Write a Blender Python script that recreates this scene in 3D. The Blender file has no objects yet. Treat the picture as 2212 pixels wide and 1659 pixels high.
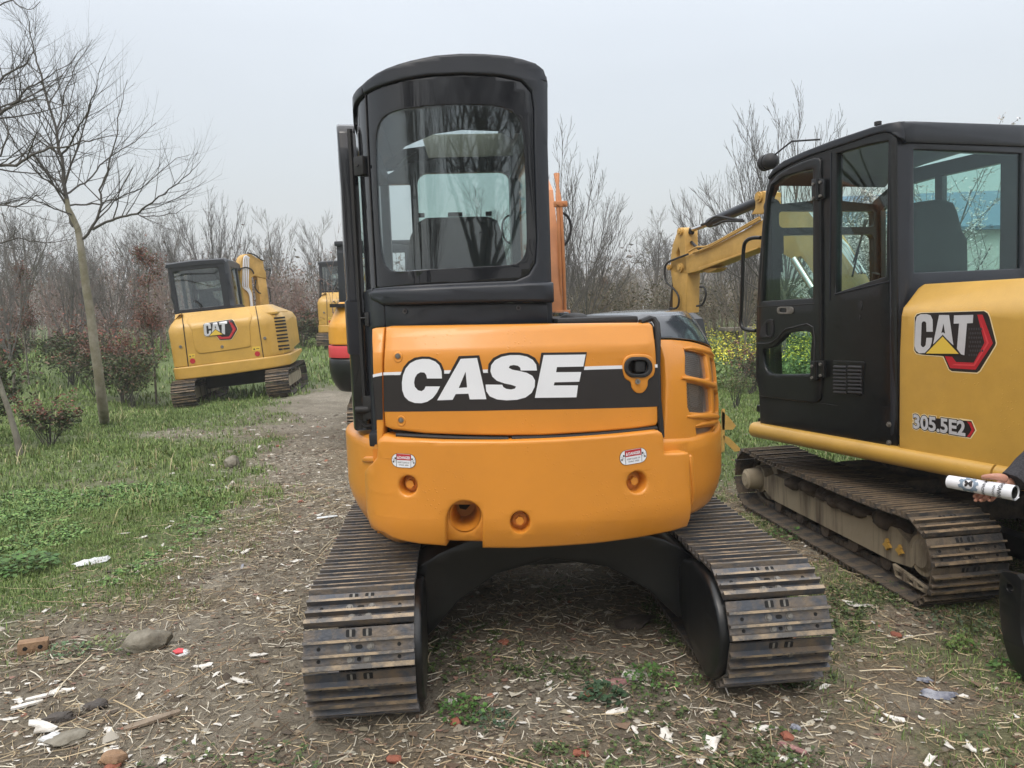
import bpy, bmesh, math, random
import numpy as np
from mathutils import Vector, Matrix, noise
from mathutils.geometry import tessellate_polygon
S = bpy.context.scene
COL = S.collection
R_ = math.radians
random.seed(7); np.random.seed(7)

# ------------------------------------------------------------------ camera
CH, CP, CR, CF = 1.555, R_(6.135), R_(1.125), 1600.0      # eye height, pitch down, roll, focal length in 2212-px units
cf = Vector((0, math.cos(CP), -math.sin(CP)))
r0 = Vector((1, 0, 0)); u0 = Vector((0, math.sin(CP), math.cos(CP)))
cr = r0*math.cos(CR) - u0*math.sin(CR); cu = u0*math.cos(CR) + r0*math.sin(CR)
CAMP = Vector((0, 0, CH))
cd = bpy.data.cameras.new('camera'); cam = bpy.data.objects.new('camera', cd); COL.objects.link(cam)
cam.matrix_world = Matrix(((cr.x, cu.x, -cf.x, 0), (cr.y, cu.y, -cf.y, 0), (cr.z, cu.z, -cf.z, CH), (0, 0, 0, 1)))
cd.sensor_width = 36; cd.lens = 36*CF/2212; cd.clip_start = .05; cd.clip_end = 2000
S.camera = cam

# ------------------------------------------------------------------ sky, sun, exposure
SUN_EL, SUN_ROT = R_(52), R_(200)
w = bpy.data.worlds.new('World'); S.world = w; w.use_nodes = True
nt = w.node_tree; nt.nodes.clear()
def N(t, **k):
    n = nt.nodes.new(t)
    for a, b in k.items(): setattr(n, a, b)
    return n
sky = N('ShaderNodeTexSky'); sky.sky_type = 'NISHITA'; sky.sun_disc = False
sky.sun_elevation = SUN_EL; sky.sun_rotation = SUN_ROT; sky.dust_density = 6; sky.air_density = 1.5
bg1 = N('ShaderNodeBackground'); bg1.inputs['Strength'].default_value = .05
nt.links.new(sky.outputs[0], bg1.inputs['Color'])
tc = N('ShaderNodeTexCoord'); sep = N('ShaderNodeSeparateXYZ')
nt.links.new(tc.outputs['Generated'], sep.inputs[0])
nz = N('ShaderNodeTexNoise'); nz.inputs['Scale'].default_value = 1.6; nz.inputs['Detail'].default_value = 3
mp = N('ShaderNodeMapping'); mp.inputs['Scale'].default_value = (1, 1, 3)
nt.links.new(tc.outputs['Generated'], mp.inputs[0]); nt.links.new(mp.outputs[0], nz.inputs['Vector'])
ma = N('ShaderNodeMath', operation='MULTIPLY_ADD'); ma.inputs[1].default_value = .16; 
nt.links.new(nz.outputs['Fac'], ma.inputs[0]); nt.links.new(sep.outputs['Z'], ma.inputs[2])
rp = N('ShaderNodeValToRGB'); nt.links.new(ma.outputs[0], rp.inputs[0])
e = rp.color_ramp.elements
e[0].position = .0; e[0].color = (.33, .35, .36, 1)
e[1].position = 1.0; e[1].color = (1.9, 1.9, 1.92, 1)
for p_, c_ in ((.04, (.54, .555, .585, 1)), (.14, (.54, .56, .595, 1)), (.26, (.56, .585, .62, 1)), (.36, (.61, .635, .67, 1)), (.46, (.70, .73, .77, 1)), (.60, (1.15, 1.16, 1.19, 1))):
    q = e.new(p_); q.color = c_
bg2 = N('ShaderNodeBackground'); bg2.inputs['Strength'].default_value = 1.05
nt.links.new(rp.outputs[0], bg2.inputs['Color'])
add = N('ShaderNodeAddShader'); out = N('ShaderNodeOutputWorld')
nt.links.new(bg1.outputs[0], add.inputs[0]); nt.links.new(bg2.outputs[0], add.inputs[1])
nt.links.new(add.outputs[0], out.inputs['Surface'])
sl = bpy.data.lights.new('sun', 'SUN'); sl.energy = .9; sl.angle = R_(25); sl.color = (1, .97, .93)
so = bpy.data.objects.new('sun', sl); COL.objects.link(so)
so.rotation_euler = (R_(90)-SUN_EL, 0, R_(180)-SUN_ROT+math.pi*0)
sd = Vector((math.sin(SUN_ROT)*math.cos(SUN_EL), math.cos(SUN_ROT)*math.cos(SUN_EL), math.sin(SUN_EL)))
so.rotation_euler = sd.to_track_quat('Z', 'Y').to_euler()
S.view_settings.view_transform = 'Standard'; S.view_settings.look = 'None'
S.view_settings.exposure = 0.0; S.view_settings.gamma = 1
S.cycles.use_denoising = True; S.cycles.max_bounces = 8; S.cycles.transparent_max_bounces = 24
S.cycles.use_adaptive_sampling = True; S.cycles.adaptive_threshold = .02
S.cycles.sample_clamp_indirect = 4

# ------------------------------------------------------------------ materials
def mat(name, col, rough=.5, metal=0, coat=0, var=.0, vscale=6, col2=None, bump=0, bscale=60, emit=None, drops=False, spec=.5, mix2=None, streak=False):
    m = bpy.data.materials.new(name); m.use_nodes = True
    t = m.node_tree; b = t.nodes['Principled BSDF']; L = t.links.new
    b.inputs['Roughness'].default_value = rough; b.inputs['Metallic'].default_value = metal
    b.inputs['Coat Weight'].default_value = coat; b.inputs['Coat Roughness'].default_value = .08
    b.inputs['Specular IOR Level'].default_value = spec
    b.inputs['Base Color'].default_value = (*col, 1)
    co = t.nodes.new('ShaderNodeTexCoord')
    if col2 is not None or var:
        n = t.nodes.new('ShaderNodeTexNoise'); n.inputs['Scale'].default_value = vscale; n.inputs['Detail'].default_value = 6
        n.inputs['Roughness'].default_value = .65
        if streak:
            mpp = t.nodes.new('ShaderNodeMapping'); mpp.inputs['Scale'].default_value = (1, 1, .08)
            L(co.outputs['Object'], mpp.inputs[0]); L(mpp.outputs[0], n.inputs['Vector'])
        else: L(co.outputs['Object'], n.inputs['Vector'])
        r = t.nodes.new('ShaderNodeValToRGB')
        lo, hi = mix2 or (.35, .65)
        r.color_ramp.elements[0].position = lo; r.color_ramp.elements[1].position = hi
        c2 = col2 or tuple(min(1, c*(1-var)) for c in col)
        c1 = col if col2 else tuple(min(1, c*(1+var*.6)) for c in col)
        r.color_ramp.elements[0].color = (*c1, 1); r.color_ramp.elements[1].color = (*c2, 1)
        L(n.outputs['Fac'], r.inputs[0]); L(r.outputs[0], b.inputs['Base Color'])
    if bump:
        n2 = t.nodes.new('ShaderNodeTexNoise'); n2.inputs['Scale'].default_value = bscale; n2.inputs['Detail'].default_value = 5
        L(co.outputs['Object'], n2.inputs['Vector'])
        bp = t.nodes.new('ShaderNodeBump'); bp.inputs['Strength'].default_value = bump; bp.inputs['Distance'].default_value = .01
        L(n2.outputs['Fac'], bp.inputs['Height']); L(bp.outputs[0], b.inputs['Normal'])
    if drops:
        v = t.nodes.new('ShaderNodeTexVoronoi'); v.inputs['Scale'].default_value = 55; v.feature = 'F1'
        L(co.outputs['Object'], v.inputs['Vector'])
        r2 = t.nodes.new('ShaderNodeValToRGB'); r2.color_ramp.elements[0].position = .10; r2.color_ramp.elements[0].color = (1, 1, 1, 1)
        r2.color_ramp.elements[1].position = .22; r2.color_ramp.elements[1].color = (0, 0, 0, 1)
        L(v.outputs['Distance'], r2.inputs[0])
        n3 = t.nodes.new('ShaderNodeTexNoise'); n3.inputs['Scale'].default_value = 5; L(co.outputs['Object'], n3.inputs['Vector'])
        r3 = t.nodes.new('ShaderNodeValToRGB'); r3.color_ramp.elements[0].position = .5; r3.color_ramp.elements[1].position = .62
        L(n3.outputs['Fac'], r3.inputs[0])
        mu = t.nodes.new('ShaderNodeMath'); mu.operation = 'MULTIPLY'; L(r2.outputs[0], mu.inputs[0]); L(r3.outputs[0], mu.inputs[1])
        n4 = t.nodes.new('ShaderNodeTexNoise'); n4.inputs['Scale'].default_value = 9; n4.inputs['Detail'].default_value = 2; L(co.outputs['Object'], n4.inputs['Vector'])
        ad = t.nodes.new('ShaderNodeMath'); ad.operation = 'MULTIPLY_ADD'; ad.inputs[1].default_value = .5; L(n4.outputs['Fac'], ad.inputs[0]); L(mu.outputs[0], ad.inputs[2])
        bp = t.nodes.new('ShaderNodeBump'); bp.inputs['Strength'].default_value = .35; bp.inputs['Distance'].default_value = .004
        L(ad.outputs[0], bp.inputs['Height']); L(bp.outputs[0], b.inputs['Normal'])
    if emit: b.inputs['Emission Color'].default_value = (*emit, 1); b.inputs['Emission Strength'].default_value = 1
    return m
def glass(name, tint, refl=.12, rough=.02):
    m = bpy.data.materials.new(name); m.use_nodes = True; t = m.node_tree; t.nodes.clear()
    o = t.nodes.new('ShaderNodeOutputMaterial'); tr = t.nodes.new('ShaderNodeBsdfTransparent'); tr.inputs[0].default_value = (*tint, 1)
    g = t.nodes.new('ShaderNodeBsdfGlossy'); g.inputs['Roughness'].default_value = rough; g.inputs['Color'].default_value = (.9, .95, 1, 1)
    f = t.nodes.new('ShaderNodeLayerWeight'); f.inputs['Blend'].default_value = .25
    pw = t.nodes.new('ShaderNodeMath'); pw.operation = 'POWER'; pw.inputs[1].default_value = 2.5
    mm = t.nodes.new('ShaderNodeMath'); mm.operation = 'MULTIPLY_ADD'; mm.inputs[1].default_value = .8; mm.inputs[2].default_value = refl; mm.use_clamp = True
    mx = t.nodes.new('ShaderNodeMixShader'); L = t.links.new
    L(f.outputs['Facing'], pw.inputs[0]); L(pw.outputs[0], mm.inputs[0]); L(mm.outputs[0], mx.inputs[0]); L(tr.outputs[0], mx.inputs[1]); L(g.outputs[0], mx.inputs[2]); L(mx.outputs[0], o.inputs[0])
    return m
MT = {}
MT['orange'] = mat('orange_paint', (.64, .250, .030), .33, coat=.25, var=.06, vscale=3, drops=True)
MT['yellow'] = mat('yellow_paint', (.55, .325, .065), .36, coat=.2, var=.10, vscale=3, drops=True)
MT['yellow2'] = mat('worn_yellow_paint', (.52, .315, .085), .5, var=.18, vscale=5, bump=.08)
MT['boomor'] = mat('faded_orange_paint', (.50, .20, .075), .45, var=.15, vscale=8)
MT['char'] = mat('charcoal_plastic', (.016, .019, .026), .38, var=.15, vscale=4, bump=.05, bscale=300)
MT['slate'] = mat('slate_gloss_paint', (.030, .036, .044), .16, coat=.6, var=.1, vscale=3, drops=True)
MT['gloss'] = mat('black_gloss_glass_border', (.008, .009, .012), .05, coat=.3, var=.0)
MT['black'] = mat('black_paint', (.007, .008, .009), .30, var=.25, vscale=6, bump=.03)
MT['blackm'] = mat('matt_black', (.006, .006, .006), .8)
MT['rubber'] = mat('black_rubber', (.014, .014, .015), .6, bump=.1, bscale=120)
MT['seat'] = mat('seat_fabric', (.016, .017, .019), .85, var=.2, vscale=8)
MT['steel'] = mat('track_steel', (.075, .082, .095), .36, metal=.45, col2=(.17, .135, .10), vscale=11, mix2=(.42, .64), bump=.25, bscale=70)
MT['edge'] = mat('worn_rusty_edge', (.33, .255, .17), .5, metal=.2, col2=(.11, .105, .10), vscale=13, mix2=(.42, .60), bump=.3, bscale=90)
MT['bolt'] = mat('bolt_steel', (.21, .20, .18), .5, metal=.5, var=.3, vscale=40)
MT['mudst'] = mat('muddy_track_steel', (.115, .088, .06), .75, col2=(.035, .034, .034), vscale=8, mix2=(.42, .60), bump=.6, bscale=60)
MT['mudedge'] = mat('muddy_worn_edge', (.24, .17, .10), .65, col2=(.07, .056, .04), vscale=10, mix2=(.45, .62), bump=.5, bscale=70)
MT['mud'] = mat('caked_mud', (.085, .062, .042), .9, col2=(.035, .026, .02), vscale=4.5, mix2=(.40, .62), bump=1.0, bscale=22)
MT['mudlt'] = mat('dry_mud_smear', (.31, .26, .18), .9, col2=(.08, .058, .04), vscale=5, mix2=(.46, .60), bump=.5, bscale=18, streak=True)
MT['chrome'] = mat('chrome_rod', (.6, .6, .6), .18, metal=1)
MT['white'] = mat('white_vinyl', (.74, .76, .80), .35, var=.03)
MT['decblk'] = mat('black_vinyl', (.022, .019, .020), .35, var=.1)
MT['red'] = mat('red_vinyl', (.45, .02, .03), .4)
MT['redlt'] = mat('light_red_vinyl', (.62, .06, .07), .4)
MT['cream'] = mat('cream_vinyl', (.80, .66, .38), .45)
MT['decyel'] = mat('yellow_vinyl', (.72, .50, .07), .4)
MT['silver'] = mat('silver_vinyl', (.62, .63, .66), .3, metal=.2, var=.08)
MT['dkgrey'] = mat('dark_grey_vinyl', (.05, .05, .055), .4)
MT['mesh'] = mat('grille_wire', (.42, .42, .43), .4, metal=.7)
MT['beige'] = mat('beige_liner', (.50, .46, .42), .8, var=.1)
MT['glteal'] = glass('teal_tinted_glass', (.76, .90, .87), .035)
MT['glgrey'] = glass('grey_tinted_glass', (.78, .84, .84), .085)
MT['glclear'] = glass('clear_glass', (.86, .94, .91), .03)

# ------------------------------------------------------------------ mesh helpers
def V(*a): return Vector(a)
class MB:
    def __init__(s): s.bm = bmesh.new(); s.mi = 0
    def _new(s, vs, faces):
        bv = [s.bm.verts.new(v) for v in vs]; fs = []
        for f in faces:
            try:
                q = s.bm.faces.new([bv[i] for i in f]); q.material_index = s.mi; fs.append(q)
            except ValueError: pass
        return bv, fs
    def box(s, c, size, rot=None, bev=0, seg=2, M=None):
        x, y, z = size[0]/2, size[1]/2, size[2]/2
        vs = [V(a*x, b*y, d*z) for a in (-1, 1) for b in (-1, 1) for d in (-1, 1)]
        bv, fs = s._new(vs, [(0, 1, 3, 2), (4, 6, 7, 5), (0, 4, 5, 1), (2, 3, 7, 6), (0, 2, 6, 4), (1, 5, 7, 3)])
        if bev:
            es = list({e for f in fs for e in f.edges})
            g = bmesh.ops.bevel(s.bm, geom=es, offset=min(bev, min(x, y, z)*.95), segments=seg, affect='EDGES', profile=.6)
            bv = list({v for f in g['faces'] for v in f.verts} | {v for f in fs if f.is_valid for v in f.verts})
            for f in g['faces']: f.material_index = s.mi
        T = Matrix.Translation(V(*c))
        if rot is not None: T = T @ (Matrix.Rotation(rot[2], 4, 'Z') @ Matrix.Rotation(rot[1], 4, 'Y') @ Matrix.Rotation(rot[0], 4, 'X'))
        if M is not None: T = M @ T
        for v in bv: v.co = T @ v.co
        return s
    def cyl(s, p0, p1, a, b=None, n=16, cap=True):
        return s.tube([p0, p1], [a, a if b is None else b], n, cap)
    def tube(s, pts, r, n=8, cap=True):
        pts = [Vector(p) for p in pts]
        if not hasattr(r, '__len__'): r = [r]*len(pts)
        t0 = (pts[1]-pts[0]).normalized()
        a = t0.orthogonal().normalized(); rings = []; last = t0
        for i, p in enumerate(pts):
            t = (pts[min(i+1, len(pts)-1)]-pts[max(i-1, 0)]).normalized()
            a = (last.rotation_difference(t) @ a); a = (a - t*a.dot(t)).normalized(); last = t
            b_ = t.cross(a)
            rings.append([s.bm.verts.new(p + (a*math.cos(q)+b_*math.sin(q))*r[i]) for q in [2*math.pi*k/n for k in range(n)]])
        for i in range(len(rings)-1):
            for k in range(n):
                f = s.bm.faces.new((rings[i][k], rings[i][(k+1) % n], rings[i+1][(k+1) % n], rings[i+1][k])); f.material_index = s.mi
        if cap and n > 2:
            f = s.bm.faces.new(rings[0][::-1]); f.material_index = s.mi
            f = s.bm.faces.new(rings[-1]); f.material_index = s.mi
        return s
    def loft(s, rings, closed=True, cap=True):
        rr = [[s.bm.verts.new(v) for v in r] for r in rings]; n = len(rr[0])
        for i in range(len(rr)-1):
            for k in range(n if closed else n-1):
                f = s.bm.faces.new((rr[i][k], rr[i][(k+1) % n], rr[i+1][(k+1) % n], rr[i+1][k])); f.material_index = s.mi
        if cap and closed:
            for q in (rr[0][::-1], rr[-1]):
                f = s.bm.faces.new(q); f.material_index = s.mi
        return s
    def prism(s, poly, p_of, t0, t1):
        "polygon (list of 2D) extruded between t0 and t1; p_of(a, b, t) -> point"
        n = len(poly)
        vs = [p_of(a, b, t0) for a, b in poly] + [p_of(a, b, t1) for a, b in poly]
        s._new(vs, [tuple(range(n))[::-1], tuple(range(n, 2*n))] + [(i, (i+1) % n, n+(i+1) % n, n+i) for i in range(n)])
        return s
    def sheet(s, outline, mapf, thick=.03, holes=(), bev=0.0, w0=0.0, step=.06, grid=True):
        def area(p): return .5*sum(p[i][0]*p[(i+1) % len(p)][1]-p[(i+1) % len(p)][0]*p[i][1] for i in range(len(p)))
        def inset(p, d):
            n = len(p); o = []
            for i in range(n):
                a, b_, c = Vector(p[i-1]), Vector(p[i]), Vector(p[(i+1) % n])
                e1 = (b_-a); e2 = (c-b_)
                if e1.length < 1e-9 or e2.length < 1e-9: o.append(tuple(b_)); continue
                e1.normalize(); e2.normalize()
                n1 = Vector((-e1.y, e1.x)); n2 = Vector((-e2.y, e2.x)); m = n1+n2
                if m.length < .3: m = n1; k = 1
                else: m.normalize(); k = min(1/max(m.dot(n1), .3), 2.2)
                o.append((b_.x+m.x*d*k, b_.y+m.y*d*k))
            return o
        loops = []
        for j, p in enumerate([outline]+list(holes)):
            p = [tuple(q) for q in p]
            if (area(p) > 0) != (j == 0): p = p[::-1]
            loops.append(p)
        bm = bmesh.new(); prof = [(bev, 0), (bev*.3, bev*.3), (0, bev)] if bev else [(0, 0)]
        front = []; back = []
        for p in loops:
            rings = [[bm.verts.new((x, y, dw)) for x, y in inset(p, di)] for di, dw in prof]
            rings.append([bm.verts.new((x, y, thick)) for x, y in p])
            n = len(p)
            for i in range(len(rings)-1):
                for k in range(n):
                    bm.faces.new((rings[i][k], rings[i+1][k], rings[i+1][(k+1) % n], rings[i][(k+1) % n]))
            front.append(rings[0]); back.append(rings[-1])
        for src, flip in ((front, False), (back, True)):
            flat = [v for r in src for v in r]
            for t in tessellate_polygon([[Vector((v.co.x, v.co.y, 0)) for v in r] for r in src]):
                t = [flat[i] for i in t]
                a2 = (t[1].co-t[0].co).cross(t[2].co-t[0].co).z
                if abs(a2) < 1e-12: continue
                if (a2 < 0) != flip: t = t[::-1]
                try: bm.faces.new(t)
                except ValueError: pass
        if grid:
            for ax in (0, 1):
                lo = min(v.co[ax] for v in bm.verts); hi = max(v.co[ax] for v in bm.verts)
                k = int((hi-lo)/step)
                for i in range(1, k+1):
                    c = lo+(hi-lo)*i/(k+1); pc = Vector((0, 0, 0)); pc[ax] = c; pn = Vector((0, 0, 0)); pn[ax] = 1
                    bmesh.ops.bisect_plane(bm, geom=bm.verts[:]+bm.edges[:]+bm.faces[:], plane_co=pc, plane_no=pn, dist=1e-6)
        bm.verts.index_update()
        vm = [s.bm.verts.new(mapf(v.co.x, v.co.y, v.co.z+w0)) for v in bm.verts]
        for f in bm.faces:
            try:
                q = s.bm.faces.new([vm[v.index] for v in f.verts]); q.material_index = s.mi
            except ValueError: pass
        bm.free(); return s
    def ball(s, c, r, n=10, M=None):
        sx = r if hasattr(r, '__len__') else (r, r, r)
        g = bmesh.ops.create_uvsphere(s.bm, u_segments=n*2, v_segments=n, radius=1)
        for v in g['verts']:
            v.co = V(v.co.x*sx[0]+c[0], v.co.y*sx[1]+c[1], v.co.z*sx[2]+c[2])
            if M: v.co = M @ v.co
        for f in {f for v in g['verts'] for f in v.link_faces}: f.material_index = s.mi
        return s
    def hexbolt(s, c, ax, r, h, washer=True):
        c = Vector(c); ax = Vector(ax).normalized()
        if washer: s.cyl(c, c+ax*h*.3, r*1.45, n=16)
        s.cyl(c, c+ax*h, r, r*.93, n=6); return s
    def build(s, name, mats, parent=None, ang=35, smooth=True):
        me = bpy.data.meshes.new(name); s.bm.to_mesh(me); s.bm.free()
        if not isinstance(mats, (list, tuple)): mats = [mats]
        for m in mats: me.materials.append(MT[m] if isinstance(m, str) else m)
        if smooth:
            me.polygons.foreach_set('use_smooth', [True]*len(me.polygons))
            try: me.set_sharp_from_angle(angle=R_(ang))
            except Exception: pass
        o = bpy.data.objects.new(name, me); COL.objects.link(o)
        if parent is not None: o.parent = parent
        return o
def tag(o, label=None, cat=None, group=None, kind=None):
    for k, v in (('label', label), ('category', cat), ('group', group), ('kind', kind)):
        if v: o[k] = v
    return o
def empty(name, M=None):
    o = bpy.data.objects.new(name, None); COL.objects.link(o); o.empty_display_size = .2
    if M is not None: o.matrix_world = M
    return o
def copy_tree(o, parent=None):
    c = o.copy(); COL.objects.link(c); c.parent = parent
    for ch in KIDS(o): copy_tree(ch, c)
    return c
def KIDS(o): return [x for x in bpy.data.objects if x.parent == o]
def pose(x, y, z, yaw, roll=0, pitch=0):
    return Matrix.Translation(V(x, y, z)) @ Matrix.Rotation(R_(yaw), 4, 'Z') @ Matrix.Rotation(R_(roll), 4, 'Y') @ Matrix.Rotation(R_(pitch), 4, 'X')
def pray(px, py): return cf*CF + cr*(px-1106) + cu*(829.5-py)
class Frm:
    "a machine's own frame: turns points read off the photograph into points on the machine's surfaces"
    def __init__(s, M): s.M = M; s.I = M.inverted(); s.o = s.I @ CAMP; s.R = s.I.to_3x3()
    def ray(s, px, py): return s.o, s.R @ pray(px, py)
    def hit(s, px, py, ax, val):
        o, d = s.ray(px, py); return o + d*((val-o[ax])/d[ax])
class Path:
    "a vertical surface that follows a plan line; (u, v) = distance along the line, height; w = depth inward"
    def __init__(s, pts, prof=lambda z: 0):
        s.p = [Vector(p).to_2d() for p in pts]; s.prof = prof; s.L = [0]
        for a, b in zip(s.p, s.p[1:]): s.L.append(s.L[-1]+(b-a).length)
        s.n = []
        for i in range(len(s.p)):
            t = (s.p[min(i+1, len(s.p)-1)]-s.p[max(i-1, 0)]).normalized(); s.n.append(Vector((-t.y, t.x)))
    def at(s, u):
        u = min(max(u, s.L[0]), s.L[-1])
        lo = 0
        for i in range(len(s.L)-1):
            if s.L[i] <= u: lo = i
        k = (u-s.L[lo])/max(s.L[lo+1]-s.L[lo], 1e-9)
        return s.p[lo].lerp(s.p[lo+1], k), s.n[lo].lerp(s.n[lo+1], k).normalized()
    def __call__(s, u, v, w):
        p, n = s.at(u); q = p+n*(w+s.prof(v)); return V(q.x, q.y, v)
    def uv(s, fr, px, py):
        o, d = fr.ray(px, py); o2 = o.to_2d(); d2 = d.to_2d(); dl = d2.length; e = d2/dl; off = 0; best = None
        for it in range(3):
            best = None; near = None
            for i in range(len(s.p)-1):
                a = s.p[i]+s.n[i]*off; b = s.p[i+1]+s.n[i+1]*off; ab = b-a
                den = e.x*ab.y-e.y*ab.x
                if abs(den) > 1e-12:
                    q = a-o2; t = (q.x*ab.y-q.y*ab.x)/den; k = (q.x*e.y-q.y*e.x)/den
                    if t > 0 and -1e-6 <= k <= 1+1e-6 and (best is None or t < best[0]): best = (t, s.L[i]+k*ab.length)
                for (pt, u) in ((a, s.L[i]), (b, s.L[i+1])):
                    q = pt-o2; dist = abs(q.x*e.y-q.y*e.x)
                    if near is None or dist < near[0]-1e-9: near = (dist, q.dot(e), u)
            if best is None: best = (near[1], near[2])
            z = o.z + d.z*best[0]/dl; off = s.prof(z)
        return (best[1], z)
    def uvs(s, fr, pts): return [s.uv(fr, *p) for p in pts]
def arc(cx, cy, r, a0, a1, n): return [(cx+r*math.cos(R_(a0+(a1-a0)*i/n)), cy+r*math.sin(R_(a0+(a1-a0)*i/n))) for i in range(n+1)]
def Z1(x, y): return ((1250+.7232*x)/1.8228, (150+.7232*y)/1.8228)
def Z2(x, y): return ((1300+.74593*x)/1.8228, (1200+.74593*y)/1.8228)
def Z5(x, y): return ((2900+.63276*x)/1.8228, (450+.63276*y)/1.8228)
def Z6(x, y): return ((2800+.6631*x)/1.8228, (1500+.6631*y)/1.8228)
def Z7(x, y): return ((550+.48213*x)/1.8228, (900+.48213*y)/1.8228)
def Z11(x, y): return ((2600+.36166*x)/1.8228, (1200+.36166*y)/1.8228)
def Z12(x, y): return ((1300+.36166*x)/1.8228, (1250+.36166*y)/1.8228)
def ZB(x, y): return ((2500+.42194*x)/1.8228, (700+.42194*y)/1.8228)
def zz(f, pts): return [f(*p) for p in pts]
def smooth(pts, k=4, closed=True):
    "Catmull-Rom through the points"
    n = len(pts); o = []
    for i in range(n if closed else n-1):
        P = [Vector(pts[(i+j) % n] if closed else pts[min(max(i+j, 0), n-1)]) for j in (-1, 0, 1, 2)]
        for q in range(k):
            t = q/k
            o.append(tuple(.5*((2*P[1])+(P[2]-P[0])*t+(2*P[0]-5*P[1]+4*P[2]-P[3])*t*t+(3*P[1]-P[0]-3*P[2]+P[3])*t**3)))
    if not closed: o.append(tuple(pts[-1]))
    return o
def rrect(x0, y0, x1, y1, r, n=4):
    o = []
    for cx, cy, a in ((x1-r, y1-r, 0), (x0+r, y1-r, 90), (x0+r, y0+r, 180), (x1-r, y0+r, 270)): o += arc(cx, cy, r, a, a+90, n)
    return o
def circ(cx, cy, r, n=24, ry=None): return [(cx+r*math.cos(2*math.pi*i/n), cy+(ry or r)*math.sin(2*math.pi*i/n)) for i in range(n)]
def text_polys(s, size=1.0, offset=0.0, shear=0.0):
    c = bpy.data.curves.new('t', 'FONT'); c.body = s; c.size = size; c.offset = offset; c.shear = shear; c.resolution_u = 3
    o = bpy.data.objects.new('t', c); COL.objects.link(o)
    dg = bpy.context.evaluated_depsgraph_get(); me = bpy.data.meshes.new_from_object(o.evaluated_get(dg))
    vs = [tuple(v.co) for v in me.vertices]; fs = [tuple(p.vertices) for p in me.polygons]
    bpy.data.objects.remove(o); bpy.data.curves.remove(c); bpy.data.meshes.remove(me)
    return vs, fs
def put_text(mb, s, mapf, origin, width, w, offset=0.0, height=None, shear=0, vert=False, base=None):
    "lettering laid on a surface: origin = lower left in the surface's (u, v), width along u"
    vs, fs = text_polys(s, 1, offset, shear)
    x0 = min(v[0] for v in vs); x1 = max(v[0] for v in vs); y0 = min(v[1] for v in vs); y1 = max(v[1] for v in vs)
    if base: x0, x1, y0, y1 = base
    k = width/(x1-x0); ky = (height/(y1-y0)) if height else abs(k)
    mb._new([mapf(origin[0]+(v[0]-x0)*k, origin[1]+(v[1]-y0)*ky, w) for v in vs], fs)
    return (x0, x1, y0, y1)

# ------------------------------------------------------------------ crawler undercarriage, shared by the excavators
def shoe_mesh(wd, pitch, muddy, hi):
    mb = MB(); p = pitch
    prof = [(-.5*p, .0), (-.5*p, .007), (-.25*p, .008), (-.235*p, .031), (-.165*p, .031), (-.15*p, .008), (.085*p, .008), (.10*p, .031), (.17*p, .031), (.185*p, .008),
            (.335*p, .008), (.355*p, .030), (.475*p, .030), (.50*p, .010), (.50*p, .0)]
    n = len(prof)
    for i in range(n):
        a, b = prof[i], prof[(i+1) % n]
        mb.mi = 1 if (a[1] > .02 and b[1] > .02) else 0
        mb._new([V(-wd/2, a[0], a[1]), V(-wd/2, b[0], b[1]), V(wd/2, b[0], b[1]), V(wd/2, a[0], a[1])], [(0, 1, 2, 3)])
    mb.mi = 0
    for s_ in (-1, 1): mb._new([V(s_*wd/2, a, b) for a, b in prof], [tuple(range(n))[::s_]])
    if hi:
        for yy, dx in ((-.035*p, .036), (.26*p, .026)):
            for sx in (-1, 1):
                mb.mi = 2; mb.hexbolt((sx*dx*1.15, yy, .008), (0, 0, 1), .0095, .008)
                mb.mi = 3; mb.cyl((sx*.145, yy, .0065), (sx*.145, yy, .0094), .0072, n=10)  # flat black discs and slots laid on the plate stand in for shaded holes
            q = .013 if dx > .03 else .008
            mb.mi = 3; mb.prism(rrect(-q, yy-.0075, q, yy+.0075, .0073, 3), lambda a, b, t: V(a, b, t), .0065, .0094)
        mb.mi = 3
        for sx in (-1, 1):
            mb.prism(rrect(sx*.03-.017, -.46*p, sx*.03+.017, -.28*p, .004, 2), lambda a, b, t: V(a, b, t), .0060, .0092)
            mb.mi = 2; mb.box((sx*.03, -.37*p, .0085), (.008, .17*p, .004)); mb.mi = 3
    me_o = mb.build('track_shoe', (['mudst', 'mudedge', 'mudst', 'blackm'] if muddy else ['steel', 'edge', 'bolt', 'blackm']), None, ang=25)
    return me_o
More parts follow.
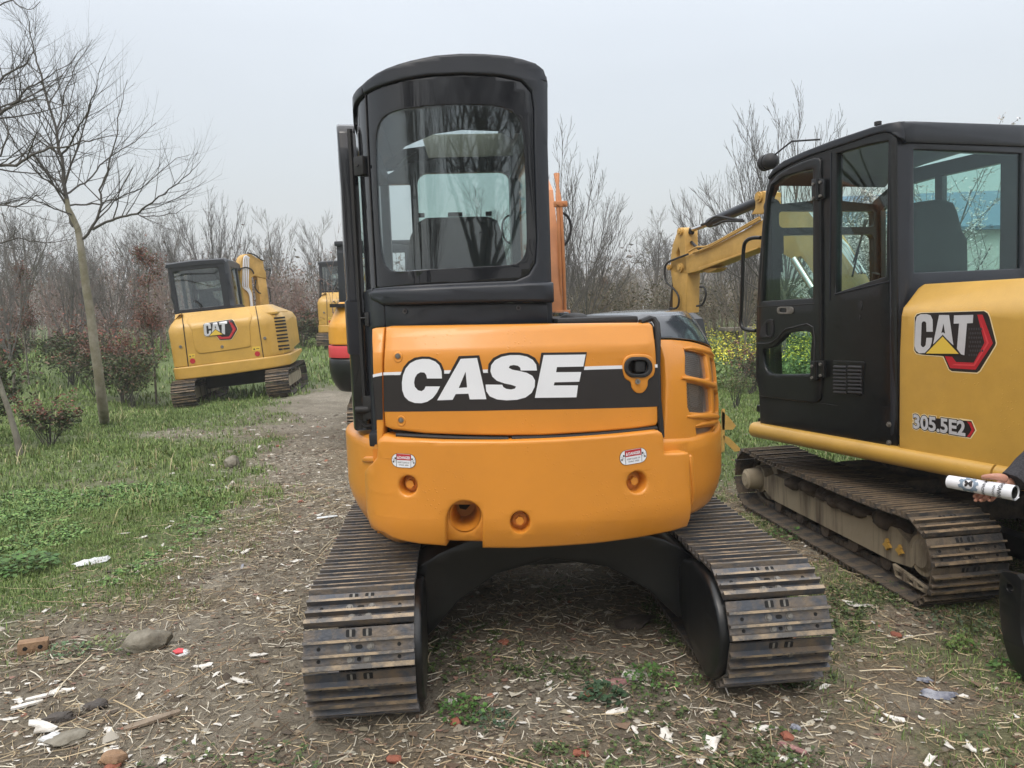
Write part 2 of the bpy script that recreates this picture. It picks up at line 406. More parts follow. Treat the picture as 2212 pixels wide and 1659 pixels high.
def track(parent, cx, wd, L, r, nshoe, muddy, hi, tall=0):
    "one crawler track: chain, shoes, side frame, sprocket, idler, rollers"
    zc = r+.026
    per = 2*L+2*math.pi*r; pitch = per/nshoe
    root = None
    st = 'mudst' if muddy else 'steel'
    mb = MB()                                           # link chain
    def path(s_, rr):
        s_ %= per
        if s_ < L: k = s_/L; return V(cx, -L/2+s_, zc-r-(rr-r)*1), V(0, 1, 0), V(0, 0, -1)
        s_ -= L
        if s_ < math.pi*r:
            a = s_/r; return V(cx, L/2+math.sin(a)*rr, zc-math.cos(a)*rr), V(0, math.cos(a), math.sin(a)), V(0, math.sin(a), -math.cos(a))
        s_ -= math.pi*r
        if s_ < L:
            k = s_/L; sag = .022*math.sin(math.pi*k)+.006*math.sin(3*math.pi*k); return V(cx, L/2-s_, zc+r+(rr-r)-sag), V(0, -1, 0), V(0, 0, 1)
        s_ -= L; a = s_/r
        return V(cx, -L/2-math.sin(a)*rr, zc+math.cos(a)*rr), V(0, -math.cos(a), -math.sin(a)), V(0, -math.sin(a), math.cos(a))
    for i in range(nshoe):
        p, t, nn = path((i+.5)*pitch, r-.022)
        for sx in (-1, 1):
            Mx = Matrix((( 1, 0, 0, p.x+sx*.045), (0, t.y, nn.y, p.y), (0, t.z, nn.z, p.z), (0, 0, 0, 1)))
            mb.box((0, 0, 0), (.022, pitch*.97, .042), bev=.006, seg=1, M=Mx)
            mb.cyl(Mx @ V(-sx*.045, 0, 0) if sx > 0 else p+V(-.06, 0, 0), Mx @ V(.0, 0, 0) if sx > 0 else p+V(.06, 0, 0), .013, n=8)
    root = mb.build('crawler_track', [st], parent, ang=30)
    sh = shoe_mesh(wd, pitch*1.0, muddy, hi)
    for i in range(nshoe):
        o = sh if i == 0 else sh.copy()
        if i: COL.objects.link(o)
        p, t, nn = path(i*pitch, r)
        jj = (random.random()-.5)*.012
        o.matrix_local = Matrix(((1, 0, 0, p.x+(random.random()-.5)*.004), (0, t.y, nn.y, p.y), (0, t.z, nn.z, p.z), (0, 0, 0, 1))) @ Matrix.Rotation(jj, 4, 'X')
        o.parent = root
    # side frame
    mb = MB(); h0, h1 = zc-.11, zc+.085
    fl = [(-L/2+.02, zc-.02), (-L/2+.20, h1), (L/2-.25, h1), (L/2-.1, zc+.03), (L/2-.08, zc-.06), (L/2-.25, h0), (-L/2+.25, h0), (-L/2+.08, zc-.09)]
    mb.prism(fl, lambda a, b, t: V(cx+t, a, b), -.10, .10)
    mb.build('side_frame', ['mudlt' if muddy else 'black'], root, ang=20)
    if muddy:
        mb = MB()
        for k in range(26):
            yy = -L/2+.2+random.random()*(L-.5)
            mb.ball((cx-.085+random.random()*.05, yy, h1-.01+random.random()*.03), (.05+random.random()*.03, .07+random.random()*.08, .02+random.random()*.035), 5)
        for v in mb.bm.verts: v.co += noise.noise_vector(v.co*22)*.014
        mb.build('mud_cake', ['mud'], root, ang=80)
    for nm, yy, rr, teeth in (('sprocket', -L/2, r-.035, True), ('idler', L/2, r-.04, False)):
        mb = MB(); mb.cyl((cx-.02, yy, zc), (cx+.02, yy, zc), rr, n=32)
        mb.cyl((cx-.095, yy, zc), (cx+.095, yy, zc), rr*.62, n=28); mb.cyl((cx-.112, yy, zc), (cx-.095, yy, zc), rr*.35, rr*.5, n=20)
        mb.build(nm, ['mudlt' if muddy else 'black'], root, ang=30)
    for k in range(5):
        yy = -L/2+.33+k*(L-.62)/4
        mb = MB(); mb.cyl((cx-.085, yy, zc-r+.075), (cx+.085, yy, zc-r+.075), .052, n=18); mb.build('track_roller', ['mud' if muddy else 'black'], root)
    mb = MB(); mb.cyl((cx-.08, 0.0, zc+r-.075), (cx+.08, 0.0, zc+r-.075), .035, n=16); mb.build('carrier_roller', ['mudlt' if muddy else 'black'], root)
    return root

m_ = MT['beige']; b_ = m_.node_tree.nodes['Principled BSDF']; t_ = m_.node_tree; tl_ = t_.nodes.new('ShaderNodeBsdfTranslucent'); tl_.inputs[0].default_value = (.75, .70, .64, 1); mx_ = t_.nodes.new('ShaderNodeMixShader'); mx_.inputs[0].default_value = .6
t_.links.new(b_.outputs[0], mx_.inputs[1]); t_.links.new(tl_.outputs[0], mx_.inputs[2]); t_.links.new(mx_.outputs[0], t_.nodes['Material Output'].inputs['Surface'])

def hatch(mb, poly, mapf, ang, sp, wd, w):
    "thin wires across a polygon in (u, v), clipped to it"
    ca, sa = math.cos(ang), math.sin(ang)
    q = [(x*ca+y*sa, -x*sa+y*ca) for x, y in poly]
    y0 = min(p[1] for p in q); y1 = max(p[1] for p in q); y = y0+sp*.5
    while y < y1:
        xs = []
        for i in range(len(q)):
            a, b = q[i], q[(i+1) % len(q)]
            if (a[1] <= y) != (b[1] <= y): xs.append(a[0]+(y-a[1])/(b[1]-a[1])*(b[0]-a[0]))
        xs.sort()
        for a, b in zip(xs[::2], xs[1::2]):
            n = max(1, int((b-a)/.03)); pr = None
            for k in range(n+1):
                x = a+(b-a)*k/n
                cur = [mb.bm.verts.new(mapf(x*ca-(y+d)*sa, x*sa+(y+d)*ca, w)) for d in (-wd/2, wd/2)]
                if pr:
                    f = mb.bm.faces.new((pr[0], pr[1], cur[1], cur[0])); f.material_index = mb.mi
                pr = cur
        y += sp
def shift(poly, dx, dy): return [(x+dx, y+dy) for x, y in poly]

# ================================================================== orange excavator, seen from behind
OX = pose(.115, 3.843, 0, 4.83, -.84); FO = Frm(OX)
ox = tag(empty('mini_excavator', OX), 'orange and charcoal mini excavator with a black stripe, seen square from behind', 'excavator', 'excavators parked around the yard')
for sx in (-1, 1):
    tr = track(ox, sx*.79, .40, 1.98, .222, 37, False, True)
    mb = MB()                                           # inner guard plate at the sprocket end
    pr = [(-.74, .42), (-.86, .45)] + arc(-.985, .235, .215, 78, 258, 14) + [(-.90, .05), (-.74, .12), (-.66, .26), (-.68, .36)]
    mb.sheet(pr, lambda u, v, w, sx=sx: V(sx*(.562+w), u, v), .04, bev=.014, step=.2)
    mb.build('motor_guard', 'black', tr, ang=50)
mb = MB()
cbp = [(-.66, .40), (-.50, .50), (-.3, .56), (.3, .56), (.50, .50), (.66, .40), (.66, .13), (.56, .13), (.42, .27), (.25, .365), (0, .40), (-.25, .365), (-.42, .27), (-.56, .13), (-.66, .13)]
mb.sheet(cbp, lambda u, v, w: V(u, -.70+.12*(1-min(1, abs(u)/.5))+w, v), .22, bev=.012, step=.12)
mb.sheet(cbp, lambda u, v, w: V(u, .70-w, v), .22, bev=.012, step=.12)
mb.box((0, 0, .46), (.66, 1.1, .2), bev=.02); mb.cyl((0, 0, .5), (0, 0, .66), .40, n=40)
mb.build('car_body', 'black', ox, ang=30)

# --- counterweight
fcw = lambda z: (max(0, z-1.03)*.75 + max(0, .70-z)**1.5*.9)
rcn = lambda x: .14-math.sqrt(max(0, .14**2-min(.14, max(0, -.64-x))**2))
PC = Path([(x, -.962+.30*(x+.1)**2+rcn(x)) for x in [-.78+.01*i for i in range(17)]+[(-.61+1.4*i/40) for i in range(41)]], fcw)
wing_prof = lambda z: (max(0, .72-z)**1.6*1.1 + max(0, z-.98)**1.5*6)
PW = Path([(.955*math.sin(R_(t)), -.955*math.cos(R_(t))) for t in range(-105, 106, 2)], wing_prof)
uw = lambda deg: R_(deg+105)*.955
mb = MB()
notch = [(806, 1279), (806, 1125)] + [(712+94*math.cos(R_(a)), 1125-94*math.sin(R_(a))) for a in range(10, 180, 12)] + [(616, 1125), (616, 1268)]
cwo = zz(Z2, [(266, 715), (280, 690), (300, 675), (350, 693), (480, 705), (600, 712), (900, 716), (1200, 706), (1500, 685), (1722, 661), (1742, 675), (1748, 692), (1753, 776), (1760, 782), (1878, 776), (1886, 790), (1892, 1000), (1890, 1120), (1874, 1166), (1800, 1190), (1640, 1222), (1400, 1255), (1200, 1270), (1000, 1280)] + notch + [(480, 1258), (400, 1244), (345, 1228), (300, 1200), (215, 1172), (196, 1090), (192, 980), (205, 880), (240, 830), (262, 800)])
boltc = [(418, 950, 47), (1610, 933, 52), (1002, 1143, 52)]
holes = [PC.uvs(FO, zz(Z2, circ(x, y, r, 24, r*1.08))) for x, y, r in boltc]
mb.sheet(PC.uvs(FO, cwo), PC, .20, holes=holes, bev=.009, w0=-.018, step=.05)
# recessed notch plate with the tow-pin bore
nb = zz(Z2, [(600, 1030), (830, 1030), (830, 1258), (600, 1252)])
mb.sheet(PC.uvs(FO, nb), PC, .14, holes=[PC.uvs(FO, zz(Z2, circ(712, 1120, 80, 28, 86)))], bev=.010, w0=.012, step=.05)
for a0, a1 in ((-104, -34), (26, 104)):                 # rounded wings either side
    o = [(uw(a0), .575), (uw(a1), .575), (uw(a1), .99), (uw((a0+a1)/2), 1.0), (uw(a0), .99)]
    if a0 < 0: o = [(uw(a0), .54), (uw(-80), .49), (uw(-62), .472), (uw(-53), .49), (uw(-45), .545), (uw(a1), .60), (uw(a1), 1.035), (uw(-48), 1.01), (uw(-75), .985), (uw(a0), .97)]
    else: o = [(uw(a0), .60), (uw(60), .575), (uw(a1), .60), (uw(a1), .965), (uw(75), .95), (uw(60), .94), (uw(40), .96), (uw(a0), .985)]
    mb.sheet(o, PW, .30, bev=.022, w0=0, step=.05)
# cast pads on the wings
mb.sheet(PW.uvs(FO, zz(Z2, [(172, 815), (190, 800), (270, 797), (275, 830), (180, 830)])), PW, .04, bev=.008, w0=-.012)
mb.sheet(PW.uvs(FO, zz(Z2, [(1892, 800), (1900, 790), (1912, 800), (1905, 1090), (1890, 1100)])), PW, .04, bev=.008, w0=-.008)
mb.box((-.1, -.35, .80), (1.3, .8, .36))                # mass behind the skin
cw = mb.build('counterweight', 'orange', ox, ang=48)
for x, y, r in boltc:
    u, v = PC.uv(FO, *Z2(x, y)); mb = MB()
    mb.prism(circ(u, v, .048, 28), lambda a, b, t: PC(a, b, t), .045, .055)
    c = PC(u, v, .046); n = (PC(u, v, 0)-PC(u, v, .1)).normalized()
    mb.cyl(c, c+n*.016, .029, n=24); mb.cyl(c, c+n*.020, .025, n=24); mb.cyl(c, c+n*.040, .0185, .0175, n=6)
    mb.build('counterweight_bolt', 'orange', cw, ang=30)
u, v = PC.uv(FO, *Z2(712, 1120)); mb = MB(); c = PC(u, v, 0)
ring = lambda rr, w_: [V(c.x+rr*math.cos(a), c.y+w_, c.z+rr*1.05*math.sin(a)) for a in [2*math.pi*i/28 for i in range(28)]]
mb.loft([ring(.062, .02), ring(.060, .05), ring(.054, .06), ring(.050, .10), ring(.048, .22)], cap=False)
mb.build('tow_bore', 'orange', cw, ang=30)
mb = MB(); mb.cyl((c.x, c.y+.20, c.z), (c.x, c.y+.22, c.z), .06, n=24); mb.cyl((c.x, c.y+.15, c.z+.012), (c.x, c.y+.2, c.z+.012), .026, n=6); mb.build('tow_pin', 'blackm', cw)
# danger stickers
def sticker(fr, P, uc, vc, ww, hh, tilt, parent, w=-.0195):
    def m(a, b, t): return P(uc+a*math.cos(tilt)-b*math.sin(tilt), vc+a*math.sin(tilt)+b*math.cos(tilt), w-t)
    mb = MB(); X, Y = ww/2, hh/2
    cap = lambda k: smooth([(-X*.62, -Y), (X*.62, -Y), (X*.88, -Y*.72), (X, 0), (X*.88, Y*.72), (X*.62, Y), (-X*.62, Y), (-X*.88, Y*.72), (-X, 0), (-X*.88, -Y*.72)], 3) if 0 else rrect(-X*k, -Y*k, X*k, Y*k, Y*.93*k, 6)
    mb.mi = 1; mb.prism(cap(1), m, 0, .0006)
    mb.mi = 0; mb.prism(cap(.965), m, .0002, .0011)
    mb.mi = 2; mb.prism([(-X*.60, Y*.08), (X*.60, Y*.08), (X*.60, Y*.93), (-X*.60, Y*.93)], m, .0011, .0015)
    mb.mi = 1
    for s_ in (-1, 1): mb.prism([(s_*X*.60-.0007, -Y*.93), (s_*X*.60+.0007, -Y*.93), (s_*X*.60+.0007, Y*.93), (s_*X*.60-.0007, Y*.93)], m, .0011, .0016)
    for s_ in (-1, 1):                                  # crushing pictograms
        for (a, b, r) in ((.70, .28, .055), (.85, -.22, .045)): mb.prism(rrect(s_*X*a-X*r, Y*b-Y*.13, s_*X*a+X*r, Y*b+Y*.13, .0004, 1), m, .0011, .0016)
        for (a0, b0, a1, b1) in ((.66, -.15, .92, .25), (.72, -.3, .86, .05)):
            mb.prism([(s_*X*a0, Y*b0), (s_*X*a0, Y*b0+.001), (s_*X*a1, Y*b1+.001), (s_*X*a1, Y*b1)], m, .0011, .0014)
    mb.mi = 0
    q = lambda a, b, t: m(a, b, t)
    put_text(mb, 'DANGER', q, (-X*.36, Y*.24), X*.90, .0019, offset=.03, height=Y*.42)
    mb.prism([(-X*.55, Y*.24), (-X*.40, Y*.24), (-X*.475, Y*.72)], m, .0015, .0019)
    mb.mi = 3
    put_text(mb, 'KEEP CLEAR OF', q, (-X*.48, -Y*.36), X*.96, .0015, height=Y*.20)
    put_text(mb, 'SWING  AREA', q, (-X*.40, -Y*.72), X*.80, .0015, height=Y*.20)
    return tag(mb.build('danger_sticker', ['white', 'decblk', 'red', 'dkgrey'], parent, smooth=False))
for (x0, y0, x1, y1, tl) in ((337, 781, 460, 854, -.05), (1517, 757, 1658, 835, .06)):
    a = PC.uv(FO, *Z2(x0, (y0+y1)/2)); b = PC.uv(FO, *Z2(x1, (y0+y1)/2)); c_ = PC.uv(FO, *Z2((x0+x1)/2, y0)); d_ = PC.uv(FO, *Z2((x0+x1)/2, y1))
    sticker(FO, PC, (a[0]+b[0])/2, (c_[1]+d_[1])/2, b[0]-a[0], c_[1]-d_[1], tl, cw)

# --- engine door with the lettered stripe
hp = lambda z: (max(0, z-1.375)*.42 + max(0, z-1.455)**2*12)
PH = Path([(x, -.930+.26*(x+.13)**2) for x in [(-.85+1.5*i/60) for i in range(61)]], hp)
H = lambda pts: PH.uvs(FO, zz(Z2, pts))
body = MB()
body.sheet(H([(240, 250), (1740, 250), (1745, 690), (255, 700)]), PH, .03, w0=.05, step=.1)  # black sheet set behind the door so its gaps read as shaded recesses
body.box((-.13, -.35, 1.18), (1.10, .9, .50), bev=.02)
body.box((-.13, -.22, 1.44), (1.16, 1.05, .05), bev=.02)
body.box((0, .35, .72), (1.45, 1.3, .12), bev=.03)
body.build('upper_frame', 'black', ox)
mb = MB()
door = [(296, 118), (320, 113), (700, 107), (1100, 101), (1500, 96), (1685, 94), (1702, 110), (1714, 200), (1722, 320), (1727, 480), (1729, 615), (1720, 638), (1600, 655), (1400, 672), (1100, 690), (800, 690), (500, 680), (330, 658), (290, 642), (285, 560), (283, 370), (286, 250), (291, 180)]
lk = circ(1617, 327, 68, 20, 48)
mb.sheet(H(door), PH, .05, holes=[H([(x, y) for x, y in rrect(1550, 280, 1684, 376, 44, 5)])], bev=.010, w0=-.006, step=.05)
ed = mb.build('engine_door', 'orange', ox, ang=48)
mb = MB(); strip = [(222, 128), (240, 122), (288, 119), (283, 180), (278, 250), (276, 370), (279, 560), (284, 640), (270, 768), (247, 752), (244, 610), (236, 480), (228, 380), (224, 250)]
mb.sheet(H(strip), PH, .05, bev=.006, w0=-.003, step=.05)
st = mb.build('side_trim', 'orange', ox, ang=48)
D0 = -.0065
mb = MB(); mb.mi = 0                                    # black stripe, white line
def deck(mb, P, pts, w, th=.0005, holes=()): mb.sheet(pts, P, th, w0=w-th, step=.05, holes=holes)
deck(mb, PH, H([(284.5, 371), (600, 363), (1000, 354), (1400, 341), (1552, 337), (1556, 352), (1572, 368), (1594, 375), (1645, 375), (1665, 366), (1680, 345), (1683, 332), (1724, 331), (1728.5, 536), (1400, 546), (1000, 553), (600, 560), (286, 563)]), D0)
mb.mi = 1; deck(mb, PH, H([(284, 356), (600, 345), (1000, 337), (1400, 323), (1549, 319), (1551, 337), (1400, 341), (1000, 354), (600, 363), (284, 372)]), D0); deck(mb, PH, H([(1685, 315), (1723, 314), (1723.5, 331), (1685, 332)]), D0)
LC = [(592, 388), (590, 350), (578, 318), (556, 298), (525, 286), (488, 285), (455, 292), (425, 308), (402, 335), (388, 370), (382, 410), (384, 450), (396, 484), (418, 505), (450, 517), (485, 518), (515, 510), (545, 490), (566, 462), (582, 430), (506, 430), (500, 445), (485, 455), (466, 450), (450, 432), (446, 410), (450, 385), (462, 365), (480, 355), (500, 357), (510, 370), (514, 388)]
LA = [(690, 285), (776, 280), (825, 497), (738, 498), (731, 468), (664, 470), (648, 500), (567, 503)]
LAh = [(680, 438), (724, 435), (716, 352)]
LS = [(1090, 346), (1086, 315), (1068, 290), (1038, 273), (998, 265), (948, 265), (905, 274), (870, 292), (850, 318), (846, 350), (856, 378), (880, 400), (920, 414), (955, 421), (980, 430), (975, 441), (955, 446), (930, 443), (914, 434), (908, 421), (821, 420), (824, 455), (843, 482), (880, 498), (930, 503), (985, 500), (1030, 488), (1062, 464), (1078, 432), (1080, 398), (1066, 374), (1036, 358), (1000, 349), (962, 342), (942, 332), (948, 321), (968, 317), (990, 321), (1002, 331), (1005, 346)]
LE = [(1125, 265), (1345, 262), (1333, 325), (1195, 328), (1190, 355), (1322, 354), (1312, 405), (1182, 408), (1178, 425), (1305, 424), (1297, 487), (1079, 490)]
mb.mi = 0
def out(poly, c, k): return [(c[0]+(x-c[0])*k[0], c[1]+(y-c[1])*k[1]) for x, y in poly]
hull = [[(605, 395), (603, 345), (588, 308), (560, 285), (525, 273), (486, 272), (448, 279), (415, 298), (390, 328), (374, 368), (368, 412), (370, 455), (384, 495), (410, 518), (448, 531), (490, 531), (530, 518), (600, 440)],
        [(680, 270), (788, 266), (806, 345), (842, 511), (728, 511), (545, 517), (610, 400)],
        [(1104, 350), (1100, 310), (1080, 279), (1045, 260), (998, 251), (945, 251), (900, 260), (860, 280), (836, 312), (832, 352), (845, 390), (808, 410), (810, 460), (833, 494), (875, 512), (930, 517), (990, 514), (1040, 500), (1085, 470), (1095, 400)],
        [(1113, 252), (1352, 249), (1337, 340), (1322, 415), (1308, 500), (1064, 504), (1078, 440), (1095, 360)]]
for i, h_ in enumerate(hull): deck(mb, PH, H(h_), D0-.0006-.0002*i)
stripe = mb.build('lettered_stripe', ['decblk', 'white'], ed, smooth=False)
for nm, L_, ho in (('C', LC, []), ('A', LA, [LAh]), ('S', LS, []), ('E', LE, [])):
    mb = MB(); mb.sheet(H(L_), PH, .0005, holes=[H(h_) for h_ in ho], w0=D0-.0022, step=.05); mb.build('letter', 'white', ed, smooth=False)
mb = MB(); deck(mb, PH, H([(228, 383), (240, 380), (276.5, 374), (278, 470), (279.5, 606), (244, 607), (236, 480)]), -.0035)
mb.mi = 1; deck(mb, PH, H([(227, 368), (240, 365), (276, 357), (276.5, 373), (240, 380), (228, 384)]), -.0035)
mb.build('stripe_end', ['decblk', 'white'], st, smooth=False)
mb = MB()                                               # door latch with its raised surround and key lock
sur = smooth([(1538, 325), (1548, 283), (1585, 262), (1655, 261), (1695, 280), (1708, 325), (1700, 372), (1672, 396), (1668, 430), (1645, 462), (1612, 464), (1588, 440), (1580, 408), (1550, 385)], 3)
mb.sheet(H(sur), PH, .012, holes=[H(rrect(1550, 280, 1684, 376, 44, 5))], bev=.004, w0=-.013, step=.2)
lt = mb.build('latch_surround', 'orange', ed, ang=50)
mb = MB(); mb.sheet(H(rrect(1544, 274, 1690, 382, 50, 6)), PH, .018, holes=[H(rrect(1564, 292, 1670, 364, 34, 5))], bev=.003, w0=-.020, step=.2)
mb.sheet(H(rrect(1550, 280, 1684, 376, 44, 5)), PH, .004, w0=.022, step=.2); mb.sheet(H(rrect(1606, 296, 1660, 356, 8, 3)), PH, .03, bev=.004, w0=-.010, step=.2)
mb.build('latch', 'rubber', ed, ang=50)
mb = MB(); u, v = H([(1614, 403)])[0]; c = PH(u, v, -.012); mb.cyl(c, c+V(0, -.010, 0), .0105, n=20); mb.mi = 1; mb.box(c+V(0, -.0105, 0), (.003, .002, .010)); mb.build('key_lock', ['bolt', 'blackm'], ed)
for x, y, r in ((360, 270, 11), (377, 607, 9)):
    u, v = H([(x, y)])[0]; c = PH(u, v, -.006); mb = MB(); mb.hexbolt(c, (0, -1, 0), .0072, .008); mb.build('door_bolt', 'bolt', ed)
    mb = MB(); rg = lambda rr, w_: [PH(u+rr*math.cos(a), v-.004+rr*1.15*math.sin(a), w_) for a in [2*math.pi*i/20 for i in range(20)]]
    mb.loft([rg(.019, -.006), rg(.017, -.009), rg(.013, -.0085), rg(.011, -.0062)], cap=False); mb.build('bolt_dimple', 'orange', ed)
for a in ([(350, 686), (600, 699), (800, 705), (940, 706)], [(958, 704), (1200, 697), (1450, 680), (1722, 650)]):
    mb = MB(); pts = [PH(u, v, -.002) for u, v in PH.uvs(FO, zz(Z2, smooth(a, 4, False)))]; mb.tube(pts, .0085, 8); mb.build('rubber_seal', 'rubber', ox)
# --- right hand grille cover and cowl: one curved side, leaning in toward the top
def gprof(z):
    T = [(.9, .005), (1.06, .006), (1.216, .019), (1.313, .039), (1.414, .090), (1.464, .124), (1.485, .146), (1.52, .19)]
    if z <= T[0][0]: return T[0][1]
    for (a, p), (b, q) in zip(T, T[1:]):
        if z <= b: return p+(q-p)*(z-a)/(b-a)
    return T[-1][1]
PG = Path([(.945*math.sin(R_(t)), -.945*math.cos(R_(t))) for t in range(10, 108, 2)], gprof)
ug = lambda deg: R_(deg-10)*.945
G = lambda pts, f=Z2: PG.uvs(FO, zz(f, pts))
top = G([(1736, 184), (1800, 184), (1850, 188), (1900, 194), (1940, 203), (1980, 216), (2010, 235)])
bot = G([(1752, 768), (1800, 762), (1860, 750), (1920, 733), (1980, 710)])
zt = top[-1][1]-.012; zb = bot[-1][1]
go = bot + [(ug(72), zb+.03), (ug(90), zb+.045), (ug(106), zb+.05), (ug(106), zt-.02), (ug(85), zt-.005), (ug(72), zt)] + top[::-1]
gs = [[(1868, 243), (1880, 240), (1965, 258), (1980, 270), (1990, 330), (1998, 388), (1985, 393), (1930, 383), (1880, 371), (1872, 360)],
      [(1880, 410), (1940, 420), (1993, 434), (2004, 446), (2014, 560), (2004, 571), (1940, 570), (1896, 566), (1886, 540)],
      [(2000, 278), (2014, 284), (2026, 294), (2034, 330), (2040, 405), (2030, 414), (2012, 400)],
      [(2020, 449), (2036, 456), (2043, 470), (2048, 560), (2036, 571), (2029, 562)],
      [(1928, 652), (1980, 647), (2030, 640), (2014, 672), (1975, 695), (1936, 710)]]
gh = [G(g_) for g_ in gs]
mb = MB(); mb.sheet(go, PG, .03, holes=gh, bev=.007, w0=-.004, step=.04)
bar = [PG(u, v, -.006) for u, v in G([(1850, 385), (1900, 392), (1950, 404), (2000, 420), (2020, 428)])]; mb.tube(bar, [.006, .012, .013, .013, .011], 8)
bar = [PG(u, v, -.004) for u, v in G([(1860, 232), (1900, 228), (1950, 238), (1995, 252), (2020, 270)])]; mb.tube(bar, [.004, .010, .012, .012, .008], 8)
bar = [PG(u, v, -.002) for u, v in G([(1880, 590), (1930, 588), (1990, 588), (2035, 590)])]; mb.tube(bar, [.006, .014, .018, .016], 8)
bar = [PG(u, v, -.002) for u, v in G([(1925, 640), (1960, 630), (2010, 622), (2035, 615)])]; mb.tube(bar, [.004, .010, .014, .012], 8)
gc = mb.build('grille_cover', 'orange', ox, ang=50)
for g_ in gh:
    mb = MB(); hatch(mb, g_, PG, R_(57), .0095, .0020, .012); hatch(mb, g_, PG, R_(-57), .0095, .0020, .0125); mb.build('wire_grille', 'mesh', gc, smooth=False)
mb = MB(); mb.sheet([(ug(30), .99), (ug(106), .99), (ug(106), 1.34), (ug(30), 1.34)], PG, .01, w0=.07, step=.08)  # black backing sheet stands in for the shaded space behind the wires
mb.mi = 1; mb.box((.66, -.52, 1.12), (.10, .06, .12), bev=.01); mb.tube([V(.70, -.50, 1.05), V(.73, -.48, 1.12), V(.70, -.46, 1.2)], .006, 6); mb.build('grille_backing', ['blackm', 'steel'], gc)
cl = G([(1736, 176), (1800, 177), (1850, 181), (1900, 187), (1940, 196), (1980, 208), (2008, 226)])
zc_ = cl[-1][1]-.012
co = cl + [(ug(72), zc_), (ug(90), zc_-.01), (ug(106), zc_-.02), (ug(106), 1.487), (ug(60), 1.487), (cl[0][0], 1.487)]
mb = MB(); mb.sheet(co, PG, .04, bev=.005, w0=-.006, step=.03)
rg = []
for d_, z_ in ((-.004, 1.484), (.008, 1.493), (.03, 1.499), (.12, 1.503), (.30, 1.500), (.45, 1.49)):
    q = []
    for k in range(13):
        t = 26+(106-26)*k/12; rr = .799-d_; q.append(V(rr*math.sin(R_(t)), -rr*math.cos(R_(t)), z_-(.03 if k == 0 else 0)))
    rg.append(q)
mb.loft(rg, closed=False, cap=False)
mb.build('engine_cowl', 'slate', ox, ang=60)
mb = MB(); sl_ = [(1640, 92), (1690, 72), (1712, 76), (1728, 100), (1733, 160), (1730, 320), (1735, 500), (1748, 640), (1752, 700)]
pts = [PH(u, v, .004) for u, v in H(sl_)]; mb.tube(pts, .0125, 8)
mb.mi = 0; mb.box((.20, -.55, 1.478), (.34, .5, .03), bev=.012); mb.ball((.13, -.62, 1.492), (.06, .09, .02), 8); mb.build('cowl_seal', ['rubber'], ox)

# --- cab
cabp = [(-.775, .66), (-.775, .2), (-.775, -.25)] + arc(-.475, -.45, .30, 180, 270, 16)[0:] + [(-.25, -.752), (-.06, -.755)] + arc(-.035, -.695, .06, 270, 360, 5) + [(.026, -.4), (.026, 0), (.026, .66)]
PK = Path(cabp); K = lambda pts, f=Z1: PK.uvs(FO, zz(f, pts))
uL = PK.L[2]; uRr = PK.L[-4]
cab = empty('cab'); cab.parent = ox
rf = [(252, 262), (290, 225), (340, 190), (480, 137), (640, 102), (800, 90), (950, 95), (1080, 110), (1180, 140), (1222, 175), (1240, 240), (1243, 600), (1252, 1050), (1262, 1440), (1100, 1440), (700, 1448), (380, 1455), (322, 1428), (300, 1385), (320, 1362), (700, 1336), (1080, 1321), (1150, 1290), (1188, 1225), (1195, 1100), (1180, 600), (1178, 380), (1165, 290), (1110, 232), (1000, 207), (800, 196), (600, 206), (440, 236), (330, 270), (262, 305)]
mb = MB(); mb.sheet(K(rf), PK, .06, bev=.006, w0=-.012, step=.05)
bm_ = K([(305, 1385), (330, 1372), (700, 1350), (1080, 1335), (1160, 1330), (1258, 1330), (1262, 1440), (1100, 1440), (700, 1448), (385, 1455), (325, 1428)])
mb.sheet(bm_, PK, .04, bev=.014, w0=-.034, step=.05)
mb.build('rear_frame', 'char', cab, ang=50)
band = K([(163, 462), (172, 400), (205, 320), (248, 262), (258, 308), (220, 350), (190, 400), (172, 470)])
u0_, z0_ = band[0]; u1_, z1_ = K([(250, 262)])[0]; 
bl = [(PK.L[1], z0_-.06), (uL, z0_-.055)] + [band[7], band[6], band[5], band[4], band[3], band[2], band[1], (uL, z0_+.01), (PK.L[1], z0_+.02), (0, z0_), (0, z0_-.07)]
mb = MB(); mb.sheet(bl, PK, .05, bev=.005, w0=-.012, step=.05)
# roof skin following the arched edge
zt_tab = [(u, z) for u, z in [band[0]] + K([(205, 320), (252, 262), (290, 225), (340, 190), (480, 137), (640, 102), (800, 90), (950, 95), (1080, 110), (1180, 140), (1222, 175), (1240, 235)])]
def ztop(u):
    if u <= zt_tab[0][0]: return zt_tab[0][1]
    for (a, p), (b, q) in zip(zt_tab, zt_tab[1:]):
        if u <= b: return p+(q-p)*(u-a)/max(b-a, 1e-6)
    return zt_tab[-1][1]
rings = []
us = [PK.L[-1]*i/70 for i in range(71)]
base = [PK(u, ztop(u), -.010) for u in us]
cx_ = -.36
for k, (f_, dz) in enumerate(((1, -.012), (1, 0), (.985, .006), (.93, .014), (.75, .022), (.66, .02))):
    q = []
    for b in base:
        zc2 = 2.52; z = b.z+dz if f_ > .9 else b.z*(f_)+(1-f_)*2.56+dz*.2
        q.append(V(cx_+(b.x-cx_)*f_, .0+(b.y-.0)*f_, z))
    rings.append(q)
mb.loft(rings, closed=True, cap=False)
mb.build('roof', 'char', cab, ang=50)
mb = MB(); mb.box((-.36, .0, 2.545), (.56, .92, .006), bev=.002); mb.build('roof_hatch', 'glclear', cab)
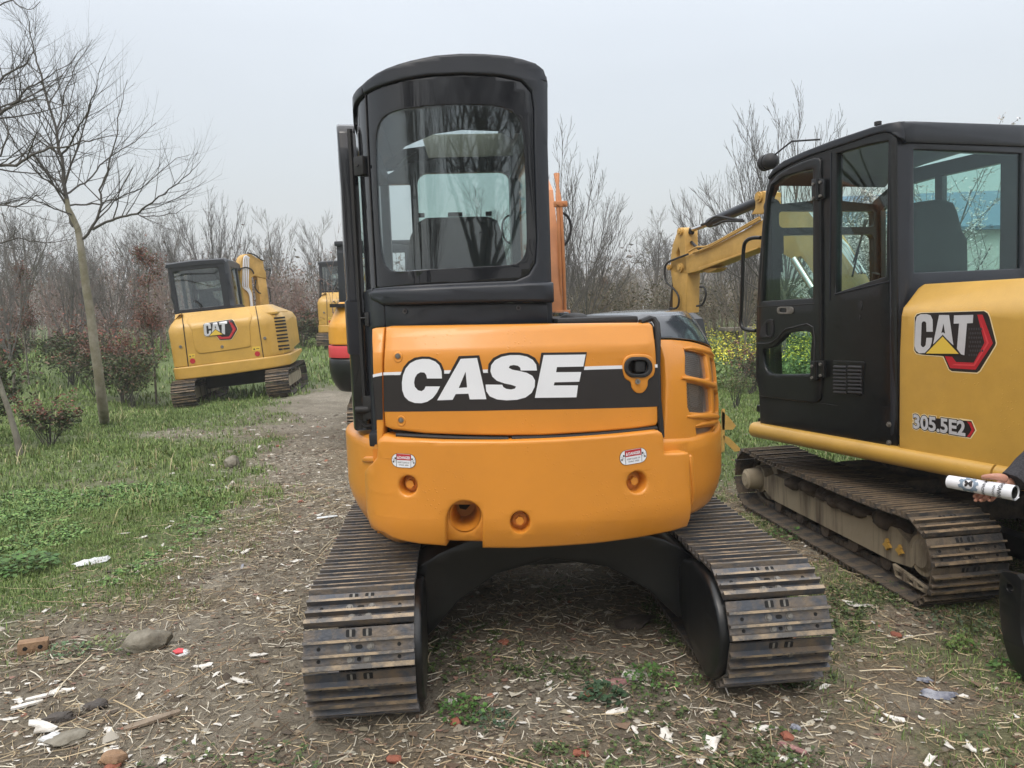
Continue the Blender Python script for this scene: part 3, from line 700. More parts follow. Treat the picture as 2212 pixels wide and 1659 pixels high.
frO = [(262, 306), (330, 271), (440, 237), (600, 207), (800, 197), (1000, 208), (1110, 233), (1164, 291), (1177, 380), (1180, 600), (1194, 1100), (1188, 1225), (1150, 1290), (1080, 1320), (700, 1335), (320, 1360), (235, 1382), (212, 1390), (203, 1200), (188, 700), (175, 500), (180, 460), (215, 360)]
frI = smooth([(315, 590), (322, 500), (350, 440), (410, 400), (500, 380), (650, 364), (800, 360), (950, 365), (1040, 390), (1095, 440), (1118, 520), (1130, 700), (1136, 900), (1140, 1100), (1128, 1180), (1085, 1225), (1000, 1238), (800, 1248), (600, 1260), (450, 1270), (385, 1258), (350, 1200), (332, 1050), (320, 800)], 3)
mb = MB(); mb.sheet(K(frO), PK, .012, holes=[K(frI)], bev=.002, w0=.002, step=.04)
glf = mb.build('rear_glass_border', 'gloss', cab, ang=40)
mb = MB(); mb.sheet(K(frI), PK, .004, w0=.006, step=.08); mb.build('rear_glass', 'glgrey', glf)
mb = MB(); pts = [PK(u, v, -.001) for u, v in K([(262, 310), (280, 700), (300, 1050), (318, 1358)])]; mb.tube(pts, .003, 5)
u, v = K([(250, 698)])[0]; c = PK(u, v, -.012); mb.box(c, (.056, .03, .078), rot=(0, 0, -.7), bev=.006); mb.cyl(c+V(-.012, -.02, .0), c+V(-.014, -.032, 0), .007, n=10)
mb.build('glass_hinge', 'rubber', glf)
mb = MB(); mb.sheet(K([(212, 1390), (235, 1382), (300, 1362), (302, 1385), (325, 1428), (368, 1458), (372, 1572), (302, 1582)]) + K([(228, 250), (232, 480), (243, 640), (246, 745), (200, 715), (168, 690), (165, 500), (150, 100), (145, -60)], Z2), PK, .05, bev=.006, w0=-.006, step=.05)
mb.build('corner_post', 'char', cab, ang=50)
mb = MB(); mb.sheet(K([(366, 1456), (700, 1448), (1100, 1441), (1250, 1440), (1256, 1556), (800, 1566), (372, 1576)]), PK, .03, bev=.004, w0=-.002, step=.1)
for x, y in ((477, 1488), (1094, 1469)):
    u, v = K([(x, y)])[0]; c = PK(u, v, -.002); mb.mi = 1; mb.cyl(c, c+V(0, -.006, 0), .010, n=14); mb.mi = 2; mb.cyl(c+V(0, -.006, 0), c+V(0, -.0065, 0), .005, n=10); mb.mi = 0
mb.build('lower_rear_panel', ['char', 'dkgrey', 'blackm'], cab)
mb = MB()                                               # right side wall, front wall and left side openings
z0c, z1c = .99, 2.40
for poly, holes_, mp_ in (
    ([(-.70, z0c), (.66, z0c), (.66, 2.34), (.5, 2.40), (-.70, 2.40)], [[(-.55, 1.45), (.55, 1.45), (.55, 2.28), (-.55, 2.30)]], lambda u, v, w: V(.026-w, u, v)),
    ([(-.775, z0c), (.026, z0c), (.026, 2.44), (-.40, 2.50), (-.775, 2.30)], [rrect(-.56, 1.10, -.02, 2.33, .06), rrect(-.745, 1.5, -.60, 2.27, .01)], lambda u, v, w: V(u, .66-w, v)),
    ([(-.30, z0c), (.66, z0c), (.66, 2.33), (-.30, 2.33)], [[(-.22, 1.06), (.58, 1.06), (.58, 2.26), (-.22, 2.26)]], lambda u, v, w: V(-.775+w, u, v))):
    mb.sheet(poly, mp_, .05, holes=holes_, bev=.008, step=.3)
mb.box((-.375, 0, 1.0), (.80, 1.3, .06), bev=.01)
mb.build('cab_shell', 'char', cab, ang=50)
mb = MB(); mb.sheet(rrect(-.57, 1.08, -.01, 2.34, .06), lambda u, v, w: V(u, .635-w, v), .004, grid=False); mb.build('windscreen', 'glclear', cab)
mb = MB(); mb.sheet([(-.56, 1.44), (.56, 1.44), (.56, 2.29), (-.56, 2.31)], lambda u, v, w: V(.010-w, u, v), .004, grid=False); mb.build('side_glass', 'glclear', cab)
hl_ = [(-.665, 2.35), (-.60, 2.405), (-.45, 2.465), (-.3, 2.485), (-.1, 2.475), (-.03, 2.43)]
mb = MB()
for ya, yb in ((-.66, .24), (.50, .64)): mb.loft([[V(x, ya, z) for x, z in hl_] + [V(x, ya, z+.012) for x, z in hl_[::-1]], [V(x, yb, z) for x, z in hl_] + [V(x, yb, z+.012) for x, z in hl_[::-1]]])
mb.build('headliner', 'blackm', cab)
mb = MB(); a0 = FO.hit(910, 291, 1, .26); a1 = FO.hit(1133, 287, 1, .26); a2 = FO.hit(1133, 331, 1, .26); a3 = FO.hit(925, 336, 1, .26)
mb.loft([[a0, V(a0.x, a0.y+.012, a0.z), V(a3.x, a3.y+.06, a3.z), V(a3.x, a3.y+.045, a3.z)], [a1, V(a1.x, a1.y+.012, a1.z), V(a2.x, a2.y+.06, a2.z), V(a2.x, a2.y+.045, a2.z)]]); mb.build('sun_blind', 'beige', cab)
mb = MB(); sb = [(-.60, 1.30), (-.61, 1.75), (-.58, 1.90), (-.54, 1.965), (-.50, 1.985), (-.20, 1.985), (-.155, 1.965), (-.135, 1.90), (-.115, 1.75), (-.12, 1.30)]
mb.sheet(sb, lambda u, v, w: V(u, -.20+w+.05*((u+.36)/.25)**2*.5, v), .10, bev=.03, step=.08)
mb.box((-.36, .08, 1.36), (.50, .50, .13), bev=.05, seg=3); mb.box((-.36, .05, 1.15), (.36, .4, .3), bev=.02)
for k in range(3): mb.box((-.52+k*.16, -.21, 1.992), (.07 if k == 1 else .03, .02, .02), bev=.004)
mb.build('driver_seat', 'seat', cab, ang=50)
for sx in (-.62, -.10):
    mb = MB(); mb.box((sx, .08, 1.42), (.14, .42, .16), bev=.04); mb.build('control_console', 'char', cab); mb = MB(); mb.tube([V(sx, .22, 1.48), V(sx, .25, 1.60), V(sx, .24, 1.68)], [.012, .014, .022], 8); mb.build('joystick', 'rubber', cab)
# door swung open against the side, seen edge on
dp = Path([(-.835, .50), (-.868, .25), (-.885, 0), (-.885, -.25), (-.868, -.42), (-.850, -.50)])
dr = MB(); dout = smooth([(0.0, 1.15), (.03, 1.04), (.9, 1.01), (1.0, 1.06), (1.005, 1.3), (1.005, 1.9), (1.0, 2.25), (.95, 2.355), (.8, 2.375), (.2, 2.37), (.05, 2.33), (0, 2.2)], 2)
dr.sheet(dout, dp, .075, holes=[rrect(.10, 1.62, .90, 2.28, .08)], bev=.010, w0=0, step=.06)
door_o = dr.build('cab_door', 'gloss', cab, ang=50)
mb = MB(); mb.sheet(rrect(.09, 1.61, .91, 2.29, .08), dp, .005, w0=.02, step=.1); mb.build('door_glass', 'glclear', door_o)
mb = MB(); mb.sheet([(.84, 1.36), (1.012, 1.36), (1.012, 1.60), (.84, 1.60)], dp, .06, bev=.008, w0=-.008); mb.build('door_edge_cover', 'char', door_o)
mb = MB(); mb.tube([dp(1.0, z, .05) for z in (1.06, 1.4, 1.8, 2.2, 2.33)], .012, 6); mb.build('door_seal', 'rubber', door_o)
# latch and stay on the corner post
u, v = K([(200, 540)], Z2)[0]; c = PK(u, v, -.02); mb = MB(); mb.box(c+V(.015, -.012, 0), (.050, .03, .105), rot=(0, 0, -.35), bev=.006); mb.cyl(c+V(-.05, -.01, -.01), c+V(.02, -.012, -.01), .019, n=12); mb.cyl(c+V(.015, -.02, .0), c+V(.013, -.036, .0), .008, n=6)
mb.tube([c+V(-.05, .02, .07), c+V(-.055, .0, .02), c+V(-.045, -.005, -.05), c+V(-.01, -.01, -.085), c+V(.03, -.01, -.08)], .006, 6); mb.build('door_catch', 'rubber', cab)
u, v = K([(285, 1530)])[0]; c = PK(u, v, -.01); mb = MB(); mb.box(c, (.022, .014, .06), rot=(0, 0, -.5), bev=.004); mb.cyl(c+V(-.03, 0, .005), c+V(.01, 0, .005), .005, n=8); mb.cyl(c+V(0, -.01, -.02), c+V(0, -.02, -.02), .007, n=8); mb.build('post_bracket', 'rubber', cab)

# --- raised boom beside the cab
bo = MB()
def beam(mb, pts, wd, hts):
    "box beam along points in the machine's y-z plane at x; hts = depth of section"
    rings = []
    for i, (x, y, z) in enumerate(pts):
        a = Vector(pts[max(i-1, 0)]); b = Vector(pts[min(i+1, len(pts)-1)]); t = (b-a).normalized(); n = Vector((0, -t.z, t.y)).normalized(); p = Vector((x, y, z)); h = hts[i]/2
        rings.append([p+V(-wd/2, 0, 0)+n*h, p+V(wd/2, 0, 0)+n*h, p+V(wd/2, 0, 0)-n*h, p+V(-wd/2, 0, 0)-n*h])
    mb.loft(rings)
beam(bo, [(.245, .98, .95), (.245, .98, 1.35), (.245, 1.02, 1.85), (.245, 1.20, 2.20), (.245, 1.6, 2.42), (.245, 2.3, 2.55)], .125, [.16, .22, .26, .26, .22, .16])
boom = bo.build('boom', 'boomor', ox)
mb = MB(); beam(mb, [(.245, 2.25, 2.70), (.245, 2.45, 2.3), (.245, 2.7, 1.6), (.245, 2.8, 1.2)], .11, [.14, .2, .16, .12]); mb.build('dipper_arm', 'boomor', ox)
mb = MB()
bk = [(2.75, 1.2), (2.95, 1.0), (3.0, .7), (2.85, .45), (2.6, .35), (2.45, .45), (2.62, .62), (2.6, .95)]
mb.prism(bk, lambda a, b, t: V(t, a, b), .0, .50); mb.build('bucket', 'black', ox)
mb = MB(); mb.box((.30, .93, .98), (.26, .30, .66), bev=.03); mb.cyl((.30, .93, .62), (.30, .93, 1.32), .075, n=20); mb.build('swing_post', 'boomor', ox)
for dx in (0.0, .028):
    mb = MB(); mb.tube([V(.308+dx*.9, .90, 1.42), V(.306+dx*.8, .88, 1.8), V(.300+dx*.7, .87, 2.14), V(.302+dx*.5, .90, 2.22), V(.318-dx*.6, .95, 2.37)], .011, 8); mb.build('hydraulic_pipe', 'boomor', boom)
for z in (1.49, 2.17):
    mb = MB(); mb.box((.318, .875, z), (.085, .03, .035), bev=.004)
    for dx in (-.022, .022): mb.cyl((.318+dx, .86, z), (.318+dx, .85, z), .008, n=6)
    mb.build('pipe_clamp', 'boomor', boom)
mb = MB(); hs = smooth([(1212, 459), (1225, 466), (1233, 485), (1231, 508), (1222, 526), (1210, 532)], 4, False)
mb.tube([FO.hit(x, y, 1, .93) for x, y in hs], .0085, 8); mb.build('hydraulic_hose', 'rubber', boom)
mb = MB(); c = FO.hit(1114, 404, 1, 1.15); mb.ball(c, (.042, .05, .036), 8); mb.cyl(c+V(0, -.04, 0), c+V(0, -.052, 0), .036, n=16); mb.tube([c, c+V(.02, 0, -.07), c+V(.05, 0, -.08)], .008, 6); mb.build('work_light', 'rubber', boom)
mb = MB(); mb.tube([FO.hit(x, y, 1, 1.1) for x, y in smooth([(1140, 455), (1120, 462), (1098, 466), (1087, 478), (1085, 500), (1093, 520), (1110, 530), (1125, 550)], 3, False)], .007, 6); mb.build('hydraulic_hose', 'rubber', boom)
mb = MB(); mb.box((.30, .70, 1.46), (.16, .22, .05), bev=.01); mb.box((.155, .1, 1.46), (.05, .6, .1), bev=.01); mb.build('deck_cover', 'slate', ox)
# dozer blade at the far side
mb = MB(); bl_ = [(0, .05), (.03, .05), (.06, .15), (.075, .25), (.06, .36), (.02, .42), (0, .42), (.035, .33), (.045, .25), (.035, .15)]
mb.prism(bl_, lambda a, b, t: V(t, 1.62+a, b), -.98, .98)
for sx in (-.3, .3): mb.box((sx, 1.2, .3), (.08, .9, .10), bev=.01)
mb.build('dozer_blade', 'black', ox)

# ================================================================== yellow excavator at the right
RY = pose(2.35, 3.53, 0, 21, -1.5, -1.5); FY = Frm(RY)
ry = tag(empty('mini_excavator', RY), 'large yellow and black excavator with muddy tracks and a model number on its side', 'excavator', 'excavators parked around the yard')
RYI = RY.inverted()
TM = pose(2.217, 3.457, .006, 5.87, -1.55, -1.54) @ Matrix.Translation(V(0, 1.2, 0))
for cx in (0, 1.58):
    tr = track(ry, cx, .40, 1.93, .208, 38, True, True); tr.matrix_local = RYI @ TM
    if cx == 0:
        FTk = Frm(TM)
        mb = MB()                                       # slotted shoe guard and caked end plate near the sprocket
        q = [FTk.hit(*Z6(x, y), 0, -.125) for x, y in ((1075, 1085), (1285, 1235), (1275, 1265), (1090, 1160))]
        mb.sheet([(a.y, a.z) for a in q], lambda u, v, w: V(-.125+w, u, v), .02, holes=[[(lambda a: (a.y, a.z))(FTk.hit(*Z6(x, y), 0, -.125)) for x, y in h_] for h_ in
            ([(1092, 1122), (1130, 1145), (1130, 1178), (1092, 1155)], [(1160, 1165), (1195, 1190), (1198, 1215), (1160, 1190)], [(1220, 1200), (1255, 1225), (1255, 1240), (1222, 1225)])], bev=.003)
        mb.build('chain_guard', 'mudlt', tr)
        mb = MB(); mb.cyl((-.20, .965, .24), (-.10, .965, .24), .075, .085, n=28); mb.cyl((-.215, .965, .24), (-.20, .965, .24), .05, .07, n=24)
        for k in range(3): mb.ball((-.212, .965+random.uniform(-.03, .03), .24+random.uniform(-.03, .03)), (.006, .012, .018), 5)
        mb.build('idler_cap', 'mudlt', tr)
        mb = MB()
        for (x, y, r) in ((1040, 970, 1), (1115, 1005, .9)):
            c = FTk.hit(*Z6(x, y), 0, -.112); mb.prism([(c.y+.028*r*(1+.5*math.sin(3*a+x))*math.cos(a), c.z+.024*r*(1+.4*math.cos(4*a))*math.sin(a)) for a in [i*.52 for i in range(12)]], lambda a, b, t: V(t, a, b), -.114, -.10)
        mb.build('bare_paint_patch', 'yellow', tr)
def sub(name, mb, mats, M=TM, ang=35):
    o = mb.build(name, mats, ry, ang=ang); o.matrix_local = RYI @ M; return o
mb = MB(); mb.box((.79, .05, .36), (1.2, .7, .20), bev=.04); mb.cyl((.79, 0, .40), (.79, 0, .60), .42, n=40); mb.box((.79, .5, .3), (1.3, .2, .15), bev=.04); mb.box((.79, -.4, .3), (1.3, .2, .15), bev=.04); sub('car_body', mb, 'mudst')
# dozer blade standing out behind the tracks
mb = MB(); by = -1.77
bl2 = [(-.04, -.02), (-.13, -.02), (-.02, .06), (.045, .18), (.045, .28), (.01, .38), (.04, .39), (.075, .30), (.08, .16), (.04, .04)]
mb.sheet([(by+a, b) for a, b in bl2], lambda u, v, w: V(-.19+w, u, v), 1.96, step=.3)
blade = sub('dozer_blade', mb, 'black')
mb = MB(); pl = smooth([(by-.005, .40), (by+.08, .405), (by+.11, .37), (by+.11, .22), (by+.07, .06), (by-.03, -.02), (by-.15, -.03), (by-.145, .0), (by-.04, .10), (by-.0, .22)], 3)
mb.sheet(pl, lambda u, v, w: V(-.235+w, u, v), .03, holes=[circ(by+.055, .345, .018, 14)], bev=.004, step=.2); pe = mb.build('end_plate', 'black', None); pe.matrix_local = Matrix.Identity(4); pe.parent = blade
for x in (.45, 1.13): mb = MB(); mb.box((x, -1.2, .24), (.09, 1.0, .12), bev=.02); sub('blade_arm', mb, 'black')

PSp = lambda z: max(0, z-1.485)*.9
PS = Path([(0, 2.1), (0, 1.0), (0, .0), (0, -.30)] + arc(.50, -.30, .50, 180, 270, 14)[1:] + [(1.0, -.80), (1.4, -.80)] + arc(1.4, -.30, .5, 270, 360, 10)[1:] + [(1.9, .3), (1.9, 1.6)], PSp)
PSC = Path([(0, 2.1), (0, 1.0), (0, .60)] + arc(.065, .60, .065, 180, 270, 6)[1:] + [(.3, .535), (.6, .535), (1.02, .535)])
Y = lambda pts, f=Z5, P=PS: P.uvs(FY, zz(f, pts))
C_ = lambda pts, f=Z5: PSC.uvs(FY, zz(f, pts))
cab2 = empty('cab'); cab2.parent = ry
# side of the cab
so_ = [(1004, 54), (850, 86), (600, 170), (420, 240), (305, 294), (240, 340), (203, 398), (182, 470), (158, 700), (134, 1000), (121, 1300), (118, 1655)]
sbt = C_(so_) + C_([(278, 30), (284, 95), (290, 252), (600, 305), (900, 362), (1110, 402), (1116, 200)], Z6)
dh = C_([(505, 320), (505, 1610), (170, 1650), (168, 1180), (182, 700), (200, 520), (232, 440), (310, 378), (420, 340)])
qh = C_([(943, 165), (780, 200), (622, 245), (614, 1112), (928, 1008)])
mb = MB(); mb.sheet(sbt, PSC, .05, holes=[dh, qh], bev=.006, w0=0, step=.12)
mb.build('cab_side', 'black', cab2, ang=50)
mb = MB(); mb.sheet(qh, PSC, .004, w0=.02, step=.3); mb.build('quarter_glass', 'glclear', cab2)
mb = MB(); q = C_([(610, 1122), (955, 1040)]); mb.tube([PSC(u, v, -.002) for u, v in q], .005, 5); q = C_([(590, 240), (582, 1158)]); mb.tube([PSC(u, v, -.002) for u, v in q], .004, 5); mb.build('window_trim', 'char', cab2)
# roof edge band
rb = [(1040, 44), (1000, 48), (850, 80), (600, 164), (420, 234), (300, 290), (236, 338), (200, 392), (206, 405), (250, 362), (320, 322), (430, 272), (520, 240), (590, 218), (850, 130), (925, 112), (960, 118), (1000, 150), (1040, 170)]
mb = MB(); mb.sheet(C_(rb), PSC, .04, bev=.008, w0=-.014, step=.08)
e0 = C_([(1060, 43)])[0]; e1 = C_([(1785, 72)])[0]; e2 = C_([(1785, 205)])[0]; e3 = C_([(1070, 182)])[0]
uE = PSC.L[-1]
mb.sheet([(e0[0]-.05, e0[1]), (uE, e1[1]+.005), (uE, e2[1]), (e3[0]-.03, e3[1])], PSC, .06, bev=.015, w0=-.016, step=.1)
zr = e1[1]-.01
front_y = 1.75
sl_ = [PSC(u, v, 0) for u, v in C_([(1004, 54), (850, 84), (600, 168), (420, 238), (305, 292), (240, 338), (203, 396)])]
rings = []
for x_ in (.012, .05, .5, .95, 1.01): rings.append([V(x_, p.y, p.z+(0.012 if .1 < x_ < .99 else .0)) for p in sl_] + [V(x_, p.y, p.z-.05) for p in sl_[::-1]])
mb.loft(rings)
mb.build('roof', 'char', cab2, ang=40)
mb = MB(); c = FY.hit(*Z5(880, 68), 0, .2); mb.cyl(c, c+V(0, 0, .02), .02, n=12); mb.build('roof_cap', 'rubber', cab2)
# rear frame and rear window
ow = C_([(1092, 215), (1100, 205)])[1]; w0_, w1_ = C_([(1104, 218)])[0], C_([(1103, 986)])[0]; w2_ = C_([(1776, 240)])[0]; w3_ = C_([(1776, 975)])[0]
mb = MB(); zb_ = w1_[1]-.05
mb.sheet([(PSC.L[2]+.01, e3[1]+.03), (uE, e2[1]+.03), (uE, .80), (PSC.L[2]+.01, .80)], PSC, .05, holes=[[(w0_[0], w0_[1]), (w2_[0], w0_[1]), (w2_[0], w1_[1]), (w0_[0], w1_[1])]], bev=.006, w0=0, step=.12)
mb.build('rear_frame', 'char', cab2, ang=50)
mb = MB(); mb.sheet([(w0_[0], w0_[1]), (w2_[0], w0_[1]), (w2_[0], w1_[1]), (w0_[0], w1_[1])], PSC, .004, w0=.012, step=.3); mb.build('rear_glass', 'glteal', cab2)
mb = MB()                                               # front, right walls and the floor of the cab
mb.sheet([(.03, .8), (1.02, .8), (1.02, 2.22), (.5, 2.26), (.03, 2.22)], lambda u, v, w: V(u, 1.60-w, v), .05, holes=[rrect(.09, .95, .93, 2.02, .05), rrect(.09, 2.07, .93, 2.18, .03)], bev=.006, step=.4)
mb.sheet([(.55, .8), (1.60, .8), (1.60, 2.25), (1.3, 2.42), (.55, 2.42)], lambda u, v, w: V(1.02-w, u, v), .05, holes=[[(.66, 1.5), (1.05, 1.5), (1.05, 2.33), (.66, 2.33)], [(1.10, 1.3), (1.53, 1.15), (1.53, 2.18), (1.3, 2.32), (1.10, 2.33)]], bev=.006, step=.4)
mb.box((.51, 1.15, .84), (1.0, 1.15, .05), bev=.01)
mb.build('cab_shell', 'black', cab2)
mb = MB(); mb.sheet([(.09, .95), (.93, .95), (.93, 2.20), (.09, 2.20)], lambda u, v, w: V(u, 1.58-w, v), .004, grid=False); mb.build('windscreen', 'glclear', cab2)
mb = MB(); mb.sheet([(.6, 1.2), (1.56, 1.1), (1.56, 2.22), (1.3, 2.36), (.6, 2.36)], lambda u, v, w: V(1.0-w, u, v), .004, grid=False); mb.build('side_glass', 'glclear', cab2)
mb = MB(); sp = [FY.hit(*Z5(x, y), 1, .80) for x, y in ((1108, 760), (1140, 660), (1150, 585), (1188, 535), (1300, 522), (1370, 540), (1402, 600), (1440, 720), (1476, 770), (1480, 1000), (1108, 1000))]
sp = [(p.x, p.z) for p in sp]; sx0 = min(p[0] for p in sp); sx1 = max(p[0] for p in sp)
mb.sheet(sp, lambda u, v, w: V(u, .80+w+.03*abs(u-(sx0+sx1)/2)/.25, v), .11, bev=.03, step=.1)
mb.box(((sx0+sx1)/2, 1.08, 1.30), (.48, .48, .14), bev=.05, seg=3); mb.box(((sx0+sx1)/2, .86, 1.42), (.44, .12, .4), bev=.04); mb.box(((sx0+sx1)/2, 1.05, 1.05), (.34, .38, .4), bev=.03); mb.build('driver_seat', 'seat', cab2, ang=50)
mb = MB(); c = FY.hit(*Z5(1700, 880), 1, 1.1); mb.box(c, (.07, .12, .26), bev=.03, seg=3); mb.box(c+V(0, 0, -.35), (.05, .08, .5), bev=.01); mb.build('control_console', 'rubber', cab2)
for x, y in ((1655, 1.0),): pass
mb = MB(); p0 = FY.hit(*Z5(870, 990), 0, .35); mb.tube([p0+V(0, 0, -.25), p0+V(0, .02, -.05), p0], [.012, .015, .026], 8); mb.box(p0+V(0, .0, -.35), (.16, .35, .2), bev=.03); mb.build('joystick', 'rubber', cab2)
mb = MB(); p0 = FY.hit(*Z5(205, 580), 1, 1.6); mb.cyl(p0, p0+V(0, -.05, 0), .05, n=20); p1 = FY.hit(*Z5(262, 800), 1, 1.6); mb.box(p1, (.05, .06, .16), bev=.02); mb.tube([p1+V(0, 0, -.05), p1+V(.01, 0, -.2)], [.02, .018], 8); mb.build('window_gear', 'rubber', cab2)
mb = MB(); p0 = FY.hit(*Z5(720, 1010), 1, 1.55); p1 = FY.hit(*Z5(800, 660), 1, 1.62); mb.tube([p0, p1], .007, 5); mb.tube([p0+V(.012, 0, .1), p1+V(.02, 0, 0)], .006, 5); mb.build('wiper', 'rubber', cab2)
# door
do_ = C_([(533, 290), (524, 270), (490, 272), (400, 303), (312, 345), (255, 384), (222, 430), (200, 520), (180, 750), (163, 1000), (145, 1200), (138, 1400), (135, 1640)]) + C_([(292, 60), (302, 90), (480, 113), (618, 131), (646, 122), (658, 100), (664, 0)], Z6)
g1 = C_([(486, 342), (486, 1142), (172, 1162), (185, 750), (203, 540), (228, 445), (300, 392), (400, 360)])
g2 = C_(smooth([(472, 1358), (470, 1480), (469, 1600), (440, 1614), (260, 1617), (205, 1600), (182, 1545), (180, 1462), (235, 1450), (285, 1405), (318, 1370), (350, 1357)], 3))
mb = MB(); mb.sheet(do_, PSC, .04, holes=[g1, g2], bev=.007, w0=-.016, step=.1); dr2 = mb.build('cab_door', 'black', cab2, ang=50)
mb = MB(); mb.sheet(g1, PSC, .004, w0=0, step=.3); mb.build('upper_door_glass', 'glclear', dr2)
mb = MB(); mb.sheet(g2, PSC, .004, w0=0, step=.3); mb.build('lower_door_glass', 'glclear', dr2)
mb = MB(); q = C_([(138, 1198), (320, 1190), (495, 1178)]); mb.tube([PSC(u, v, -.017) for u, v in q], .0035, 5)
q = C_(smooth([(140, 1425), (215, 1425), (265, 1395), (310, 1345), (360, 1328), (490, 1324), (493, 1600)], 3, False)); mb.tube([PSC(u, v, -.017) for u, v in q], .006, 6); mb.build('door_moulding', 'rubber', dr2)
mb = MB(); mb.sheet(C_(rrect(270, 1196, 370, 1242, 18, 3)), PSC, .01, holes=[C_(rrect(284, 1206, 330, 1232, 8, 3))], bev=.002, w0=-.026); mb.build('window_latch', 'bolt', dr2)
mb = MB(); mb.sheet(C_(smooth([(160, 1385), (172, 1330), (205, 1280), (238, 1275), (244, 1300), (238, 1385)], 2)), PSC, .012, holes=[C_(rrect(200, 1296, 228, 1378, 12, 3))], bev=.003, w0=-.026); mb.build('door_handle', 'rubber', dr2)
for (x0, y0, x1, y1) in ((490, 405, 570, 540), (482, 1535, 570, 1655)):
    mb = MB(); mb.sheet(C_([(x0, y0), (x1, y0-4), (x1, y1-20), (x0+40, y1-10), (x0+40, y1), (x0, y1)]), PSC, .012, bev=.002, w0=-.030)
    mb.mi = 1
    for (x, y) in ((x0+14, y0+30), (x1-22, y0+18), (x0+14, y1-18), (x1-22, y1-32)):
        u, v = C_([(x, y)])[0]; c = PSC(u, v, -.03); mb.cyl(c, c+V(-.01, 0, 0), .009, n=8)
    u0a, v0a = C_([(x0+38, y0)])[0]; u1a, v1a = C_([(x0+38, y1-10)])[0]; mb.mi = 0; mb.cyl(PSC(u0a, v0a, -.034), PSC(u0a, v1a, -.034), .010, n=10)
    mb.build('door_hinge', ['black', 'bolt'], cab2)
# louvred vent and lock on the panel
mb = MB(); vp = C_([(608, 1530), (795, 1538), (803, 1550)]) + C_([(905, 0), (905, 80), (890, 88), (735, 62), (728, 50), (732, 0)], Z6); mb.sheet(vp, PSC, .008, bev=.003, w0=-.008)
mb.mi = 1
for cx0, cx1 in ((616, 690), (706, 786)):
    for k in range(8):
        y_ = 1562+k*22.5
        q = C_([(cx0, y_), (cx1, y_+3)]); a, b = PSC(*q[0], -.008), PSC(*q[1], -.008)
        mb.prism([(0, 0), (-.012, -.004), (-.012, -.010), (0, -.016)], lambda x_, z_, t: a.lerp(b, t)+V(x_, 0, z_), 0, 1)
mb.build('louvred_vent', ['black', 'dkgrey'], cab2)
mb = MB(); 
for (x, y, s_) in ((772, 1190, 1.6), (768, 1262, .8)):
    u, v = C_([(x, y)])[0]; mb.sheet(circ(u, v, .010*s_, 14, .017*s_), PSC, .004, w0=-.004)
mb.build('panel_lock', 'rubber', cab2)
for (x, y) in ((1057, 258), (1057, 367)):
    u, v = C_([(x, y)], Z6)[0]; c = PSC(u, v, 0); mb = MB(); mb.hexbolt(c, (-1, 0, 0), .011, .012); mb.build('panel_bolt', 'bolt', cab2)
mb = MB(); q = C_([(290, 100), (700, 140), (1112, 202)], Z6); mb.tube([PSC(u, v, -.001) for u, v in q], .003, 5); mb.build('panel_seam', 'rubber', cab2)
# grab rail, work light, aerial
mb = MB(); rl = smooth([(150, 768), (100, 770), (60, 790), (44, 840), (38, 1000), (32, 1180), (26, 1290), (42, 1332), (80, 1345), (120, 1347)], 3, False); mb.tube([FY.hit(*Z5(x, y), 0, .02) for x, y in rl], .0135, 10); mb.build('grab_rail', 'black', cab2)
mb = MB(); c = FY.hit(*Z5(212, 292), 0, .15); mb.ball(c, (.06, .055, .055), 10); mb.cyl(c+V(0, .03, 0), c+V(0, .07, 0), .055, n=20); mb.tube([c, c+V(.02, -.05, -.05), c+V(.04, -.08, -.06)], .01, 6); mb.tube([c+V(0, -.03, .03), c+V(.05, -.15, .10), c+V(.15, -.30, .08)], .006, 6); mb.build('work_light', 'rubber', cab2)
# skirt rail under the cab, side panel with the badge
sk = []
for k in range(13):
    a = R_(90-180*k/12*.9); sk.append((-.045*math.cos(a)-.0, .055*math.sin(a)))
mb = MB(); tp = PS.uvs(FY, zz(Z6, [(258, 243), (1118, 402), (1700, 541)]))
def skirt(mb, ua, ub, P=PS):
    rr = []
    n = max(2, int(abs(ub-ua)/.08))
    for i in range(n+1):
        u = ua+(ub-ua)*i/n; zt_ = .742-.02*0; rr.append([P(u, .742-.052+b*.95, a*1.0-.004) for a, b in sk] + [P(u, .742-.105, .06), P(u, .742, .06)])
    mb.loft(rr)
skirt(mb, tp[0][0], tp[2][0]-.004); mb.build('side_rail', 'yellow', ry, ang=60)
mb = MB(); skirt(mb, tp[2][0]+.008, PS.L[-1]-.1); mb.build('side_rail', 'yellow', ry, ang=60)
uA = PS.L[1]
yo = Y([(1172, 1057), (1140, 1079), (1064, 1180), (1044, 1203), (1033, 1250), (1022, 1500), (1021, 1655)]) + PS.uvs(FY, zz(Z6, [(1124, 200), (1123, 408)]))
ub = PS.L[-1]-.05
yo = yo + [(yo[-1][0]+.5, yo[-1][1]), (ub, .755), (ub, 1.60), (yo[0][0]+.02, yo[0][1])]
mb = MB(); mb.sheet(yo, PS, .05, bev=.010, w0=-.012, step=.06); sp2 = mb.build('side_panel', 'yellow', ry, ang=50)
mb = MB(); mb.box((.95, .0, 1.55), (1.6, 1.2, .06), bev=.02); mb.box((.95, .1, 1.15), (1.6, 1.4, .7)); mb.box((.95, .7, .70), (1.75, 2.2, .12), bev=.02); mb.build('upper_frame', 'blackm', ry)

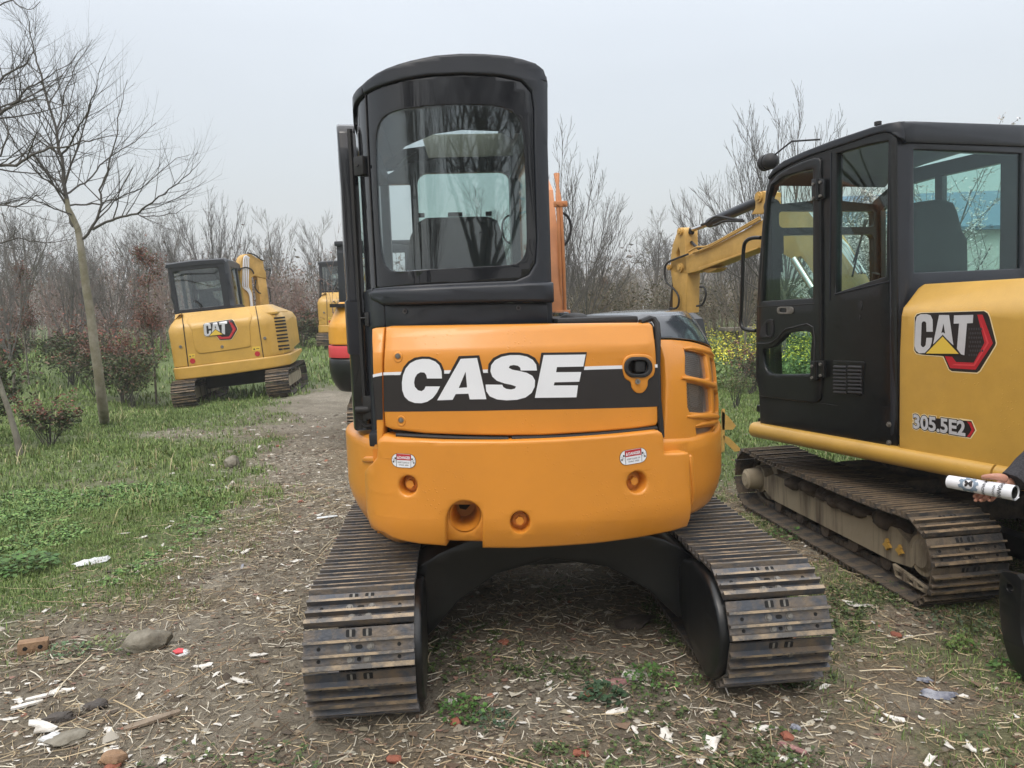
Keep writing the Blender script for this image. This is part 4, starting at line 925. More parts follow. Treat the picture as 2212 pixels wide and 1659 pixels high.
def cat_badge(conv, P, fr, parent, w, ls=1):
    T = lambda pts: P.uvs(fr, [conv(x, y) for x, y in pts])
    layers = [('cream', [(1117, 1262), (1130, 1240), (1160, 1231), (1400, 1224), (1555, 1219), (1580, 1232), (1592, 1262), (1633, 1420), (1628, 1440), (1530, 1600), (1510, 1613), (1350, 1603), (1330, 1590), (1296, 1512), (1280, 1508), (1165, 1500), (1128, 1492), (1113, 1470)]),
              ('decblk', [(1121, 1264), (1134, 1244), (1162, 1236), (1400, 1229), (1552, 1224), (1575, 1238), (1587, 1265), (1626, 1422), (1621, 1438), (1525, 1594), (1507, 1606), (1352, 1597), (1335, 1586), (1300, 1505), (1282, 1502), (1166, 1494), (1132, 1486), (1118, 1468)]),
              ('red', [(1511, 1246), (1543, 1246), (1608, 1424), (1500, 1588), (1342, 1578), (1309, 1504), (1354, 1508), (1378, 1540), (1489, 1545), (1556, 1420)]),
              ('redlt', [(1530, 1280), (1583, 1422), (1494, 1566), (1352, 1560), (1372, 1552), (1488, 1556), (1570, 1422)])]
    o = None
    for i, (m_, pts) in enumerate(layers):
        mb = MB(); mb.sheet(T(pts), P, .0004, w0=w-.0007*ls*(i+1), step=.05)
        o2 = mb.build(('badge', 'badge_border', 'badge_chevron', 'chevron_line')[i], m_, parent if i == 0 else o, smooth=False)
        if i == 0: o = o2; tag(o)
    w2 = w-.0036*ls
    mb = MB()
    for k in range(6):
        for j in range(7):
            x = 1462+k*15+(j % 2)*7.5; y = 1335+j*27
            if x > 1470+(y-1300)*.42*.9 and y < 1420 and x > 1540: continue
            if x > 1545 or x < 1448 or (y > 1490 and x > 1515): continue
            mb.prism(T(circ(x, y, 5.6, 6, 8.5)), lambda a, b, t: P(a, b, w2+.0004*ls-t), 0, .0003)
    mb.build('badge_dots', 'dkgrey', o, smooth=False)
    LCt = [(1236, 1352), (1235, 1278), (1222, 1250), (1196, 1242), (1160, 1243), (1136, 1258), (1128, 1290), (1122, 1440), (1130, 1470), (1150, 1486), (1188, 1484), (1218, 1450), (1229, 1420), (1232, 1390), (1196, 1390), (1191, 1435), (1181, 1447), (1169, 1447), (1161, 1435), (1166, 1300), (1173, 1288), (1188, 1288), (1195, 1298), (1196, 1352)]
    LAt = [(1275, 1248), (1337, 1248), (1364, 1436), (1298, 1374), (1235, 1442)]; LAth = [(1302, 1300), (1289, 1362), (1298, 1356), (1313, 1364)]
    LTt = [(1368, 1250), (1488, 1247), (1485, 1298), (1449, 1300), (1432, 1498), (1412, 1492), (1386, 1458), (1400, 1301), (1366, 1302)]
    for L_, ho in ((LCt, []), (LAt, [LAth]), (LTt, [])):
        mb = MB(); mb.sheet(T(L_), P, .0004, holes=[T(h_) for h_ in ho], w0=w2-.0008*ls, step=.05); mb.build('letter', 'silver', o, smooth=False)
    mb = MB(); mb.sheet(T([(1298, 1370), (1412, 1494), (1178, 1492)]), P, .0004, w0=w2-.0013*ls, step=.05); mb.build('triangle_border', 'decblk', o, smooth=False)
    mb = MB(); mb.sheet(T([(1298, 1382), (1398, 1489), (1194, 1487)]), P, .0004, w0=w2-.0019*ls, step=.05); mb.build('triangle', 'decyel', o, smooth=False)
cat_badge(Z5, PS, FY, sp2, -.012)
# model number badge
q0 = PS.uv(FY, *Z6(1212, 280)); q1 = PS.uv(FY, *Z6(1520, 328)); q2 = PS.uv(FY, *Z6(1218, 196))
hh = q2[1]-q0[1]
def mm(a, b, t): return PS(q0[0]+a, q0[1]+(q1[1]-q0[1])*a/(q1[0]-q0[0])+b, t)
wid = q1[0]-q0[0]
bs = None
for j, (of, m_) in enumerate(((.11, 'cream'), (.075, 'decblk'), (.035, 'silver'))):
    mb = MB(); r_ = put_text(mb, '305.5E2', mm, (0, 0), wid, -.0125-.0006*j, offset=of, height=hh, base=bs); bs = bs or None
    if j == 0:
        x0, x1, y0, y1 = r_; bs = (x0+.09, x1-.09, y0+.09, y1-.09)
        mb.bm.clear(); put_text(mb, '305.5E2', mm, (0, 0), wid, -.0125, offset=of, height=hh, base=bs)
        mb.prism([(wid*.90, -.008), (wid*1.10, -.008), (wid*1.20, hh*.5), (wid*1.12, hh+.010), (wid*.90, hh+.010)], lambda a, b, t: mm(a, b, t), -.0124, -.0126)
    elif j == 1:
        mb.prism([(wid*.05, hh*.1), (wid*1.09, -.003), (wid*1.175, hh*.5), (wid*1.11, hh+.004), (wid*.3, hh*.9)], lambda a, b, t: mm(a, b, t), -.0129, -.0131)
        mb.mi = 1; mb.prism([(wid*1.03, .0), (wid*1.085, .0), (wid*1.165, hh*.5), (wid*1.105, hh*.98), (wid*1.03, hh), (wid*1.075, hh*.8), (wid*1.115, hh*.5), (wid*1.07, hh*.2)], lambda a, b, t: mm(a, b, t), -.0135, -.0138)
    mb.build('model_number', [m_, 'red'], sp2, smooth=False)

# boom and stick reaching out to the left, in the machine's middle plane
BX = .87
def bp(pts, f): return [(lambda h: (h.y, h.z))(FY.hit(*f(x, y), 0, BX)) for x, y in pts]
mpx = lambda u, v, w: V(BX+w, u, v)
bt = bp([(335, 805), (350, 765), (400, 745), (570, 695), (700, 650), (1000, 500), (1200, 385)], ZB) + bp([(200, 585), (280, 556), (400, 556), (470, 600), (560, 740), (640, 870), (740, 1060), (830, 1250), (700, 1320), (600, 1130), (540, 1040), (480, 1000), (440, 935), (400, 885), (340, 900), (280, 865)], Z5) + bp([(1150, 655), (600, 862), (590, 872), (470, 900), (370, 884), (338, 845)], ZB)
mb = MB(); mb.sheet(bt, mpx, .15, bev=.006, step=.4); bo2 = mb.build('boom', 'yellow2', ry, ang=50)
mb = MB(); mb.sheet(bp([(600, 838), (900, 735), (1155, 645), (1152, 662), (900, 755), (600, 870)], ZB), mpx, .17, w0=-.01, bev=.003); mb.sheet(bp(smooth([(600, 860), (640, 885), (680, 885), (735, 862), (745, 840), (650, 845)], 2), ZB), mpx, .11, w0=.02, bev=.01); mb.build('boom_flange', 'yellow2', bo2)
ar = bp([(405, 480), (425, 464), (450, 468), (465, 490), (466, 560), (470, 690), (488, 900), (478, 1262), (350, 1262), (352, 1000), (330, 860), (335, 720), (352, 620), (385, 530)], ZB)
mb = MB(); mb.sheet(ar, lambda u, v, w: V(BX+.0+w, u, v), .15, holes=[bp([(405, 650), (418, 690), (416, 740), (385, 745), (384, 700)], ZB)], bev=.006, step=.5); mb.build('dipper_arm', 'yellow2', ry, ang=50)
mb = MB(); mb.sheet(bp([(335, 905), (352, 905), (345, 1080), (350, 1262), (272, 1268), (300, 1210), (318, 1060)], ZB), mpx, .10, w0=.02, bev=.01)
c0, c1 = bp([(310, 1330), (360, 1500)], ZB); mb.sheet([(c0[0]+.1, c0[1]+.1), (c0[0]-.15, c0[1]), (c0[0]-.3, c0[1]-.45), (c0[0]-.05, c0[1]-.75), (c0[0]+.35, c0[1]-.7), (c0[0]+.1, c0[1]-.45)], lambda u, v, w: V(BX-.18+w, u, v), .5, bev=.02, step=.4)
mb.build('bucket', 'black', ry)
h3 = lambda x, y, w=.07: FY.hit(*ZB(x, y), 0, BX)+V(w, 0, 0)
mb = MB(); mb.tube([h3(468, 492), h3(650, 425)], .021, 12); mb.build('cylinder_rod', 'chrome', ry)
mb = MB(); mb.tube([h3(632, 428), h3(645, 420), h3(1130, 205)], [.042, .046, .046], 16); mb.mi = 1; mb.cyl(h3(466, 520), h3(478, 475), .03, n=12); mb.build('arm_cylinder', ['char', 'rubber'], ry)
mb = MB(); mb.sheet(bp([(1128, 195), (1148, 145), (1195, 122), (1240, 140), (1240, 300), (1190, 340), (1090, 340), (1125, 285)], ZB), mpx, .14, w0=-.005, bev=.006)
mb.build('boom_lug', 'yellow2', bo2)
for x, y, r in ((1168, 180, .045), (430, 502, .038), (432, 838, .045), (330, 835, .03)):
    mb = MB(); c = FY.hit(*ZB(x, y), 0, BX); mb.cyl(c+V(-.022, 0, 0), c+V(.17, 0, 0), r, n=20); mb.cyl(c+V(-.034, 0, 0), c, r*.6, n=6); mb.build('pin', 'yellow2', bo2)
def hose(pts, r, m_='rubber', par=ry, w=-.03, nm='hydraulic_hose'):
    mb = MB(); mb.tube([FY.hit(*ZB(x, y), 0, BX)+V(w, 0, 0) for x, y in smooth(pts, 3, False)], r, 7); return mb.build(nm, m_, par)
hose([(520, 712), (460, 735), (380, 765), (330, 790), (305, 830), (305, 920), (325, 980), (380, 1030), (425, 1090), (435, 1160), (410, 1215), (350, 1218)], .0105)
hose([(575, 1020), (610, 1025), (630, 1070), (620, 1140), (590, 1190), (545, 1198)], .0105, w=.04)
hose([(645, 440), (700, 420), (740, 385), (790, 362), (860, 370), (960, 388), (1030, 395)], .012)
hose([(760, 445), (800, 430), (860, 405), (950, 400), (1040, 405)], .012)
hose([(520, 690), (600, 645), (700, 635), (900, 530), (1180, 370)], .010, 'yellow2', bo2, -.02, 'hydraulic_pipe')
hose([(560, 700), (700, 650), (900, 545), (1190, 385)], .010, 'yellow2', bo2, -.02, 'hydraulic_pipe')
hose([(470, 600), (510, 640), (550, 668)], .016, 'black', ry, .07)
for k in range(3):
    mb = MB(); mb.tube([FY.hit(*Z5(x, y), 0, BX-.06) for x, y in ((420+k*22, 560), (520+k*22, 690), (640+k*25, 820), (760+k*20, 990))], .010, 6); mb.build('hydraulic_pipe', 'chrome', bo2)
mb = MB(); mb.box((.95, 1.85, .75), (.3, .4, .5), bev=.05); mb.build('swing_post', 'yellow2', ry)
mb = MB(); mb.tube([FY.hit(*Z5(x, y), 0, BX-.02) for x, y in ((360, 900), (480, 1090))], .03, 12); mb.mi = 1; mb.tube([FY.hit(*Z5(x, y), 0, BX-.02) for x, y in ((480, 1090), (620, 1300))], .05, 12); mb.build('boom_cylinder', ['chrome', 'char'], ry)

# ================================================================== yellow excavator at the left, farther off
LM = pose(-5.02, 13.95, -.07, 8, -5.2, 0); FL = Frm(LM)
lx = tag(empty('mini_excavator', LM), 'yellow excavator with black cab leaning to one side on the grass beside the shrubs', 'excavator', 'excavators parked around the yard')
for sx in (-1, 1): track(lx, sx*.79, .40, 1.93, .222, 34, True, False)
mb = MB(); mb.box((0, 0, .36), (1.2, .8, .22), bev=.03); mb.cyl((0, 0, .45), (0, 0, .66), .4, n=30); mb.build('car_body', 'blackm', lx)
PLp = lambda z: max(0, z-1.42)*1.0
PL = Path([(-.98, .7), (-.98, -.7)] + arc(-.86, -.80, .12, 180, 270, 5) + [(-.4, -.93), (0, -.935), (.40, -.92)] + arc(.55, -.50, .42, 270, 360, 8)[1:] + [(.97, 0), (.97, .9)], PLp)
q = lambda pts: PL.uvs(FL, zz(Z7, pts))
body_top = q([(243, 706), (345, 692), (620, 664), (950, 630), (1085, 618)]); body_bot = q([(262, 1138), (400, 1126), (1012, 1056)])
uend = PL.L[-1]
mb = MB(); o = [(.9, body_top[0][1]-.04)] + body_top + [(uend, 1.50), (uend, .86)] + body_bot[::-1] + [(.9, body_bot[0][1])]
mb.sheet(o, PL, .05, bev=.012, step=.1); bl_ = mb.build('rear_body', 'yellow', lx, ang=50)
mb = MB(); zt_ = body_bot[1][1]; mb.sheet([(.3, zt_-.18), (.9, zt_-.20), (1.5, zt_-.22), (2.5, zt_-.22), (uend-1.0, zt_-.18), (uend, zt_-.05), (uend, zt_+.02), (.3, zt_-.01)], PL, .3, bev=.02, w0=-.022, step=.1); mb.box((0, -.1, .80), (1.8, 1.3, .12)); mb.build('counterweight', 'yellow', lx, ang=50)
mb = MB(); mb.box((0, -.05, 1.15), (1.7, 1.5, .6)); mb.box((.15, -.2, 1.49), (1.5, 1.2, .05), bev=.02); mb.build('upper_frame', 'yellow', lx)
mb = MB(); pn = q(smooth([(408, 705), (884, 655), (898, 800), (908, 940), (890, 968), (700, 996), (520, 1020), (475, 1012), (450, 970), (425, 830)], 2)); mb.sheet(pn, PL, .02, bev=.012, w0=-.014, step=.1); mb.build('rear_door', 'yellow', bl_, ang=50)
for a in ([(345, 695), (398, 1126)], [(950, 636), (1012, 1056)]): mb = MB(); mb.tube([PL(u, v, -.003) for u, v in q([(a[0][0]+(a[1][0]-a[0][0])*k/12, a[0][1]+(a[1][1]-a[0][1])*k/12) for k in range(13)])], .009, 4); mb.build('panel_gap', 'blackm', bl_)
for (x, y) in ((335, 965), (1022, 895), (675, 965)): mb = MB(); u, v = q([(x, y)])[0]; c = PL(u, v, -.014); mb.cyl(c, c+V(0, -.012, 0), .028, .022, n=14); mb.build('panel_lock', 'bolt', bl_)
for (x, y) in ((433, 1082), (962, 1023)): mb = MB(); u, v = q([(x, y)])[0]; c = PL(u, v, -.001); mb.cyl(c, c+V(0, -.008, 0), .045, n=18); mb.build('reflector', 'red', bl_)
for (x0, y0, x1, y1) in ((400, 1026, 452, 1058), (920, 966, 985, 999)):
    mb = MB(); a = q([(x0, y0), (x1, y0-4), (x1, y1-4), (x0, y1)]); mb.sheet(a, PL, .002, w0=-.003)
    mb.mi = 1; (ua, va), (ub_, vb_) = a[3], a[1]; du, dv = ub_-ua, vb_-va
    mb.prism([(ua+du*.12, va+dv*.2), (ua+du*.38, va+dv*.2), (ua+du*.25, va+dv*.8)], lambda s_, t_, k: PL(s_, t_, -.004-k), 0, .0006); mb.prism([(ua+du*.5, va+dv*.4), (ua+du*.85, va+dv*.4), (ua+du*.85, va+dv*.55), (ua+du*.5, va+dv*.55)], lambda s_, t_, k: PL(s_, t_, -.004-k), 0, .0006)
    mb.build('warning_label', ['decyel', 'decblk'], bl_, smooth=False)
mb = MB()
for k in range(10):
    y_ = 722+k*26.5+(6 if k > 4 else 0)+(10 if k > 7 else 0)
    u0b, v0b = q([(1095+k*4.3, y_+4)])[0]; u1b, v1b = q([(1165+k*4.7, y_-2)])[0]
    mb.sheet([(u0b, v0b), (u1b+.12, v1b), (u1b+.12, v1b-.030), (u0b, v0b-.030)], PL, .004, w0=-.006, step=.04)
mb.build('vent_slots', 'blackm', bl_, smooth=False)
A_ = np.array([[1125, 1240, 1], [1632, 1425, 1], [1330, 1600, 1]], float); B_ = np.array([[522, 776], [803, 820], [652, 914]], float); AF = np.linalg.solve(A_, B_)
cat_badge(lambda x, y: Z7(*(np.array([x, y, 1.]) @ AF)), PL, FL, bl_, -.016, 3)
# cab
cb = empty('cab'); cb.parent = lx
PLC = Path([(-.97, 1.0), (-.97, -.30)] + arc(-.91, -.36, .06, 180, 270, 4) + [(-.4, -.42), (.02, -.42)] + arc(.02, -.36, .06, 270, 360, 4)[1:] + [(.08, .2), (.08, 1.0)])
q = lambda pts: PLC.uvs(FL, zz(Z7, pts))
tl = q([(212, 300)])[0]; tr_ = q([(685, 250)])[0]; zt_ = (tl[1]+tr_[1])/2; zb_ = 1.38; U1 = PLC.L[-1]
rw = q([(268, 350), (640, 318), (684, 628), (320, 662)]); zwa = (rw[0][1]+rw[1][1])/2; zwb = (rw[2][1]+rw[3][1])/2; ua, ub_ = (rw[0][0]+rw[3][0])/2, (rw[1][0]+rw[2][0])/2
c0 = PLC.L[1]+.03; c1 = PLC.L[-3]-.0
sidew = [(U1-1.12, zwb), (U1-.62, zwb), (U1-.62, zwa), (U1-1.12, zwa)]; sidew2 = [(U1-.55, zwb), (U1-.08, zwb-.1), (U1-.14, zwa-.05), (U1-.55, zwa)]
leftw = [(.12, 1.1), (.55, 1.1), (.55, zwa), (.16, zwa)]; leftw2 = [(.62, zwb), (1.15, zwb), (1.15, zwa), (.62, zwa)]
mb = MB(); mb.sheet([(0, zb_-.5), (U1, zb_-.1), (U1, zt_-.12), (U1-.35, zt_-.02), (U1-.9, zt_), (.9, zt_), (.3, zt_-.04), (0, zt_-.15)], PLC, .05, holes=[[(ua, zwb), (ub_, zwb), (ub_, zwa), (ua, zwa)], sidew, sidew2, leftw, leftw2], bev=.008, step=.12); mb.build('cab_frame', 'char', cb, ang=50)
mb = MB(); mb.sheet([(-.94, 1.0), (.05, 1.0), (.05, zt_-.1), (-.94, zt_-.1)], lambda u, v, w: V(u, 1.0-w, v), .05, holes=[rrect(-.86, 1.15, -.03, 2.05, .05), rrect(-.86, 2.12, -.03, 2.26, .03)], bev=.01, step=.4)
mb.loft([[V(-.97, y, z-.05), V(-.95, y, z+.01), V(-.5, y, z+.03), V(.04, y, z+.01), V(.08, y, z-.05)] for y, z in ((-.44, zt_-.01), (-.40, zt_+.015), (.6, zt_+.01), (.9, zt_-.05), (1.02, zt_-.15))]); mb.box((-.55, -.1, zt_+.04), (.14, .2, .04), bev=.01); mb.build('roof', 'char', cb, ang=50)
mb = MB(); mb.sheet([(ua, zwb), (ub_, zwb), (ub_, zwa), (ua, zwa)], PLC, .004, w0=.015, step=.4); mb.build('rear_glass', 'glgrey', cb)
mb = MB(); mb.sheet([(U1-1.12, zwb), (U1-.08, zwb-.1), (U1-.14, zwa-.05), (U1-.62, zwa), (U1-1.12, zwa)], PLC, .004, w0=.02, step=.4); mb.build('side_glass', 'glclear', cb)
mb = MB(); mb.sheet(rrect(-.87, 1.14, -.02, 2.27, .03), lambda u, v, w: V(u, .97-w, v), .004, grid=False); mb.build('windscreen', 'glclear', cb)
mb = MB(); sb = [(-.68, 1.35), (-.70, 1.70), (-.66, 1.84), (-.58, 1.90), (-.56, 2.02), (-.52, 2.07), (-.38, 2.07), (-.34, 2.02), (-.32, 1.90), (-.24, 1.84), (-.20, 1.70), (-.22, 1.35)]
mb.sheet(sb, lambda u, v, w: V(u, -.08+w, v), .12, bev=.03, step=.15); mb.box((-.45, .25, 1.38), (.48, .5, .14), bev=.05); mb.build('driver_seat', 'seat', cb, ang=50)
mb = MB(); hs = [FL.hit(*Z7(x, y), 1, -.46) for x, y in smooth([(440, 590), (455, 595), (480, 615), (500, 645), (508, 680)], 3, False)]; mb.tube(hs, .012, 6); mb.build('hydraulic_hose', 'rubber', cb)
# boom swung to the right side
BM_ = LM @ Matrix.Translation(V(.30, .95, 0)) @ Matrix.Rotation(R_(-42), 4, 'Z'); FB = Frm(BM_); BI = LM.inverted()
q = lambda pts: [(lambda h: (h.y, h.z))(FB.hit(*Z7(x, y), 0, 0)) for x, y in pts]
def lsub(nm, mb, m_): 
    o = mb.build(nm, m_, lx, ang=45); o.matrix_local = BI @ BM_; return o
mb = MB(); mb.sheet(q([(838, 640), (822, 450), (820, 290), (836, 232), (862, 208), (905, 206), (960, 240), (1010, 262), (1016, 330), (1032, 355), (1036, 410), (990, 400), (940, 385), (915, 400), (930, 620), (905, 700), (850, 760)]), lambda u, v, w: V(-w, u, v), .16, bev=.008, step=.5); b3 = lsub('boom', mb, 'yellow2')
mb = MB(); mb.sheet(q([(965, 395), (1035, 410), (1062, 615), (1060, 720), (995, 715), (985, 560)]), lambda u, v, w: V(-w, u, v), .14, bev=.008, w0=.01, step=.5); lsub('dipper_arm', mb, 'yellow2')
for k in range(4):
    mb = MB(); pts = smooth([(892+k*7-22, 222+k*6), (858+k*12-10, 235+k*4), (842+k*14, 290), (838+k*14, 430), (840+k*14, 480), (888+k*6, 530), (903+k*4, 635)], 3, False)
    mb.tube([(lambda h: V(.02, h.y, h.z))(FB.hit(*Z7(x, y), 0, 0)) for x, y in pts], .012, 6); o = mb.build('hydraulic_pipe', 'white', None); o.parent = b3
mb = MB()
for pts in ([(870, 200), (930, 215), (975, 250), (1000, 262)], [(1030, 335), (1055, 330), (1056, 370), (1040, 410)], [(790, 345), (850, 318), (905, 335), (925, 370)], [(940, 420), (935, 480), (960, 520), (980, 530)], [(1045, 480), (1058, 540), (1060, 600)]):
    mb.tube([(lambda h: V(.03, h.y, h.z))(FB.hit(*Z7(x, y), 0, 0)) for x, y in smooth(pts, 3, False)], .014, 6)
o = mb.build('hydraulic_hose', 'rubber', None); o.parent = b3
mb = MB(); mb.cyl((.08, -.02, .65), (.08, -.02, 1.3), .11, n=16); mb.cyl((0, .12, 1.5), (.16, .12, 1.5), .05, n=12); lsub('swing_post', mb, 'yellow2')
mb = MB(); mb.prism([(.15, 1.05), (.35, 1.0), (.45, .8), (.35, .5), (.1, .45), (.0, .55), (.12, .75)], lambda a, b, t: V(t, a, b), -.12, .28); lsub('bucket', mb, 'black')
# a second, like it, standing farther back
fx = copy_tree(lx); fx.matrix_world = pose(-4.62, 22.4, .36, 3, -1.0, 0)
tag(fx, 'farthest yellow excavator, mostly hidden behind the open door of the orange one', 'excavator')

# ================================================================== excavator with a red band, just showing behind the orange one
NM = pose(-1.20, 9.25, 0, 0, 0, 0); FN = Frm(NM)
nx = tag(empty('mini_excavator', NM), 'amber excavator with a red band round its black tail, almost hidden behind the orange one', 'excavator', 'excavators parked around the yard')
for sx in (-1, 1): tr = track(nx, sx*.66, .32, 1.6, .20, 30, True, False); tr.matrix_local = Matrix.Rotation(R_(10), 4, 'Z')
mb = MB(); mb.box((0, 0, .34), (1.2, .8, .2), bev=.03); mb.cyl((0, 0, .4), (0, 0, .62), .4, n=30); mb.build('car_body', 'blackm', nx)
PN = Path([(-.93, .9), (-.93, -.45)] + arc(-.63, -.55, .30, 180, 270, 8) + [(0, -.90)] + arc(.63, -.55, .30, 270, 360, 8) + [(.93, .9)], lambda z: max(0, .86-z)**2*1.5+max(0, z-1.35)*.5)
UN = PN.L[-1]
mb = MB(); mb.sheet([(0, .62), (.2, .58), (UN-.2, .58), (UN, .62), (UN, .98), (0, .98)], PN, .2, bev=.03, w0=-.01, step=.1); mb.build('counterweight', 'black', nx, ang=50)
mb = MB(); mb.sheet([(0, .985), (UN, .985), (UN, 1.12), (0, 1.12)], PN, .06, bev=.004, w0=-.012, step=.1); mb.build('red_band', 'redlt', nx)
mb = MB(); hl = [[(u, z), (u+.34, z), (u+.34, z+.085), (u, z+.085)] for u in (.75, 2.6) for z in (1.17, 1.285, 1.40)]
hl2 = [(UN*0+.0, 1.135), (UN, 1.135), (UN, 1.62), (0, 1.62)]
mb.sheet(hl2, PN, .04, holes=hl, bev=.008, w0=-.004, step=.1); hd = mb.build('hood', mat('amber_paint', (.70, .33, .03), .35, coat=.3, var=.06), nx, ang=50)
mb = MB(); mb.sheet([(.02, 1.14), (UN-.02, 1.14), (UN-.02, 1.55), (.02, 1.55)], PN, .03, w0=.05, step=.15); mb.box((0, 0, 1.58), (1.7, 1.6, .04)); mb.build('hood_liner', 'blackm', nx)
mb = MB(); u = 1.28; mb.sheet([(u, 1.50), (u+.12, 1.50), (u+.12, 1.60), (u, 1.60)], PN, .001, w0=-.006); mb.mi = 1; mb.prism([(u+.02, 1.515), (u+.10, 1.515), (u+.06, 1.585)], lambda a, b, t: PN(a, b, t), -.0065, -.008); mb.build('warning_label', ['decyel', 'decblk'], hd, smooth=False)
mb = MB(); PNC = Path([(-.88, 1.0), (-.88, -.2), (-.82, -.26), (.0, -.26), (.06, -.2), (.06, 1.0)])
mb.sheet([(0, 1.5), (PNC.L[-1], 1.5), (PNC.L[-1], 2.3), (0, 2.3)], PNC, .05, holes=[[(.1, 1.65), (1.1, 1.65), (1.1, 2.2), (.1, 2.2)], [(1.35, 1.65), (2.05, 1.65), (2.05, 2.2), (1.35, 2.2)], [(2.4, 1.65), (3.3, 1.65), (3.3, 2.2), (2.4, 2.2)]], bev=.01, step=.2)
mb.box((-.41, .4, 2.32), (.98, 1.3, .06), bev=.02); mb.build('cab', 'char', nx)
mb = MB(); beam(mb, [(.35, 1.0, .8), (.35, 1.05, 1.5), (.35, 1.4, 2.1), (.35, 2.3, 2.3), (.35, 2.6, 1.4), (.35, 2.6, .6)], .16, [.2, .25, .28, .22, .2, .14]); mb.build('boom', 'yellow2', nx)

# ================================================================== terrain
def npn(x, y, f, seed=0):
    "smooth value noise, vectorised, 0..1"
    x = np.asarray(x, float)*f+seed*17.3; y = np.asarray(y, float)*f+seed*9.1
    xi = np.floor(x); yi = np.floor(y); fx = x-xi; fy = y-yi; fx = fx*fx*(3-2*fx); fy = fy*fy*(3-2*fy)
    def h(a, b):
        v = np.sin(a*127.1+b*311.7+seed*74.7)*43758.5453; return v-np.floor(v)
    return (h(xi, yi)*(1-fx)+h(xi+1, yi)*fx)*(1-fy)+(h(xi, yi+1)*(1-fx)+h(xi+1, yi+1)*fx)*fy
def sstep(a, b, x): t = np.clip((x-a)/(b-a), 0, 1); return t*t*(3-2*t)
TMI = TM
def hgt(x, y, fine=True):
    x = np.asarray(x, float); y = np.asarray(y, float)
    h = .38*sstep(14.5, 21, y) + .0*x
    wl = np.exp(-(((x+5.0)/2.2)**2+((y-13.9)/2.4)**2)**2)
    h = h*(1-wl)+wl*(-.075+.091*(x+5.0))
    d = np.sqrt(((x-2.2)/1.9)**2+((y-4.6)/2.6)**2); wr = 1-sstep(.8, 1.35, d)
    pz = .006-.0268*((y-3.457)*.995-(x-2.217)*.102)+.027*((x-2.217)*.995)
    h = h*(1-wr)+wr*pz
    if fine:
        near = np.exp(-((np.maximum(0, y-9))/8)**2)
        flat = 1-.75*np.exp(-(((x-.1)/1.4)**2+((y-3.8)/1.7)**2)**2)
        h = h + near*flat*((npn(x, y, 1.3, 1)-.5)*.05+(npn(x, y, 4.1, 2)-.5)*.034+(npn(x, y, 11, 3)-.5)*.020+(npn(x, y, 27, 4)-.5)*.010)-.006
    return h
def ghit(px, py, z=0.0):
    d = pray(px, py); p = CAMP
    for _ in range(6):
        t = (z-CH)/d.z; p = CAMP+d*t; z = float(hgt(p.x, p.y, False))
    return V(p.x, p.y, z)
G_line = [ghit(x, y) for x, y in ((-400, 1560), (0, 1375), (130, 1315), (235, 1290), (300, 1262), (350, 1230), (430, 1190), (500, 1130), (525, 1075), (520, 1010), (545, 930), (590, 880), (660, 800), (690, 750))]
GX = np.array([p.x for p in G_line]); GY = np.array([p.y for p in G_line])
def gline_x(y): return  np.interp(y, np.concatenate([[GY[0]-3], GY, [60]]), np.concatenate([[GX[0]-1.5], GX, [-9]]))
order = np.argsort(GY); GY = GY[order]; GX = GX[order]
def masks(x, y):
    "grass cover, straw cover, mud tone"
    n1 = npn(x, y, .9, 5); n2 = npn(x, y, 2.7, 6); n3 = npn(x, y, 7, 7)
    e = gline_x(y)+(n2-.5)*.7+(n3-.5)*.35
    g = sstep(.55, -.6, x-e)                                  # the green ground left of the trail
    g = g*(1-.55*sstep(.55, .75, n1)*(1-sstep(3, 5.5, -x+.0*y)*.6))
    e2 = .9+.0*y                                              # grass right of and behind the machines
    gr = sstep(5.5, 7.5, y)*sstep(.6, 2.2, x+(n2-.5)*1.2)
    gr = np.maximum(gr, .45*sstep(1.0, 1.7, x)*sstep(.35, .6, n2))
    g = np.maximum(g, gr)
    g = np.maximum(g, sstep(13, 16, y))
    g = np.maximum(g, .5*sstep(.60, .78, n2)*sstep(2.6, 2.0, y)*sstep(-1.2, .0, x))
    bare = np.exp(-(((x+4.3)/1.1)**2+((y-9.3)/.4)**2)); g = g*(1-.7*bare)
    st = np.clip(sstep(.9, 1.8, x)*.8+sstep(2.75, 2.2, y)*.9*sstep(-1.4, -.2, x)+.35+.5*np.exp(-((x-e)/.45)**2), 0, 1)*(.35+n2)*(1-.5*g)*sstep(14, 6, y)
    under = np.exp(-(((x-.2)/1.1)**2+((y-3.9)/1.6)**2)**2)
    return np.clip(g, 0, 1), np.clip(st, 0, 1), n1*.6+n3*.4, under
def axis(lo, hi, step, far, g=1.13):
    a = [lo]; 
    while a[-1] < hi: a.append(a[-1]+step)
    s_ = step
    while a[-1] < far: s_ *= g; a.append(a[-1]+s_)
    b = [lo]; s_ = step
    while b[-1] > -far: s_ *= g; b.append(b[-1]-s_)
    return np.array(b[::-1][:-1]+a)
xs = axis(-5.5, 4.5, .035, 125); ys = axis(1.2, 9.0, .035, 115)
X_, Y_ = np.meshgrid(xs, ys); Zg = hgt(X_, Y_)
